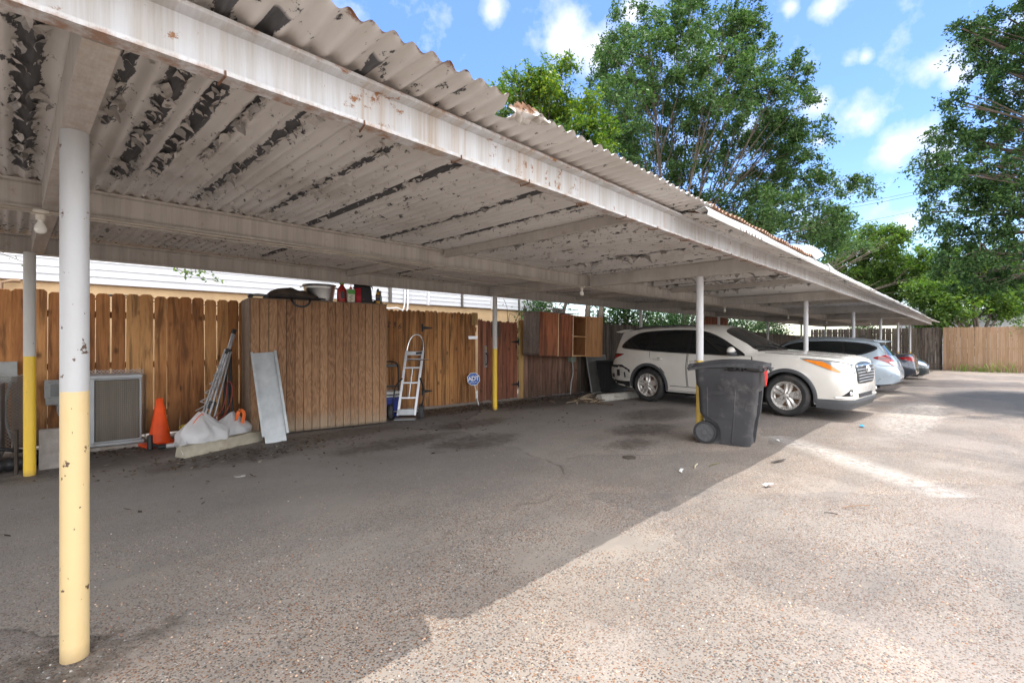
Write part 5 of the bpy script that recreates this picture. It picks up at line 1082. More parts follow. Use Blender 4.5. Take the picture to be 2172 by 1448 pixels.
ht2 = thing('hand_truck', 'black hand truck half hidden behind the silver one', 'hand truck', (4.70, 7.56, 0), R(-25))
for s in (-1, 1):
    mb = MB(); mb.tube(catmull([(s * .15, 0, .05), (s * .15, .02, .75), (s * .13, .03, .93), (s * .06, .04, .985), (0, .04, .99)], 6), .014, 8); mb.build('side_rail', M_blkpaint, ht2, 40)
mb = MB(); mb.box((.0, .03, .92), (.24, .03, .05)); mb.box((.0, .02, .55), (.27, .025, .035)); mb.box((.0, .02, .3), (.27, .025, .035)); mb.build('crossbar', M_blkpaint, ht2, 0, .004)
co_ = thing('cool_box', 'blue cool box with white lid behind the hand trucks', 'cool box', (4.66, 7.66, 0), R(-9))
mb = MB(); rings = [[Vector((x * s, y * s, z)) for x, y in ((-.225, -.17), (.225, -.17), (.225, .17), (-.225, .17))] for z, s in ((.01, .9), (.36, 1.0))]; mb.loft(rings); mb.build('body', plain('royal_blue_plastic', (.010, .030, .23), .4, 0, .1, 4, .05), co_, 0, .025, seg=3)
mb = MB(); mb.b2((-.235, -.18, .362), (.235, .18, .47)); mb.build('lid', plain('off_white_plastic', (.60, .61, .60), .45), co_, 0, .02, seg=3)
mb = MB(); mb.tube(catmull([(-.22, -.19, .42), (-.16, -.21, .41), (.16, -.21, .41), (.22, -.19, .42)], 5), .012, 8); mb.build('handle', M_blk, co_, 40)
sg = thing('yard_sign', 'blue octagonal ADT security sign on a thin stake by the gate', 'sign', (6.82, 7.60, 0), R(-38))
M_blue = plain('sign_blue', (.010, .12, .50), .4, 0, .05); M_swhite = plain('sign_white', (.80, .81, .82), .4, 0, .04)
oc = lambda r: [(r * math.cos(R(22.5 + 45 * k)), r * math.sin(R(22.5 + 45 * k))) for k in range(8)]
FM = Matrix(((1, 0, 0, 0), (0, 0, 1, 0), (0, 1, 0, 0), (0, 0, 0, 1)))
SB = thing('x', '', '') ; bpy.data.objects.remove(SB)
mb = MB(); mb.tube([(.035, 0, -.04), (-.012, 0, .50)], .008, 8); mb.build('stake', M_swhite, sg, 40)
mb = MB(); mb.prism(oc(.142), .0, .006, Matrix.Translation((-.02, -.010, .565)) @ FM); bo = mb.build('board', M_swhite, sg, 0)
mb = MB(); mb.prism(oc(.130), -.002, .0, Matrix.Translation((-.02, -.0105, .565)) @ FM); mb.build('blue_face', M_blue, bo, 0)
text_mesh('lettering', 'ADT', .125, M_swhite, bo, (-.02, -.0142, .572), (R(90), 0, 0), .001, 0, .86, .004)
text_mesh('lettering', 'SECURED BY', .024, M_swhite, bo, (-.02, -.0142, .640), (R(90), 0, 0), .0006)
text_mesh('lettering', '800 ADT-ASAP', .024, M_swhite, bo, (-.02, -.0142, .500), (R(90), 0, 0), .0006, 0, 1, .0006)
text_mesh('lettering', 'adt.com', .020, M_swhite, bo, (-.02, -.0142, .473), (R(90), 0, 0), .0006)
sg.rotation_euler = (0, R(-6), R(-38))

# ================================================================ wheeled bin
M_bin = plain('charcoal_bin_plastic', (.040, .040, .044), .55, 0, .14, 6, .35, dirt=(.15, .145, .14), dscale=5.0, dthr=(.52, .85))
bn = thing('wheeled_bin', 'tall charcoal wheeled bin beside the mustard based post', 'wheeled bin', (6.735, 2.40, .0), math.atan2(-.99, .14) + R(90))
# local: front -y, wheels at +y
def rrect(hx, yf, yb, z, r=.05, n=6, fx=1):
    pts = []
    for cx, cy, a0 in ((hx - r, yf + r, -90), (hx - r, yb - r, 0), (-hx + r, yb - r, 90), (-hx + r, yf + r, 180)):
        for k in range(n + 1): a = R(a0 + 90 * k / n); pts.append(Vector((cx + r * math.cos(a), cy + r * math.sin(a), z)))
    return pts
mb = MB(); mb.loft([rrect(.235, -.27, .22, .004, .07), rrect(.240, -.275, .24, .03, .07), rrect(.262, -.315, .295, .33, .07), rrect(.275, -.335, .345, .40, .07), rrect(.292, -.365, .36, .74, .07), rrect(.312, -.385, .385, .775, .08), rrect(.325, -.405, .40, 1.0, .08), rrect(.335, -.415, .41, 1.012, .08), rrect(.335, -.415, .41, 1.035, .08)])
body = mb.build('body', M_bin, bn, 35)
# recesses are real: cut the front bar slot and the wheel housings
def cut(o, cutter):
    m = o.modifiers.new('cut', 'BOOLEAN'); m.operation = 'DIFFERENCE'; m.solver = 'EXACT'; m.object = cutter
    dg = bpy.context.evaluated_depsgraph_get(); me = bpy.data.meshes.new_from_object(o.evaluated_get(dg)); o.modifiers.remove(m); old = o.data; o.data = me; bpy.data.objects.remove(cutter)
mb = MB(); mb.box((0, -.40, .36), (.27, .34, .70), (R(-5), 0, 0)); c = mb.build('cutter', M_bin, bn, 0); bpy.context.view_layer.update(); cut(body, c)
for s in (-1, 1):
    mb = MB(); mb.prism([(.26 + .185 * math.cos(R(a)), .155 + .185 * math.sin(R(a))) for a in range(0, 181, 8)] + [(.075, -.1), (.60, -.1), (.60, .155)], s * .215, s * .45, Matrix(((0, 0, 1, 0), (1, 0, 0, 0), (0, 1, 0, 0), (0, 0, 0, 1)))); c = mb.build('cutter', M_bin, bn, 0); bpy.context.view_layer.update(); cut(body, c)
smooth_mesh(body.data, 35)
for s in (-1, 1):
    mb = MB()
    P = [(s * (.240 + .052 * (z / .74)), y, z) for z, y in ((.04, -.06), (.30, -.085), (.72, -.11))]; mb.tube(P, .010, 8); mb.tube([(s * .288, -.11, .72), (s * .292, -.30, .735)], .010, 8)
    mb.tube([(s * .268, .235, .36), (s * .29, .235, .76)], .010, 8)
    mb.build('moulded_rib', M_bin, bn, 40)
lidp = MB(); rings = []
for i in range(13):
    t = i / 12; y = -.435 + .90 * t; zc = 1.06 + .055 * math.sin(math.pi * min(1, t * 1.05)) ** .7 - .02 * t; ring = []
    for j in range(15):
        x = -.352 + .704 * j / 14; e = (1 - abs(x / .352) ** 4); ring.append(Vector((x, y, zc - .045 + .045 * e + .012 * (1 - (x / .352) ** 2))))
    rings.append(ring)
top_ = [[q for q in g] for g in rings]; bot = [[q - Vector((0, 0, .035)) for q in g] for g in rings]
lidp.loft([a + b[::-1] for a, b in zip(top_, bot)])
lidp.b2((-.352, -.44, 1.022), (.352, -.40, 1.062)); lidp.tube([(-.35, .44, 1.03), (.35, .44, 1.03)], .026, 12)
lid = lidp.build('lid', M_bin, bn, 40)
mb = MB(); mb.tube([(-.20, .50, .985), (.20, .50, .985)], .018, 10)
for s in (-1, 1): mb.tube([(s * .20, .50, .985), (s * .22, .40, 1.01)], .018, 8)
mb.build('handle', M_bin, bn, 40)
mb = MB(); mb.tube([(-.13, -.30, .52), (.13, -.30, .52)], .012, 10); mb.build('lift_bar', M_galv, bn, 40)
for s in (-1, 1):
    M_ = Matrix.Translation((s * .285, .26, .15)) @ Matrix.Rotation(R(90), 4, 'Y'); mb = MB()
    mb.lathe([(.118, -.03), (.146, -.028), (.150, -.015), (.150, .015), (.146, .028), (.118, .03)], 36, M_, closed=True); wh = mb.build('wheel', M_blk, bn, 35)
    mb = MB(); mb.lathe([(.001, -.012), (.122, -.012), (.122, .012), (.001, .012)], 36, M_); mb.lathe([(.001, -.028), (.036, -.028), (.04, -.01), (.04, .01), (.036, .028), (.001, .028)], 24, M_)
    for k in range(10):
        a = k * math.pi / 5; mb.box(M_ @ Vector((.078 * math.cos(a), .078 * math.sin(a), 0)), (.044, .009, .085), M_.to_3x3() @ Matrix.Rotation(a, 3, 'Z') @ Matrix.Rotation(R(90), 3, 'Y'))
    mb.build('spokes', plain('grey_spoke_plastic', (.085, .085, .09), .5), wh, 30)
mb = MB(); mb.tube([(-.28, .26, .15), (.28, .26, .15)], .012, 8); mb.build('axle', M_galv, bn, 40)
mb = MB(); mb.b2((-.2935, .02, .655), (-.285, .16, .70)); mb.build('maker_plate', plain('embossed_plate', (.028, .028, .031), .6), bn, 0, .003)
gb = thing('bin_liner', 'black bin liner with red drawstring squeezed under the bin lid', 'bin liner', (0, 0, 0)); gb.matrix_world = bn.matrix_basis.copy()
M_film = plain('shiny_black_film', (.012, .012, .013), .22, 0, .3, 9, .6)
mb = MB(); rr = random.Random(6); rings = []
for i in range(26):
    t = i / 25; y = .0 - .42 * t if t < .72 else -.43; x = -.345 if t < .72 else -.345 + .5 * (t - .72) / .28
    nrm_ = Vector((-1, 0, 0)) if t < .72 else Vector((0, -1, 0)); nx_ = .018 + rr.uniform(0, .025); hh = rr.uniform(.018, .04)
    rings.append([Vector((x, y, 1.022)) + nrm_ * .0, Vector((x, y, 1.018)) + nrm_ * nx_, Vector((x, y, 1.02 - hh)) + nrm_ * nx_ * .8, Vector((x, y, 1.01 - hh)) + nrm_ * .002])
mb.loft(rings)
mb.build('film', M_film, gb, 50)
mb = MB(); M_rd = plain('red_drawstring', (.75, .035, .03), .4, 0, .15, 20, .3)
ribbon(mb, catmull([(-.20, -.440, 1.02), (-.22, -.46, .96), (-.215, -.455, .86), (-.19, -.445, .795), (-.165, -.455, .85), (-.15, -.46, .95), (-.16, -.445, 1.02)], 7), .026, .004, Vector((1, .2, .3)))
ribbon(mb, catmull([(-.245, -.43, 1.015), (-.255, -.45, .94), (-.235, -.45, .84), (-.20, -.446, .80)], 7), .022, .004, Vector((1, .2, .3)))
mb.build('drawstring', M_rd, gb, 50)
mb = MB()
for k in range(14):
    p = Vector((-.10 + rr.uniform(-.05, .25), -.44, 1.015)); mb.tube(catmull([p, p + Vector((rr.uniform(-.03, .05), -.03, rr.uniform(-.03, .01))), p + Vector((rr.uniform(-.02, .08), -.05, rr.uniform(-.07, -.01)))], 4), .005, 5)
mb.build('torn_film', M_film, gb, 50)

# ================================================================ lamps, downspout, litter
M_porc = plain('cream_porcelain', (.62, .58, .50), .35, 0, .1); M_bulb = plain('frosted_bulb', (.80, .78, .72), .25, 0, .05, 5, 0)
lp = None
for i, (xx, lab) in enumerate(((.14, 'bare bulb lamp holder next to the nearest post'), (6.45, 'bare bulb lamp holder before the middle yellow post'), (12.6, 'bare bulb lamp holder above the SUV windscreen'), (18.3, 'bare bulb lamp holder above the blue hatchback'), (24.1, 'bare bulb lamp holder between hatchback and sedan, small in view'), (29.9, 'bare bulb lamp holder furthest along the carport'))):
    if lp is None:
        lp = thing('ceiling_lamp', lab, 'lamp', (0, 0, 0), 0, 'bare bulb lamps along the middle beam'); mb = MB()
        mb.lathe([(.001, 0), (.055, 0), (.058, -.012), (.052, -.024), (.028, -.030), (.026, -.062), (.020, -.066), (.001, -.066)], 24); mb.build('lamp_holder', M_porc, lp, 40)
        mb = MB(); mb.lathe([(.014, -.060), (.016, -.078), (.028, -.10), (.034, -.122), (.030, -.142), (.018, -.155), (.001, -.158)], 24); mb.build('bulb', M_bulb, lp, 60); q = lp
    else: q = copy_tree(lp, None, lab)
    q.location = (xx, 4.645 if i else 4.63, 2.252)
ds = thing('downspout_elbow', 'white ribbed downspout elbow resting on the roof edge flashing', 'downspout', (7.24, 1.90, ZR + .03), math.atan2(-.7196, .6944))
M_dsp = plain('white_downspout', (.56, .57, .58), .4, .1, .05, 5, .05); mb = MB(); rings = []; n = 34
for i in range(n + 1):
    t = i / n
    if t < .4: c = Vector((-.10 + .9 * t, 0, .085)); a = 0
    else:
        q = (t - .4) / .6; a = q * R(62); c = Vector((.26 + .22 * math.sin(a), 0, .085 - .22 * (1 - math.cos(a)) + 0))
    rib = 1 + (.13 if (i % 2 and t > .4) else 0); up = Vector((math.sin(a), 0, math.cos(a))); sd = Vector((0, 1, 0))
    rings.append([c + up * .055 * rib * zz + sd * .075 * rib * yy for yy, zz in ((-1, -1), (1, -1), (1, 1), (-1, 1))])
mb.loft(rings); mb.build('elbow', M_dsp, ds, 25, .004)
M_paper = plain('litter_white', (.72, .72, .70), .7, 0, .1); M_bluep = plain('litter_blue', (.02, .30, .62), .5); M_dkst = plain('dark_bark_scrap', (.055, .045, .040), .9); M_stick = plain('brown_twig', (.22, .13, .075), .9)
def scrap(name, lab, cat, x, y, kind, L_=.1, w=.04, rz=0, mat=None, group=None):
    mb = MB(); rr = random.Random(int(x * 100 + y * 31))
    if kind == 'paper':
        k = 5; vs = [(L_ * (i / (k - 1) - .5), w * (j - .5) * (1 - .15 * (i % 2)), .004 + .014 * abs(math.sin(i * 1.9 + j)) ) for i in range(k) for j in (0, 1)]; vs += [(a, b, c - .0015) for a, b, c in vs]
        fs = [(2 * i, 2 * i + 1, 2 * i + 3, 2 * i + 2) for i in range(k - 1)]; fs += [tuple(2 * k + q for q in f[::-1]) for f in fs]; mb.add(vs, fs)
    elif kind == 'stick': mb.tube(catmull([(-L_ / 2, 0, w / 2), (-L_ * .1, .04 * L_, w / 2 + .003), (L_ / 2, -.02 * L_, w / 2)], 4), w / 2, 6)
    elif kind == 'flat': mb.prism([(L_ * (.5 + rr.uniform(-.05, .05)) * math.cos(a), w * .5 * math.sin(a) * rr.uniform(.8, 1.1)) for a in [2 * math.pi * j / 14 for j in range(14)]], 0, .007)
    o = mb.build(name, mat, None, 40, loc=(x, y, zg(x) + (.010 if x < 11 and y < 2 else .003))); o.rotation_euler = (0, 0, rz); tag(o, lab, cat, group); return o
scrap('paper_scrap', 'white paper strip in the shade left of the bin', 'litter', 4.85, 2.23, 'paper', .12, .035, .3, M_paper)
scrap('paper_scrap', 'white torn paper at the edge of the shadow', 'litter', 4.92, 1.42, 'paper', .10, .05, -.4, M_paper)
scrap('paper_scrap', 'tiny white scrap in the shade before the SUV wheel', 'litter', 7.2, 1.95, 'paper', .07, .03, .5, M_paper)
scrap('plastic_scrap', 'bright blue plastic scrap on the sunlit lane', 'litter', 9.36, 1.33, 'paper', .13, .06, .2, M_bluep)
scrap('bark_scrap', 'flat dark bark strip across the shadow edge', 'litter', 6.0, 1.62, 'flat', .27, .035, -.25, M_dkst)
scrap('ground_disc', 'round rusty metal cap flush in the shaded ground', 'cap', 5.01, 2.93, 'flat', .17, .17, 0, plain('rusty_dark_cap', (.075, .060, .045), .8))
scrap('twig', 'long thin brown twig on the sunlit lane', 'twig', 4.78, .72, 'stick', .28, .007, -.55, M_stick)
scrap('twig', 'short dark twig close to the long brown twig', 'twig', 4.45, .83, 'stick', .09, .008, -1.2, M_dkst)
scrap('twig', 'curled pale strip of bark in shade', 'twig', 5.15, 2.20, 'stick', .20, .014, .3, plain('pale_bark_strip', (.45, .40, .28), .8))
scrap('twig', 'greenish twig beside the pale bark strip', 'twig', 5.35, 2.08, 'stick', .22, .010, -.1, plain('mossy_twig', (.13, .12, .06), .9))
scrap('clear_disc', 'clear round plastic lid on the shaded ground left of the dark stain', 'lid', 1.60, 5.35, 'flat', .11, .11, 0, plain('cloudy_clear_plastic', (.38, .38, .37), .25))
rr = random.Random(31); mb = MB()
for k in range(5200):
    q = rr.random()
    if q < .30: x = rr.uniform(.3, 2.3); y = FA(x) - abs(rr.gauss(.42, .30)) - .1
    elif q < .55: x = rr.gauss(7.3, 1.0); y = 7.25 + rr.gauss(0, .22)
    elif q < .78: x = rr.uniform(4.3, 11.5); y = FA(x) - abs(rr.gauss(0, .22)) - .08
    elif q < .9: x = rr.gauss(1.9, .7); y = 6.35 + rr.gauss(0, .22)
    else: x = rr.uniform(-1.5, 10); y = rr.uniform(4.5, 7.4)
    a = rr.uniform(0, 6.28); l_ = rr.uniform(.008, .035); w_ = l_ * rr.uniform(.3, .7); c = Vector((x, y, .004 + rr.random() * .012)); d_ = Vector((math.cos(a), math.sin(a), rr.uniform(-.3, .3))) * l_; s_ = Vector((-math.sin(a), math.cos(a), rr.uniform(-.3, .3))) * w_
    mb.add([c - d_, c + s_, c + d_, c - s_ * .8], [(0, 1, 2, 3)], rr.choice((0, 0, 0, 1, 1, 2)))
o = mb.build('leaf_litter', [plain('dark_mulch', (.045, .032, .022), .95), plain('brown_dead_leaf', (.12, .075, .04), .9), plain('pale_chip', (.30, .26, .20), .9)], None, 0); o['kind'] = 'stuff'
rr = random.Random(77); mb = MB()
for k in range(3800):
    d_ = 1.6 + 5.5 * rr.random() ** 1.6; a = rr.uniform(-.98, 1.0); x = CC * d_ + SS * a * d_; y = SS * d_ - CC * a * d_
    if y > 4.4 or x < -.3: continue
    r_ = rr.uniform(.003, .0068) * (1 if y < 2 else .85); z = .0
    z += (.014 * math.sin(x * 1.3 + y * .7) * math.sin(y * .9 - x * .4) if y < 2 else 0)
    s = [rr.uniform(.7, 1.25) for _ in range(3)]; ro = rr.uniform(0, 3)
    vs = [(x + r_ * s[0] * math.cos(ro + t), y + r_ * s[1] * math.sin(ro + t), z) for t in (0, 1.05, 2.09, 3.14, 4.19, 5.24)] + [(x + .55 * r_ * s[0] * math.cos(ro + t), y + .55 * r_ * s[1] * math.sin(ro + t), z + r_ * s[2] * .75) for t in (.3, 2.4, 4.5)]
    mb.add(vs, [(0, 1, 6), (1, 2, 7, 6), (2, 3, 7), (3, 4, 8, 7), (4, 5, 8), (5, 0, 6, 8), (6, 7, 8)], rr.choice((0, 0, 1, 1, 2, 3)))
o = mb.build('loose_pebbles', [plain('buff_pebble', (.42, .29, .20), .7), plain('grey_pebble', (.20, .195, .19), .7), plain('pale_pebble', (.36, .33, .30), .7), plain('rust_pebble', (.26, .12, .065), .7)], None, 50); o['kind'] = 'stuff'
# ================================================================ cars
def pchip(keys):
    xs = [k[0] for k in keys]; ys = [k[1] for k in keys]; n = len(xs); h = [xs[i + 1] - xs[i] for i in range(n - 1)]; dl = [(ys[i + 1] - ys[i]) / h[i] for i in range(n - 1)]
    d = [0] * n; d[0] = dl[0]; d[-1] = dl[-1]
    for i in range(1, n - 1):
        if dl[i - 1] * dl[i] > 0:
            w1 = 2 * h[i] + h[i - 1]; w2 = h[i] + 2 * h[i - 1]; d[i] = (w1 + w2) / (w1 / dl[i - 1] + w2 / dl[i])
    def f(x):
        if x <= xs[0]: return ys[0]
        if x >= xs[-1]: return ys[-1]
        i = max(j for j in range(n - 1) if xs[j] <= x); t = (x - xs[i]) / h[i]
        return (ys[i] * (1 + 2 * t) * (1 - t) ** 2 + d[i] * h[i] * t * (1 - t) ** 2 + ys[i + 1] * t * t * (3 - 2 * t) + d[i + 1] * h[i] * t * t * (t - 1))
    return f
M_glass = plain('tinted_car_glass', (.010, .012, .013), .04, 0, .1, 1, 0, spec=.7)
M_trim = plain('black_trim', (.014, .014, .015), .35, 0, .2, 7, .05)
M_plast = plain('dark_grey_bumper_plastic', (.060, .063, .068), .6, 0, .12, 8, .15)
M_seam = plain('seam_shadow_gap', (.02, .02, .02), .9, 0, 0, 5, 0)
M_tyre = plain('tyre_rubber', (.022, .022, .023), .75, 0, .3, 9, .25, dirt=(.075, .065, .055), dscale=4, dthr=(.45, .8))
M_rim = plain('alloy_rim', (.62, .60, .57), .28, .6, .14, 7, .04, dirt=(.28, .22, .17), dscale=5, dthr=(.60, .9))
M_disc = plain('rusty_brake_disc', (.15, .085, .05), .7, .3, .3, 10, .3)
M_lens = plain('clear_lens', (.50, .53, .55), .08, .3, .35, 11, .05, c2=(.20, .22, .24), coat=1)
M_amber = plain('amber_lens', (.75, .22, .015), .12, 0, .15, 20, .05, coat=1)
M_redl = plain('red_lens', (.30, .006, .010), .10, 0, .3, 14, .05, coat=1)
M_redd = plain('deep_red_lens', (.060, .004, .006), .10, 0, .3, 9, .05, coat=1)
M_chr = plain('bright_chrome', (.78, .79, .80), .10, 1, .05, 5, 0)
M_wlens = plain('white_lens', (.66, .68, .69), .12, 0, .15, 18, .1, coat=1)
def paint(name, c, metal=0, rough=.32, dirt=None): return plain(name, c, rough, metal, .04, 2.5, 0, coat=.7, dirt=dirt, dscale=1.6, dthr=(.5, .95))

class Car:
    def __init__(s, name, label, cat, loc, rz, K, mat, axles, rw, rarch, xw, tw=.225, yf=None, yr=None):
        s.th = thing(name, label, cat, loc, rz); s.K = {k: pchip(v) for k, v in K.items()}; s.mat = mat; s.axles = axles
        ys = []; y0, y1 = K['zt'][0][0], K['zt'][-1][0]; y = y0
        while y < y1:
            ys.append(y); e = min(y - y0, y1 - y); y += .010 if e < .12 else (.025 if e < .5 else .05)
        ys.append(y1); mb = MB(); rings = []
        for y in ys:
            h = s.section(y); rings.append([Vector((x, y, z)) for x, z in h] + [Vector((-x, y, z)) for x, z in h[::-1][1:-1]])
        mb.loft(rings); b = mb.build('body', [mat, M_trim], s.th, 0)
        for ya in axles:
            for sx in (-1, 1):
                c = MB(); c.tube([(sx * (xw - .18), ya, rw), (sx * 1.3, ya, rw)], rarch, 48); c.box((sx * (xw + .2), ya, rw * .3), (.76, rarch * 2, rw * 1.4)); 
                cm = MB(); n = 40; poly = [(ya + rarch * math.cos(R(a)), rw + rarch * math.sin(R(a))) for a in np.linspace(0, 180, n)] + [(ya - rarch, -.2), (ya + rarch, -.2)]
                cm.prism(poly, sx * (xw - .20), sx * 1.4, Matrix(((0, 0, 1, 0), (1, 0, 0, 0), (0, 1, 0, 0), (0, 0, 0, 1))))
                cc = cm.build('cutter', mat, s.th, 0); bpy.context.view_layer.update(); cut(b, cc)
        me = b.data; me.materials.clear(); me.materials.append(mat); me.materials.append(M_trim)
        for p in me.polygons:
            c = p.center; dark = 0
            for ya in axles:
                if abs(math.hypot(c.y - ya, c.z - rw) - rarch) < .012 or (math.hypot(c.y - ya, c.z - rw) < rarch and abs(abs(c.x) - (xw - .20)) < .02) : dark = 1
                if c.z < rw and abs(abs(c.y - ya) - rarch) < .004 and abs(p.normal.y) > .9: dark = 1
            if p.normal.z < -.85 and c.z < .45: dark = 1
            p.material_index = dark
        smooth_mesh(me, 28); s.body = b
        bm = bmesh.new(); bm.from_mesh(me); s.bvh = BVHTree.FromBMesh(bm); bm.free()
        s.rw, s.xw, s.tw, s.rarch = rw, xw, tw, rarch
    def section(s, y):
        g = {k: f(y) for k, f in s.K.items()}; zb, wb, wm, zm, ws, zs, wr, zr, zt = (g[k] for k in ('zb', 'wb', 'wm', 'zm', 'ws', 'zs', 'wr', 'zr', 'zt'))
        P = [(0, zb), (wb * .5, zb), (wb * .9, zb), (wb, zb + .03)]
        for i in range(1, 10): t = i / 9; P.append((wb + (wm - wb) * math.sin(t * math.pi / 2), zb + .03 + (zm - zb - .03) * t))
        for i in range(1, 10): t = i / 9; P.append((wm + (ws - wm) * (1 - math.cos(t * math.pi / 2)), zm + (zs - zm) * t))
        for i in range(1, 10): t = i / 9; P.append((ws + (wr - ws) * t + .02 * math.sin(math.pi * t) * min(1, (zr - zs) / .3), zs + (zr - zs) * t))
        for i in range(1, 13): t = i / 12; P.append((wr * (1 - t), zr + (zt - zr) * (1 - (1 - t) ** 2.4)))
        return P
    def hit(s, p, d):
        d = Vector(d).normalized(); o = Vector(p) - d * 4; q = s.bvh.ray_cast(o, d, 9)
        return q
    def panel(s, name, pts, d, mat, parent=None, off=.003, grid=.05, round_=True, th=.0, mirror=False, label=None):
        """outline given near the skin, dropped on to the skin along d and lifted by off"""
        d = Vector(d).normalized(); out = []
        for sx in ((1, -1) if mirror else (1,)):
            dd = Vector((d.x * sx, d.y, d.z)); up = Vector((0, 0, 1)) if abs(dd.z) < .9 else Vector((0, 1, 0)); hor = up.cross(dd).normalized(); up = dd.cross(hor)
            P = [Vector((q[0] * sx, q[1], q[2])) for q in pts]
            if round_: P = catmull(P, 5, True)
            ab = [(q.dot(hor), q.dot(up)) for q in P]; bm = bmesh.new(); vs = [bm.verts.new((a, b, 0)) for a, b in ab]; bm.faces.new(vs)
            for ax in (0, 1):
                lo = min(q[ax] for q in ab); hi = max(q[ax] for q in ab); k = int((hi - lo) / grid)
                for i in range(1, k + 1):
                    no = (1, 0, 0) if ax == 0 else (0, 1, 0); co = (lo + (hi - lo) * i / (k + 1),) * 2 + (0,)
                    bmesh.ops.bisect_plane(bm, geom=bm.verts[:] + bm.edges[:] + bm.faces[:], plane_co=co, plane_no=no)
            bmesh.ops.triangulate(bm, faces=bm.faces); miss = []; dep = []
            for v in bm.verts:
                q = hor * v.co.x + up * v.co.y; r = s.bvh.ray_cast(q - dd * 4, dd, 9)
                if r[0] is None: miss.append((v, q))
                else:
                    dep.append(r[0].dot(dd)); n_ = r[1] if r[1].dot(dd) < 0 else -r[1]; m_ = (n_ * .5 - dd * .5).normalized(); v.co = r[0] + m_ * off
            zd = max(dep) if dep else 0
            for v, q in miss: v.co = q + dd * zd
            if th:
                r = bmesh.ops.extrude_face_region(bm, geom=bm.faces[:]); bmesh.ops.translate(bm, vec=-dd * th, verts=[v for v in r['geom'] if isinstance(v, bmesh.types.BMVert)])
            bmesh.ops.recalc_face_normals(bm, faces=bm.faces)
            me = bpy.data.meshes.new(name); bm.to_mesh(me); bm.free(); me.materials.append(mat)
            if not th:
                for p in me.polygons:
                    if p.normal.dot(dd) > 0: p.flip()
            smooth_mesh(me, 40); o = bpy.data.objects.new(name, me); COL.objects.link(o); o.parent = parent or s.th
            if label: o['label'] = label
            out.append(o)
        return out if mirror else out[0]
    def line(s, name, pts, d, mat, r=.004, parent=None, off=.001, n=6, mirror=False):
        out = []
        for sx in ((1, -1) if mirror else (1,)):
            dd = Vector((d[0] * sx, d[1], d[2])).normalized(); c = catmull([(q[0] * sx, q[1], q[2]) for q in pts], n); hp_ = []
            for q in c:
                r_ = s.bvh.ray_cast(q - dd * 4, dd, 9)
                if r_[0] is not None: hp_.append(r_[0] - dd * off)
            if len(hp_) < 2: continue
            mb = MB(); mb.tube(hp_, r, 6); out.append(mb.build(name, mat, parent or s.th, 60))
        return out
    def wheels(s, style='spoke', mat=M_rim, hide=()):
        rw = s.rw; proto = None; k = .0
        for ya in s.axles:
            for sx in (-1, 1):
                w = None
                if proto is None:
                    mb = MB(); t2 = s.tw / 2; rr_ = rw * .665
                    mb.lathe([(rr_ - .02, -t2 + .02), (rr_ + .012, -t2 + .004), (rw * .86, -t2 - .004), (rw * .945, -t2 + .018), (rw * .99, -t2 + .045), (rw, -t2 * .4), (rw, t2 * .4), (rw * .99, t2 - .045), (rw * .945, t2 - .018), (rw * .86, t2 + .004), (rr_ + .012, t2 - .004), (rr_ - .02, t2 - .02)], 64, closed=True)
                    for q in (-.6, -.2, .2, .6): pass
                    tyre = mb.build('tyre', M_tyre, None, 35)
                    mb = MB(); mb.lathe([(rr_ - .035, -t2 + .055), (rr_ - .022, -t2 + .012), (rr_ + .004, -t2 + .004), (rr_ + .008, -t2 + .02), (rr_ - .015, -t2 + .05), (rr_ - .03, t2 - .02), (rr_ - .05, t2 - .02), (rr_ - .05, -t2 + .07)], 56, closed=True)
                    ns = 5
                    for i in range(ns):
                        a = 2 * math.pi * i / ns + math.pi / 2
                        for sg_ in (-1, 1):
                            da = .085 if style == 'spoke' else .16
                            p0 = Vector((.045 * math.cos(a + sg_ * .55), .045 * math.sin(a + sg_ * .55))); p1 = Vector(((rr_ - .018) * math.cos(a + sg_ * (da + .10)), (rr_ - .018) * math.sin(a + sg_ * (da + .10))))
                            t_ = (p1 - p0).normalized(); nn = Vector((-t_.y, t_.x)); rings = []
                            for f, hw, z in ((0, .030, -t2 + .012), (.35, .031, -t2 + .022), (.7, .034, -t2 + .022), (1, .044, -t2 + .012)):
                                c = p0.lerp(p1, f); e0 = c - nn * hw; e1 = c + nn * hw
                                rings.append([Vector((e0.x, e0.y, z + .012)), Vector((c.x, c.y, z)), Vector((e1.x, e1.y, z + .012)), Vector((e1.x, e1.y, z + .05)), Vector((e0.x, e0.y, z + .05))])
                            mb.loft(rings)
                    mb.lathe([(.001, -t2 + .004), (.028, -t2 + .006), (.034, -t2 + .014), (.075, -t2 + .026), (.08, -t2 + .07), (.001, -t2 + .07)], 28)
                    rim = mb.build('rim', mat, None, 25)
                    mb = MB()
                    for i in range(5): a = 2 * math.pi * i / 5 + math.pi / 2; mb.lathe([(.001, -.006), (.009, -.006), (.010, .02), (.001, .02)], 8, Matrix.Translation((.057 * math.cos(a), .057 * math.sin(a), -t2 + .022)))
                    nuts = mb.build('wheel_nuts', M_trim, None, 30)
                    mb = MB(); mb.lathe([(.001, -t2 + .085), (rr_ * .78, -t2 + .085), (rr_ * .78, -t2 + .11), (.001, -t2 + .11)], 40); mb.box((.13, .02, -t2 + .085), (.07, .16, .05)); disc = mb.build('brake_disc', M_disc, None, 30)
                    mb = MB(); mb.lathe([(.001, .03), (rr_ - .04, .03), (rr_ - .04, .05), (.001, .05)], 40); well = mb.build('wheel_back', M_trim, None, 30)
                    proto = (tyre, rim, nuts, disc, well); parts = proto
                else:
                    parts = []
                    for q in proto: c = q.copy(); COL.objects.link(c); parts.append(c)
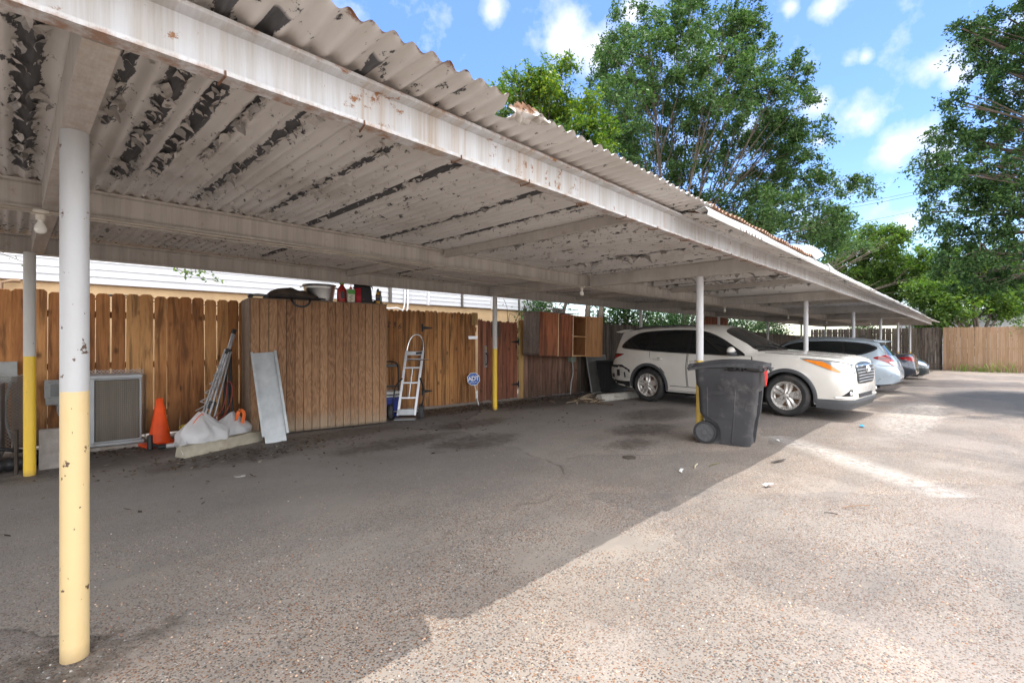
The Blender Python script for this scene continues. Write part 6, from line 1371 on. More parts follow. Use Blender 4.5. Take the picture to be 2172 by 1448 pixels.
                e = bpy.data.objects.new('wheel', None); COL.objects.link(e); e.parent = s.th; e.location = (sx * s.xw, ya, rw)
                e.rotation_euler = (R(90) * 0, R(90) if sx < 0 else R(-90), 0); e.rotation_euler = Euler((0, R(90) * (1 if sx < 0 else -1), 0))
                k += .5
                for q in parts: q.parent = e; q.rotation_euler = (0, 0, k if q is not parts[3] else 0)
# ---------------- the white SUV
M_pearl = paint('pearl_white_paint', (.68, .655, .605), 0, .25, dirt=(.58, .55, .49))
K = dict(
 zb=[(-.97, .30), (-.85, .235), (-.4, .235), (0, .23), (3.2, .25), (3.7, .30), (4.0, .42)],
 wb=[(-.97, .66), (-.93, .76), (-.85, .83), (-.6, .88), (-.3, .905), (3.2, .90), (3.7, .86), (4.0, .72)],
 wm=[(-.97, .70), (-.945, .79), (-.90, .85), (-.8, .90), (-.6, .93), (-.3, .95), (.2, .957), (2.0, .957), (3.2, .952), (3.6, .93), (3.85, .87), (4.0, .76)],
 zm=[(-.97, .52), (-.6, .66), (0, .76), (2, .72), (3.0, .80), (4.0, .70)],
 ws=[(-.97, .62), (-.945, .72), (-.90, .79), (-.8, .845), (-.6, .885), (-.2, .91), (.4, .918), (1.5, .908), (2.8, .90), (3.4, .88), (3.8, .81), (4.0, .68)],
 zs=[(-.97, .74), (-.955, .82), (-.92, .91), (-.85, .975), (-.6, 1.035), (-.2, 1.065), (.3, 1.075), (.7, 1.07), (1.2, 1.078), (2.4, 1.10), (3.3, 1.15), (3.75, 1.15), (3.9, 1.0), (4.0, .74)],
 wr=[(-.97, .55), (-.90, .68), (-.7, .74), (-.2, .78), (.4, .775), (.8, .745), (1.2, .71), (1.6, .68), (2.2, .67), (3.2, .655), (3.7, .62), (4.0, .52)],
 zr=[(-.97, .78), (-.955, .86), (-.92, .955), (-.87, 1.025), (-.75, 1.065), (-.3, 1.105), (.2, 1.135), (.55, 1.16), (.85, 1.305), (1.15, 1.455), (1.45, 1.565), (1.75, 1.62), (2.3, 1.645), (3.1, 1.63), (3.55, 1.59), (3.74, 1.55), (3.84, 1.40), (3.93, 1.14), (4.0, .76)],
 zt=[(-.97, .79), (-.955, .88), (-.92, .98), (-.87, 1.05), (-.78, 1.09), (-.4, 1.135), (0, 1.165), (.40, 1.19), (.70, 1.345), (1.0, 1.505), (1.28, 1.635), (1.55, 1.70), (1.9, 1.725), (2.4, 1.735), (3.1, 1.715), (3.55, 1.675), (3.74, 1.63), (3.84, 1.44), (3.93, 1.16), (4.0, .77)])
suv = Car('suv', 'pearl white SUV parked nose out with rear bumper missing', 'car', (10.624, 2.41, 0), math.atan2(-.083, .9965), K, M_pearl, (0, 2.86), .378, .432, .845, .235)
S = suv; X = -1.0; RS = (1, 0, 0)                       # right side, looking along +x
def side(pts, x=-1.0): return [(x, y, z) for y, z in pts]
S.panel('window_surround', side([(.74, 1.085), (.95, 1.235), (1.25, 1.415), (1.55, 1.54), (1.85, 1.588), (2.3, 1.605), (2.9, 1.585), (3.25, 1.535), (3.5, 1.40), (3.63, 1.255), (3.60, 1.20), (3.40, 1.175), (2.6, 1.125), (1.6, 1.092), (1.0, 1.078)]), RS, M_trim, off=.002, mirror=True)
for pts in ([(1.06, 1.115), (1.14, 1.29), (1.35, 1.43), (1.62, 1.535), (1.88, 1.567), (1.88, 1.12), (1.5, 1.112)], [(1.96, 1.122), (1.955, 1.572), (2.3, 1.586), (2.74, 1.572), (2.80, 1.30), (2.82, 1.15), (2.4, 1.13)], [(2.96, 1.165), (2.90, 1.30), (2.86, 1.56), (3.05, 1.548), (3.22, 1.51), (3.45, 1.39), (3.57, 1.255), (3.54, 1.222), (3.35, 1.19)]):
    P = [Vector(q).to_3d() for q in pts]; c = []
    for i in range(len(pts)):
        a, b = Vector(pts[i]), Vector(pts[(i + 1) % len(pts)]); c += [a.lerp(b, .06), a.lerp(b, .5), a.lerp(b, .94)]
    S.panel('window', side([(q.x, q.y) for q in c]), RS, M_glass, off=.006, mirror=True)
S.line('chrome_strip', side([(.78, 1.075), (1.6, 1.085), (2.6, 1.118), (3.40, 1.168), (3.60, 1.195), (3.64, 1.255), (3.5, 1.41)]), RS, M_chr, .006, off=.002, mirror=True)
arch = lambda ya, r, a0, a1, n=14: [(ya + r * math.cos(R(a)), .378 + r * math.sin(R(a))) for a in np.linspace(a0, a1, n)]
fd = [(.60, .40), (.605, .8), (.62, 1.06), (1.2, 1.07), (1.90, 1.088), (1.905, .7), (1.89, .40)]
rd = [(1.93, .40), (1.945, .8), (1.94, 1.09), (2.4, 1.105), (2.83, 1.13), (2.82, 1.0), (2.78, .93)] + arch(2.86, .515, 106, 168, 6) + [(2.34, .40)]
for dp in (fd, rd):
    gp = []; cx = sum(q[0] for q in dp) / len(dp); cz = sum(q[1] for q in dp) / len(dp)
    for i in range(len(dp)):
        a, b = Vector(dp[i]), Vector(dp[(i + 1) % len(dp)]); gp += [a.lerp(b, .03), a.lerp(b, .5), a.lerp(b, .97)]
    S.panel('door_gap', side([(q.x + .013 * (1 if q.x > cx else -1), q.y + .013 * (1 if q.y > cz else -1)) for q in gp]), RS, M_seam, off=.0012, mirror=True)
    drs = S.panel('door', side([(q.x, q.y) for q in gp]), RS, M_pearl, off=.0035, mirror=True)
    hy = 1.74 if dp is fd else 2.62; hz = .93 if dp is fd else .955
    for o, sx in zip(drs, (1, -1)):
        r_ = S.hit((-sx, hy, hz), (sx, 0, 0))[0]; mb = MB(); mb.tube(catmull([(r_.x + .0 * sx, hy - .11, hz), (r_.x - .032 * sx, hy - .08, hz + .002), (r_.x - .04 * sx, hy, hz + .006), (r_.x - .032 * sx, hy + .08, hz + .008), (r_.x, hy + .11, hz + .008)], 5), .014, 10); mb.build('handle', M_pearl, o, 60)
        mb = MB(); mb.sphere((r_.x - .002 * sx, hy - .02, hz + .004), .045, sq=(.12, 1.1, .7)); mb.build('handle_cup', M_plast, o, 60)
S.line('bonnet_gap', [(-.70, -.86, 1), (-.765, -.65, 1), (-.795, -.2, 1), (-.80, .2, 1), (-.80, .42, 1)], (0, 0, -1), M_seam, .0045, mirror=True)
S.panel('bonnet', [(-.66, -.84, 1), (-.745, -.65, 1), (-.785, -.2, 1), (-.785, .2, 1), (-.785, .40, 1), (-.4, .36, 1), (0, .345, 1), (.4, .36, 1), (.785, .40, 1), (.785, .2, 1), (.785, -.2, 1), (.745, -.65, 1), (.66, -.84, 1), (0, -.88, 1)], (0, 0, -1), M_pearl, off=.004, grid=.08)
S.panel('windscreen', [(-.70, .60, 1.2), (-.67, .80, 1.3), (-.60, 1.22, 1.5), (-.3, 1.30, 1.6), (0, 1.32, 1.6), (.3, 1.30, 1.6), (.60, 1.22, 1.5), (.67, .80, 1.3), (.70, .60, 1.2), (.4, .47, 1.1), (0, .44, 1.1), (-.4, .47, 1.1)], (0, 0, -1), M_glass, off=.004)
S.panel('cowl', [(-.72, .50, 1.2), (-.4, .385, 1.1), (0, .36, 1.1), (.4, .385, 1.1), (.72, .50, 1.2), (.70, .58, 1), (.4, .465, 1.1), (0, .435, 1.1), (-.4, .465, 1.1), (-.70, .58, 1)], (0, 0, -1), M_trim, off=.006)
S.line('wiper', [(-.1, .46, 1.2), (-.35, .56, 1.3), (-.62, .66, 1.3)], (0, 0, -1), M_trim, .009, off=.015)
S.line('wiper', [(.45, .48, 1.2), (.2, .56, 1.3), (-.05, .64, 1.3)], (0, 0, -1), M_trim, .009, off=.015)
S.panel('rear_window', [(-.50, 3.76, 1.5), (0, 3.77, 1.5), (.50, 3.76, 1.5), (.58, 3.88, 1.2), (0, 3.90, 1.15), (-.58, 3.88, 1.2)], (0, -1, 0), M_glass, off=.004)
for sx in (1, -1):
    mb = MB(); P = [S.hit((sx * .60, y, 2), (0, 0, -1))[0] for y in np.linspace(1.75, 3.45, 9)]; mb.tube([P[0]] + [q + Vector((0, 0, .035)) for q in P[1:-1]] + [P[-1]], .016, 8); mb.build('roof_rail', M_plast, S.th, 60)
    # mirror
    m0 = Vector((sx * 1.02, .96, 1.165)); mb = MB(); mb.sphere(m0, .12, 20, 12, sq=(.85, .62, .70)); mr = mb.build('mirror', M_pearl, S.th, 60)
    mb = MB(); mb.sphere(m0 - Vector((0, 0, .03)), .119, 20, 12, sq=(.84, .63, .55)); mb.tube([(sx * .87, .93, 1.10), (sx * .97, .96, 1.11)], [.045, .035], 10); mb.build('mirror_base', M_plast, mr, 60)
    mb = MB(); mb.sphere(m0 + Vector((sx * .0, -.068, .005)), .05, 14, 8, sq=(1.5, .25, .25)); mb.build('mirror_signal', M_wlens, mr, 60)
def xat(car, y, z):
    P = car.section(y)[3:22]; z = max(z, P[0][1] + .002)
    for (x0, z0), (x1, z1) in zip(P, P[1:]):
        if z0 <= z <= z1: return x0 + (x1 - x0) * (z - z0) / max(z1 - z0, 1e-6)
    return P[-1][0]
def arch_trim(car, ya, a0, a1, w=.058, proud=.016, mat=M_plast):
    for sx in (1, -1):
        rings = []
        for a in np.linspace(a0, a1, 40):
            ring = []
            for r, o in ((car.rarch - .004, -.05), (car.rarch - .004, proud * .8), (car.rarch + .012, proud), (car.rarch + w * .8, proud * .9), (car.rarch + w, .004), (car.rarch + w, -.03)):
                y = ya + r * math.cos(R(a)); z = max(car.rw + r * math.sin(R(a)), .245); ring.append(Vector((-sx * (xat(car, y, z) + o), y, z)))
            rings.append(ring)
        mb = MB(); mb.loft(rings); mb.build('wheel_arch_trim', mat, car.th, 40)
flare = lambda ya, a0, a1, r0=.428, r1=.487: side(arch(ya, r1, a0, a1, 16) + arch(ya, r0, a1, a0, 16))
arch_trim(S, 0, -8, 192)
arch_trim(S, 2.86, -8, 192)
S.panel('rocker_trim', side([(.44, .30), (2.42, .30), (2.42, .255), (.44, .255)]), RS, M_plast, off=.008, round_=False, mirror=True)
# front: headlamps, grille, fog lamps, skirts
DG = (.62, 1, 0)
for o in S.panel('headlight', [(-.94, -.28, 1.04), (-.91, -.50, 1.025), (-.84, -.72, .995), (-.70, -.87, .955), (-.56, -.92, .93), (-.555, -.95, .825), (-.68, -.91, .81), (-.80, -.82, .815), (-.89, -.64, .865), (-.935, -.44, .965)], DG, M_lens, off=.007, grid=.03, mirror=True):
    sx = 1 if o.data.vertices[0].co.x < 0 else -1
    for nm, pts, m_, of in (('indicator_lens', [(-.935, -.30, 1.032), (-.905, -.49, 1.014), (-.885, -.58, .985), (-.835, -.755, .84), (-.86, -.70, .835), (-.89, -.63, .876), (-.93, -.44, .968)], M_amber, .010), ('headlight_bezel', [(-.80, -.76, .96), (-.70, -.86, .935), (-.69, -.90, .835), (-.79, -.81, .84)], M_chr, .009), ('headlight_bezel', [(-.66, -.89, .92), (-.575, -.92, .91), (-.575, -.94, .85), (-.66, -.91, .84)], M_wlens, .009)):
        S.panel(nm, [(q[0] * sx, q[1], q[2]) for q in pts], (DG[0] * sx, DG[1], 0), m_, parent=o, off=of, grid=.03)
S.line('headlight_edge', [(-.945, -.27, 1.052), (-.915, -.50, 1.037), (-.84, -.73, 1.007), (-.70, -.88, .967), (-.56, -.93, .942)], DG, M_seam, .006, off=.004, mirror=True)
FR = (0, 1, 0)
gr = S.panel('grille', [(-.53, -1, .935), (-.27, -1, .985), (0, -1, .995), (.27, -1, .985), (.53, -1, .935), (.535, -1, .82), (.49, -1, .65), (.2, -1, .625), (-.2, -1, .625), (-.49, -1, .65), (-.535, -1, .82)], FR, M_trim, off=.012)
for z_, hw in ((.665, .48), (.715, .495), (.765, .51), (.815, .525), (.865, .53), (.93, .515)):
    S.line('grille_bar', [(-hw, -1, z_), (0, -1, z_ + .006), (hw, -1, z_)], FR, M_chr if z_ > .9 else M_galv, .011 if z_ < .9 else .02, parent=gr, off=.024)
def ell(mb, c, a, b, r, n=40): mb.tube([c + Vector((a * math.cos(2 * math.pi * k / n), 0, b * math.sin(2 * math.pi * k / n))) for k in range(n)], r, 8, closed=True)
gc = S.hit((0, -1, .88), FR)[0] + Vector((0, -.055, 0)); mb = MB(); ell(mb, gc, .105, .07, .010); ell(mb, gc + Vector((0, -.002, .03)), .068, .030, .007); ell(mb, gc + Vector((0, -.004, 0)), .032, .062, .007); mb.build('emblem', M_chr, gr, 60)
S.panel('lower_grille', [(-.44, -1, .455), (.44, -1, .455), (.40, -1, .385), (-.40, -1, .385)], FR, M_trim, off=.006, round_=False)
for z_ in (.405, .435): S.line('lower_grille_bar', [(-.42, -1, z_), (0, -1, z_), (.42, -1, z_)], FR, M_plast, .007, off=.010)
for o in S.panel('fog_lamp', [(-.86, -.80, .43), (-.72, -.91, .435), (-.71, -.915, .54), (-.76, -.88, .545)], DG, M_trim, off=.006, grid=.03, round_=False, mirror=True):
    sx = 1 if o.data.vertices[0].co.x < 0 else -1; c = S.hit((-.755 * sx, -.88, .48), (DG[0] * sx, 1, 0))[0]; mb = MB(); mb.sphere(c - Vector((DG[0] * sx, 1, 0)) * .008, .036, 18, 10, sq=(1, .6, 1)); mb.build('lamp_lens', M_wlens, o, 60)
S.line('fog_lamp_strip', [(-.89, -.72, .405), (-.80, -.86, .395), (-.66, -.94, .40)], DG, M_chr, .013, off=.006, mirror=True)
def skirt(car, z0, z1, y0, off, mat, name, yc=.2, rows=5, bulge=.0):
    rings = []; k = 60
    for j in range(rows):
        z = z0 + (z1 - z0) * j / (rows - 1); ring = []
        for i in range(k + 1):
            a = R(-180 + 180 * i / k); d_ = Vector((math.cos(a), math.sin(a), 0)); r_ = car.bvh.ray_cast(Vector((0, yc, max(z, car.K['zb'](-.5) + .03))) + d_ * 3, -d_, 6)
            p = r_[0] if r_[0] is not None else Vector((0, yc, z)) + d_ * .8
            if p.y > y0: continue
            e = off + bulge * math.sin(math.pi * j / (rows - 1)); ring.append(Vector((p.x, p.y, z)) + d_ * e)
        rings.append(ring)
    n = min(len(g) for g in rings); rings = [g[(len(g) - n) // 2:(len(g) - n) // 2 + n] for g in rings]
    mb = MB(); mb.loft(rings, caps=False, closed=False); inner = [[q - Vector((q.x, q.y - yc, 0)).normalized() * .04 for q in g] for g in (rings[-1], rings[0])]
    mb.loft([rings[-1], inner[0]], caps=False, closed=False); mb.loft([inner[1], rings[0]], caps=False, closed=False)
    return mb.build(name, mat, car.th, 45)
skirt(S, .205, .365, -.36, .012, M_plast, 'bumper_skirt', bulge=.018)
S.line('wing_gap', side([(.585, .40), (.585, .8), (.60, 1.05)]), RS, M_seam, .003, mirror=True)
# damaged tail
M_prim = plain('bare_white_panel', (.50, .48, .44), .6, 0, .2, 9, .3, dirt=(.12, .10, .09), dscale=8, dthr=(.6, .75)); M_foam = plain('torn_black_foam', (.012, .012, .013), .9, 0, .3, 9, .8)
S.panel('exposed_tail_panel', side([(3.33, .50), (3.38, .66), (3.52, .775), (3.96, .79), (3.98, .46), (3.6, .43)]), RS, M_prim, off=.004, round_=False, label='bare panel exposed where the rear bumper is missing')
rr = random.Random(4); up_ = [(3.33 + .66 * i / 16, .70 + .10 * min(1, i / 5) + rr.uniform(-.008, .008)) for i in range(17)]; dn_ = [(y, z - .035 - rr.uniform(.0, .035)) for y, z in up_[::-1]]
S.panel('torn_foam_edge', side(up_ + dn_), RS, M_foam, off=.012, round_=False)
for pts in ([(3.62, .54), (3.62, .69), (3.71, .69), (3.71, .54)], [(3.80, .50), (3.80, .585), (3.90, .585), (3.90, .50)], [(3.45, .52), (3.46, .64), (3.50, .63), (3.49, .51)]): S.panel('bumper_clip', side(pts), RS, M_trim, off=.02, round_=False, th=.004)
S.panel('tail_underside', side([(3.36, .30), (3.35, .43), (3.6, .425), (3.97, .45), (3.95, .36), (3.7, .30)]), RS, M_foam, off=.006, round_=False)
DT = (.75, -1, 0)
for o in S.panel('tail_light', [(-.93, 3.58, 1.055), (-.86, 3.80, 1.06), (-.74, 3.92, 1.05), (-.72, 3.94, .96), (-.82, 3.88, .90), (-.89, 3.74, .97)], DT, M_redd, off=.007, grid=.03, mirror=True):
    sx = 1 if o.data.vertices[0].co.x < 0 else -1
    S.panel('brake_lens', [(q[0] * sx, q[1], q[2]) for q in [(-.925, 3.60, 1.045), (-.90, 3.70, 1.048), (-.86, 3.80, 1.0), (-.88, 3.75, .97)]], (DT[0] * sx, DT[1], 0), M_redl, parent=o, off=.010, grid=.03)
mb = MB(); mb.loft([[Vector((x, y, z - .045 * abs(x) ** 2)) for y, z in ((3.60, 1.645), (3.70, 1.650), (3.95, 1.605), (3.955, 1.59), (3.80, 1.57), (3.62, 1.60))] for x in np.linspace(-.62, .62, 13)]); mb.build('spoiler', M_pearl, S.th, 50)
S.wheels()
mb = MB(); mb.b2((-.55, -.6, .17), (.55, 3.5, .30)); mb.tube([(-.3, 3.0, .25), (-.5, 3.7, .28)], .05, 10); mb.build('underbody', M_trim, S.th, 0, .03)

# ---------------- the blue hatchback, tail towards the lane
M_bsil = paint('silver_blue_paint', (.43, .51, .585), .2, .30)
K2 = dict(
 zb=[(-.92, .28), (-.7, .20), (0, .18), (3.0, .20), (3.5, .24), (3.74, .34)],
 wb=[(-.92, .50), (-.8, .70), (-.4, .82), (3.0, .82), (3.5, .76), (3.74, .62)],
 wm=[(-.92, .52), (-.85, .66), (-.6, .82), (0, .88), (2.0, .888), (3.0, .885), (3.45, .85), (3.66, .78), (3.74, .70)],
 zm=[(-.92, .45), (0, .66), (2, .68), (3.2, .72), (3.74, .52)],
 ws=[(-.92, .45), (-.7, .70), (0, .82), (1.5, .83), (2.8, .825), (3.3, .80), (3.6, .72), (3.70, .66), (3.74, .62)],
 zs=[(-.92, .56), (-.8, .68), (-.3, .84), (.4, .93), (1.5, .97), (2.6, 1.01), (3.2, 1.04), (3.5, 1.00), (3.62, .88), (3.74, .60)],
 wr=[(-.92, .40), (-.6, .62), (.2, .68), (1.0, .64), (1.8, .60), (2.8, .585), (3.4, .55), (3.74, .5)],
 zr=[(-.92, .58), (-.75, .74), (-.3, .88), (.1, .96), (.6, 1.16), (1.1, 1.36), (1.6, 1.46), (2.3, 1.475), (2.9, 1.435), (3.25, 1.39), (3.40, 1.22), (3.56, 1.00), (3.66, .84), (3.74, .62)],
 zt=[(-.92, .60), (-.75, .78), (-.3, .93), (0, 1.0), (.5, 1.23), (.95, 1.43), (1.4, 1.54), (1.9, 1.575), (2.5, 1.555), (3.0, 1.505), (3.26, 1.46), (3.42, 1.26), (3.58, 1.02), (3.67, .86), (3.74, .63)])
pri = Car('hatchback', 'silver blue hatchback parked tail towards the lane beyond the SUV', 'car', (17.18, 5.27, zg(17.2)), R(180) + .02, K2, M_bsil, (0, 2.78), .325, .365, .765, .2)
S = pri
S.panel('window_surround', side([(.35, 1.0), (.7, 1.17), (1.1, 1.345), (1.55, 1.43), (2.2, 1.445), (2.8, 1.405), (3.12, 1.335), (3.26, 1.245), (3.1, 1.13), (2.7, 1.03), (1.5, .985), (.9, .975)]), RS, M_trim, off=.002, mirror=True)
for pts in ([(.62, 1.03), (.85, 1.20), (1.15, 1.335), (1.55, 1.405), (1.56, 1.01), (1.1, 1.0)], [(1.63, 1.01), (1.62, 1.41), (2.2, 1.42), (2.42, 1.405), (2.48, 1.04), (2.1, 1.015)], [(2.55, 1.045), (2.50, 1.40), (2.8, 1.375), (3.08, 1.31), (3.2, 1.245), (3.06, 1.155), (2.75, 1.06)]):
    c = []
    for i in range(len(pts)):
        a, b = Vector(pts[i]), Vector(pts[(i + 1) % len(pts)]); c += [a.lerp(b, .06), a.lerp(b, .5), a.lerp(b, .94)]
    S.panel('window', side([(q.x, q.y) for q in c]), RS, M_glass, off=.006, mirror=True)
for dp, hy in (([(.50, .34), (.5, .97), (1.58, .985), (1.58, .34)], 1.42), ([(1.62, .34), (1.62, .985), (2.50, 1.02), (2.45, .75), (2.34, .55), (2.28, .34)], 2.34)):
    c = []; cx = sum(q[0] for q in dp) / len(dp)
    for i in range(len(dp)):
        a, b = Vector(dp[i]), Vector(dp[(i + 1) % len(dp)]); c += [a.lerp(b, .03), a.lerp(b, .5), a.lerp(b, .97)]
    S.panel('door_gap', side([(q.x + .007 * (1 if q.x > cx else -1), q.y + .006 * (1 if q.y > .6 else -1)) for q in c]), RS, M_seam, off=.0012, mirror=True)
    for o, sx in zip(S.panel('door', side([(q.x, q.y) for q in c]), RS, M_bsil, off=.0035, mirror=True), (1, -1)):
        r_ = S.hit((-sx, hy, .88), (sx, 0, 0))[0]; mb = MB(); mb.tube(catmull([(r_.x, hy - .10, .88), (r_.x - .035 * sx, hy, .885), (r_.x, hy + .10, .885)], 5), .014, 8); mb.build('handle', M_bsil, o, 60)
BK = (0, -1, 0)
S.panel('rear_window', [(-.50, 3.4, 1.40), (0, 3.4, 1.41), (.50, 3.4, 1.40), (.60, 3.5, 1.20), (.64, 3.5, 1.06), (0, 3.5, 1.04), (-.64, 3.5, 1.06), (-.60, 3.5, 1.20)], BK, plain('sky_lit_rear_glass', (.03, .04, .045), .05, 0, .2, 1, 0, spec=1.0), off=.005)
S.line('rear_wiper', [(0, 3.6, 1.06), (-.2, 3.55, 1.08), (-.42, 3.5, 1.10)], BK, M_trim, .010, off=.015)
DT2 = (.55, -1, 0)
for o in S.panel('tail_light', [(-.87, 3.25, .985), (-.74, 3.46, 1.06), (-.66, 3.52, 1.05), (-.625, 3.64, .90), (-.645, 3.70, .76), (-.76, 3.64, .76), (-.83, 3.46, .87)], DT2, M_redl, off=.007, grid=.03, mirror=True):
    sx = 1 if o.data.vertices[0].co.x < 0 else -1
    for nm, pts, m_ in (('reversing_lens', [(-.79, 3.52, .875), (-.655, 3.66, .87), (-.655, 3.69, .77), (-.75, 3.64, .77)], M_wlens), ('dark_lens_band', [(-.845, 3.32, .985), (-.74, 3.49, .985), (-.65, 3.58, .975), (-.65, 3.60, .955), (-.74, 3.51, .96), (-.84, 3.34, .955)], M_redd)):
        S.panel(nm, [(q[0] * sx, q[1], q[2]) for q in pts], (DT2[0] * sx, DT2[1], 0), m_, parent=o, off=.010, grid=.03)
S.line('hatch_gap', [(-.60, 3.4, 1.40), (-.70, 3.5, 1.05), (-.60, 3.7, .95), (-.56, 3.7, .66), (0, 3.7, .62), (.56, 3.7, .66), (.60, 3.7, .95), (.70, 3.5, 1.05), (.60, 3.4, 1.40)], BK, M_seam, .004)
S.panel('number_plate_recess', [(-.27, 3.7, .90), (.27, 3.7, .90), (.25, 3.7, .72), (-.25, 3.7, .72)], BK, plain('shaded_plate_recess', (.14, .18, .22), .4), off=.005, round_=False)
S.panel('number_plate', [(-.15, 3.7, .87), (.15, 3.7, .87), (.15, 3.7, .75), (-.15, 3.7, .75)], BK, plain('pale_number_plate', (.55, .55, .53), .4), off=.010, round_=False)
S.panel('bumper_gap', side([(3.28, .79), (3.45, .775), (3.6, .765), (3.6, .755), (3.45, .765), (3.28, .78)]), RS, M_seam, off=.003, round_=False, mirror=True)
mb = MB(); mb.loft([[Vector((x, y, z - .06 * abs(x) ** 2)) for y, z in ((3.14, 1.49), (3.22, 1.49), (3.48, 1.445), (3.485, 1.43), (3.3, 1.42), (3.18, 1.45))] for x in np.linspace(-.56, .56, 11)]); mb.build('spoiler', M_bsil, S.th, 50)
S.panel('bumper_insert', [(-.50, 3.7, .40), (.50, 3.7, .40), (.42, 3.7, .33), (-.42, 3.7, .33)], BK, M_trim, off=.006, round_=False)
S.panel('windscreen', [(-.62, .35, 1.2), (-.55, .95, 1.4), (0, 1.05, 1.5), (.55, .95, 1.4), (.62, .35, 1.2), (0, .1, 1.1)], (0, 0, -1), M_glass, off=.004)
for o in S.panel('headlight', [(-.80, -.35, .78), (-.62, -.74, .70), (-.58, -.78, .62), (-.76, -.55, .66)], DG, M_lens, off=.006, grid=.04, mirror=True): pass
for sx in (1, -1):
    mb = MB(); mb.sphere((sx * .95, .62, 1.03), .10, 16, 10, sq=(.9, .6, .65)); mb.tube([(sx * .82, .6, .99), (sx * .92, .62, 1.0)], .03, 8); mb.build('mirror', M_bsil, S.th, 60)
mb = MB(); mb.loft([[Vector((x, y, z)) for y, z in ((2.75, 1.565), (2.86, 1.60), (2.90, 1.60), (2.92, 1.56))] for x in (-.02, .02)]); mb.build('aerial', M_trim, S.th, 40)
S.wheels()
mb = MB(); mb.b2((-.5, -.6, .14), (.5, 3.3, .26)); mb.build('underbody', M_trim, S.th, 0, .03)

# ---------------- two dark saloons
K3 = dict(
 zb=[(-.92, .26), (-.7, .19), (0, .17), (3.2, .20), (3.8, .34)],
 wb=[(-.92, .50), (-.8, .70), (-.4, .82), (3.0, .82), (3.6, .74), (3.8, .60)],
 wm=[(-.92, .55), (-.85, .68), (-.6, .84), (0, .90), (2.0, .905), (3.0, .895), (3.5, .85), (3.7, .78), (3.8, .70)],
 zm=[(-.92, .45), (0, .60), (2, .62), (3.2, .66), (3.8, .52)],
 ws=[(-.92, .48), (-.7, .72), (0, .84), (1.5, .84), (2.8, .82), (3.3, .80), (3.6, .74), (3.8, .62)],
 zs=[(-.92, .54), (-.8, .66), (-.3, .82), (.4, .90), (1.5, .94), (2.6, .98), (3.2, 1.00), (3.5, .99), (3.70, .93), (3.76, .78), (3.8, .60)],
 wr=[(-.92, .42), (-.6, .64), (.2, .70), (1.0, .62), (1.8, .57), (2.4, .56), (3.1, .66), (3.6, .66), (3.8, .56)],
 zr=[(-.92, .56), (-.75, .72), (-.3, .86), (.3, .94), (.7, 1.11), (1.1, 1.29), (1.5, 1.38), (2.1, 1.38), (2.6, 1.24), (3.0, 1.06), (3.2, 1.03), (3.6, 1.03), (3.70, .97), (3.76, .80), (3.8, .62)],
 zt=[(-.92, .58), (-.75, .76), (-.3, .91), (.2, .97), (.55, 1.15), (.95, 1.36), (1.35, 1.45), (1.9, 1.465), (2.35, 1.38), (2.85, 1.14), (3.15, 1.065), (3.55, 1.07), (3.68, 1.06), (3.71, .98), (3.76, .81), (3.8, .63)])
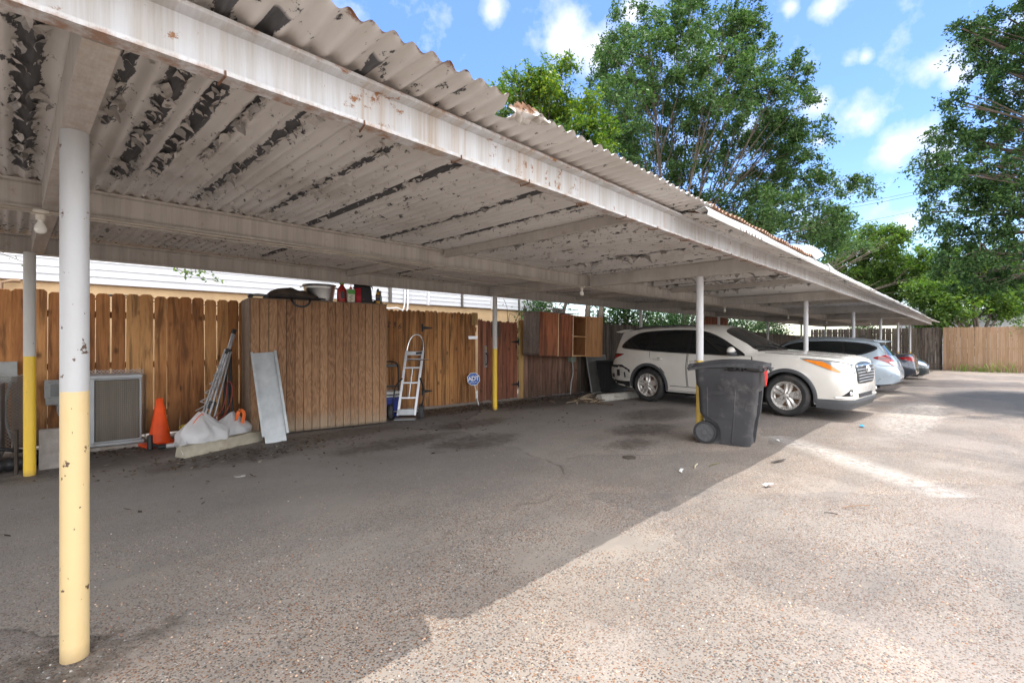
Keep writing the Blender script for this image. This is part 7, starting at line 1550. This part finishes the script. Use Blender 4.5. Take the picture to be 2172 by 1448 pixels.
def saloon(label, loc, rz, mat):
    S = Car('saloon_car', label, 'car', loc, rz, K3, mat, (0, 2.74), .325, .365, .78, .2)
    S.panel('window_surround', side([(.5, .98), (.85, 1.14), (1.2, 1.27), (1.6, 1.335), (2.1, 1.33), (2.5, 1.23), (2.85, 1.07), (2.8, 1.02), (1.6, .965), (.9, .95)]), RS, M_trim, off=.002, mirror=True)
    for pts in ([(.72, 1.0), (.95, 1.13), (1.25, 1.26), (1.55, 1.31), (1.56, .98), (1.1, .97)], [(1.63, .985), (1.62, 1.315), (2.05, 1.305), (2.4, 1.22), (2.66, 1.09), (2.62, 1.03)]):
        c = []
        for i in range(len(pts)):
            a, b = Vector(pts[i]), Vector(pts[(i + 1) % len(pts)]); c += [a.lerp(b, .06), a.lerp(b, .5), a.lerp(b, .94)]
        S.panel('window', side([(q.x, q.y) for q in c]), RS, M_glass, off=.006, mirror=True)
    S.panel('windscreen', [(-.64, .52, 1.2), (-.55, .95, 1.4), (0, 1.05, 1.5), (.55, .95, 1.4), (.64, .52, 1.2), (0, .3, 1.1)], (0, 0, -1), M_glass, off=.004)
    S.panel('rear_window', [(-.52, 2.3, 1.4), (0, 2.28, 1.4), (.52, 2.3, 1.4), (.60, 2.85, 1.1), (0, 2.98, 1.1), (-.60, 2.85, 1.1)], (0, 0, -1), M_glass, off=.004)
    for dp in ([(.50, .32), (.5, .93), (1.58, .945), (1.58, .32)], [(1.62, .32), (1.62, .945), (2.5, .975), (2.4, .6), (2.3, .32)]):
        c = []
        for i in range(len(dp)):
            a, b = Vector(dp[i]), Vector(dp[(i + 1) % len(dp)]); c += [a.lerp(b, .03), a.lerp(b, .5), a.lerp(b, .97)]
        S.panel('door', side([(q.x, q.y) for q in c]), RS, mat, off=.0035, mirror=True)
    for o in S.panel('tail_light', [(-.86, 3.42, .93), (-.74, 3.66, .96), (-.45, 3.75, .955), (-.44, 3.78, .84), (-.66, 3.74, .80), (-.82, 3.55, .85)], DT2, M_redl, off=.007, grid=.03, mirror=True):
        sx = 1 if o.data.vertices[0].co.x < 0 else -1; S.panel('reversing_lens', [(q[0] * sx, q[1], q[2]) for q in [(-.62, 3.7, .94), (-.48, 3.76, .94), (-.48, 3.77, .86), (-.62, 3.74, .86)]], (DT2[0] * sx, -1, 0), M_wlens, parent=o, off=.010, grid=.03)
    for o in S.panel('headlight', [(-.85, -.28, .80), (-.76, -.58, .76), (-.58, -.78, .70), (-.56, -.82, .60), (-.70, -.74, .58), (-.83, -.50, .66)], DG, M_lens, off=.006, grid=.04, mirror=True):
        sx = 1 if o.data.vertices[0].co.x < 0 else -1; S.panel('indicator_lens', [(q[0] * sx, q[1], q[2]) for q in [(-.85, -.30, .795), (-.80, -.48, .77), (-.81, -.50, .70), (-.84, -.42, .74)]], (DG[0] * sx, 1, 0), M_amber, parent=o, off=.010, grid=.03)
    S.panel('grille', [(-.42, -1, .62), (.42, -1, .62), (.36, -1, .50), (-.36, -1, .50)], FR, M_trim, off=.006, round_=False)
    S.line('grille_bar', [(-.40, -1, .575), (0, -1, .58), (.40, -1, .575)], FR, M_chr, .012, off=.012)
    S.panel('rear_plate', [(-.16, 4, .78), (.16, 4, .78), (.16, 4, .66), (-.16, 4, .66)], BK, M_wlens, off=.008, round_=False)
    S.line('boot_chrome', [(-.44, 4, .86), (0, 4, .875), (.44, 4, .86)], BK, M_chr, .012, off=.006)
    S.panel('rear_valance', [(-.55, 4, .40), (.55, 4, .40), (.48, 4, .35), (-.48, 4, .35)], BK, M_chr, off=.006, round_=False)
    for sx in (1, -1):
        mb = MB(); mb.sphere((sx * .96, .72, .99), .095, 16, 10, sq=(.9, .6, .65)); mb.tube([(sx * .83, .7, .95), (sx * .93, .72, .96)], .03, 8); mb.build('mirror', mat, S.th, 60)
    S.wheels(); mb = MB(); mb.b2((-.5, -.6, .13), (.5, 3.3, .25)); mb.build('underbody', M_trim, S.th, 0, .03)
    return S
saloon('dark steel grey saloon parked tail out beyond the hatchback', (22.3, 5.35, zg(22.3)), R(180), paint('steel_grey_paint', (.045, .055, .075), .4, .25))
saloon('dark green grey saloon parked nose out furthest from the camera', (25.85, 2.35, zg(25.9)), R(2), paint('dark_green_grey_paint', (.040, .052, .055), .4, .25))
# ================================================================ light, sky, camera
sunv = Vector((.26, -.24, 2.48)).normalized()
L = bpy.data.lights.new('sun', 'SUN'); L.energy = SUN; L.angle = R(.53); L.color = (1, .96, .90)
lo = bpy.data.objects.new('sun', L); COL.objects.link(lo); lo.location = (5, -5, 30)
lo.rotation_euler = sunv.to_track_quat('Z', 'Y').to_euler()
w = bpy.data.worlds.new('World'); sc.world = w; w.use_nodes = True; t = w.node_tree; t.nodes.clear()
class WT(NT):
    def __init__(s, tree): s.t = tree
k = WT(t)
sky = k.n('TexSky'); sky.sky_type = 'NISHITA'; sky.sun_disc = False
sky.sun_elevation = math.asin(sunv.z); sky.sun_rotation = math.atan2(sunv.x, sunv.y)
sky.air_density = 1.0; sky.dust_density = .6; sky.ozone_density = 2.0
tc = k.n('TexCoord'); gv = tc.outputs['Generated']
nrm = k.n('VectorMath'); nrm.operation = 'NORMALIZE'; k.l(gv, nrm.inputs[0])
warp = k.n('TexNoise'); warp.inputs['Scale'].default_value = 9; warp.inputs['Detail'].default_value = 6; warp.inputs['Roughness'].default_value = .62; k.l(nrm.outputs[0], warp.inputs['Vector'])
n2 = k.n('TexNoise'); n2.inputs['Scale'].default_value = 26; n2.inputs['Detail'].default_value = 5; k.l(nrm.outputs[0], n2.inputs['Vector'])
total = None
for u, v, r in ((1210, 75, 48), (1262, 112, 50), (1045, 22, 34), (1800, 128, 24), (1835, 120, 16), (1985, 140, 42), (2025, 165, 34), (1800, 245, 50), (1740, 215, 40), (1835, 255, 34), (1905, 312, 46), (1960, 285, 40), (1752, 20, 32), (1680, 15, 18), (1740, 300, 24), (1920, 480, 40), (1995, 330, 40), (1850, 560, 50), (1340, 25, 26)):
    p = (bearing(u, v, 100) - Vector((0, 0, CAM_H))).normalized()
    d = k.n('VectorMath'); d.operation = 'DISTANCE'; k.l(nrm.outputs[0], d.inputs[0]); d.inputs[1].default_value = p
    rr = r / 1025 / (1 + ((u - 1086) / 1025) ** 2 + ((v - 723) / 1025) ** 2) ** .5
    q = k.math('SUBTRACT', 1.0, k.math('DIVIDE', d.outputs['Value'], rr * 1.25))
    total = q if total is None else k.math('MAXIMUM', total, q)
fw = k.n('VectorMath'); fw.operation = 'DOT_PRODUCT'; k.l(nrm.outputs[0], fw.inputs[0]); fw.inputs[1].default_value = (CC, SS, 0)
back = k.ramp(fw.outputs['Value'], [(0, .75), (.35, 0)])      # added bright cloud behind the camera, filling the shade under the roof
wide = k.math('ADD', k.ramp(warp.outputs[0], [(.64, -1.0), (.82, -.2)]), k.math('MULTIPLY', back, FILLCLOUD_COVER))
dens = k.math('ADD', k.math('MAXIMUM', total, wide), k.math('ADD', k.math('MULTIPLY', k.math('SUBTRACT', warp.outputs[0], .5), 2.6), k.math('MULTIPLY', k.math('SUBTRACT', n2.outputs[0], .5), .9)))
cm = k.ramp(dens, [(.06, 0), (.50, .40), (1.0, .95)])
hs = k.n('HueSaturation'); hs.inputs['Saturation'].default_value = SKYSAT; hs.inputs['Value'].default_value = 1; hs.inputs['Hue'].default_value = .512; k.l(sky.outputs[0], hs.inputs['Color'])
col = k.mix(k.math('MULTIPLY', cm, .93), hs.outputs[0], k.mix(back, FRONTCLOUD, FILLCLOUD))
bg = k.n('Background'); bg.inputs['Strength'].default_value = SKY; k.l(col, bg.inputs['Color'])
o = k.n('OutputWorld'); k.l(bg.outputs[0], o.inputs['Surface'])

cam = bpy.data.cameras.new('camera'); co = bpy.data.objects.new('camera', cam); COL.objects.link(co)
cam.sensor_width = 36; cam.lens = CAM_F / 2172 * 36; cam.clip_start = .05; cam.clip_end = 2000
co.location = (0, 0, CAM_H); co.rotation_euler = (R(90), 0, math.atan2(CC, SS) * -1)
cam.shift_y = (724 - 723) / 2172 * -1
sc.camera = co
vs = sc.view_settings; vs.view_transform = 'Standard'; vs.look = 'None'; vs.gamma = 1; vs.exposure = EXPOSURE
cy = sc.cycles; cy.use_denoising = True; cy.max_bounces = 10; cy.diffuse_bounces = 6; cy.glossy_bounces = 4; cy.transmission_bounces = 8; cy.transparent_max_bounces = 12
cy.sample_clamp_indirect = 6
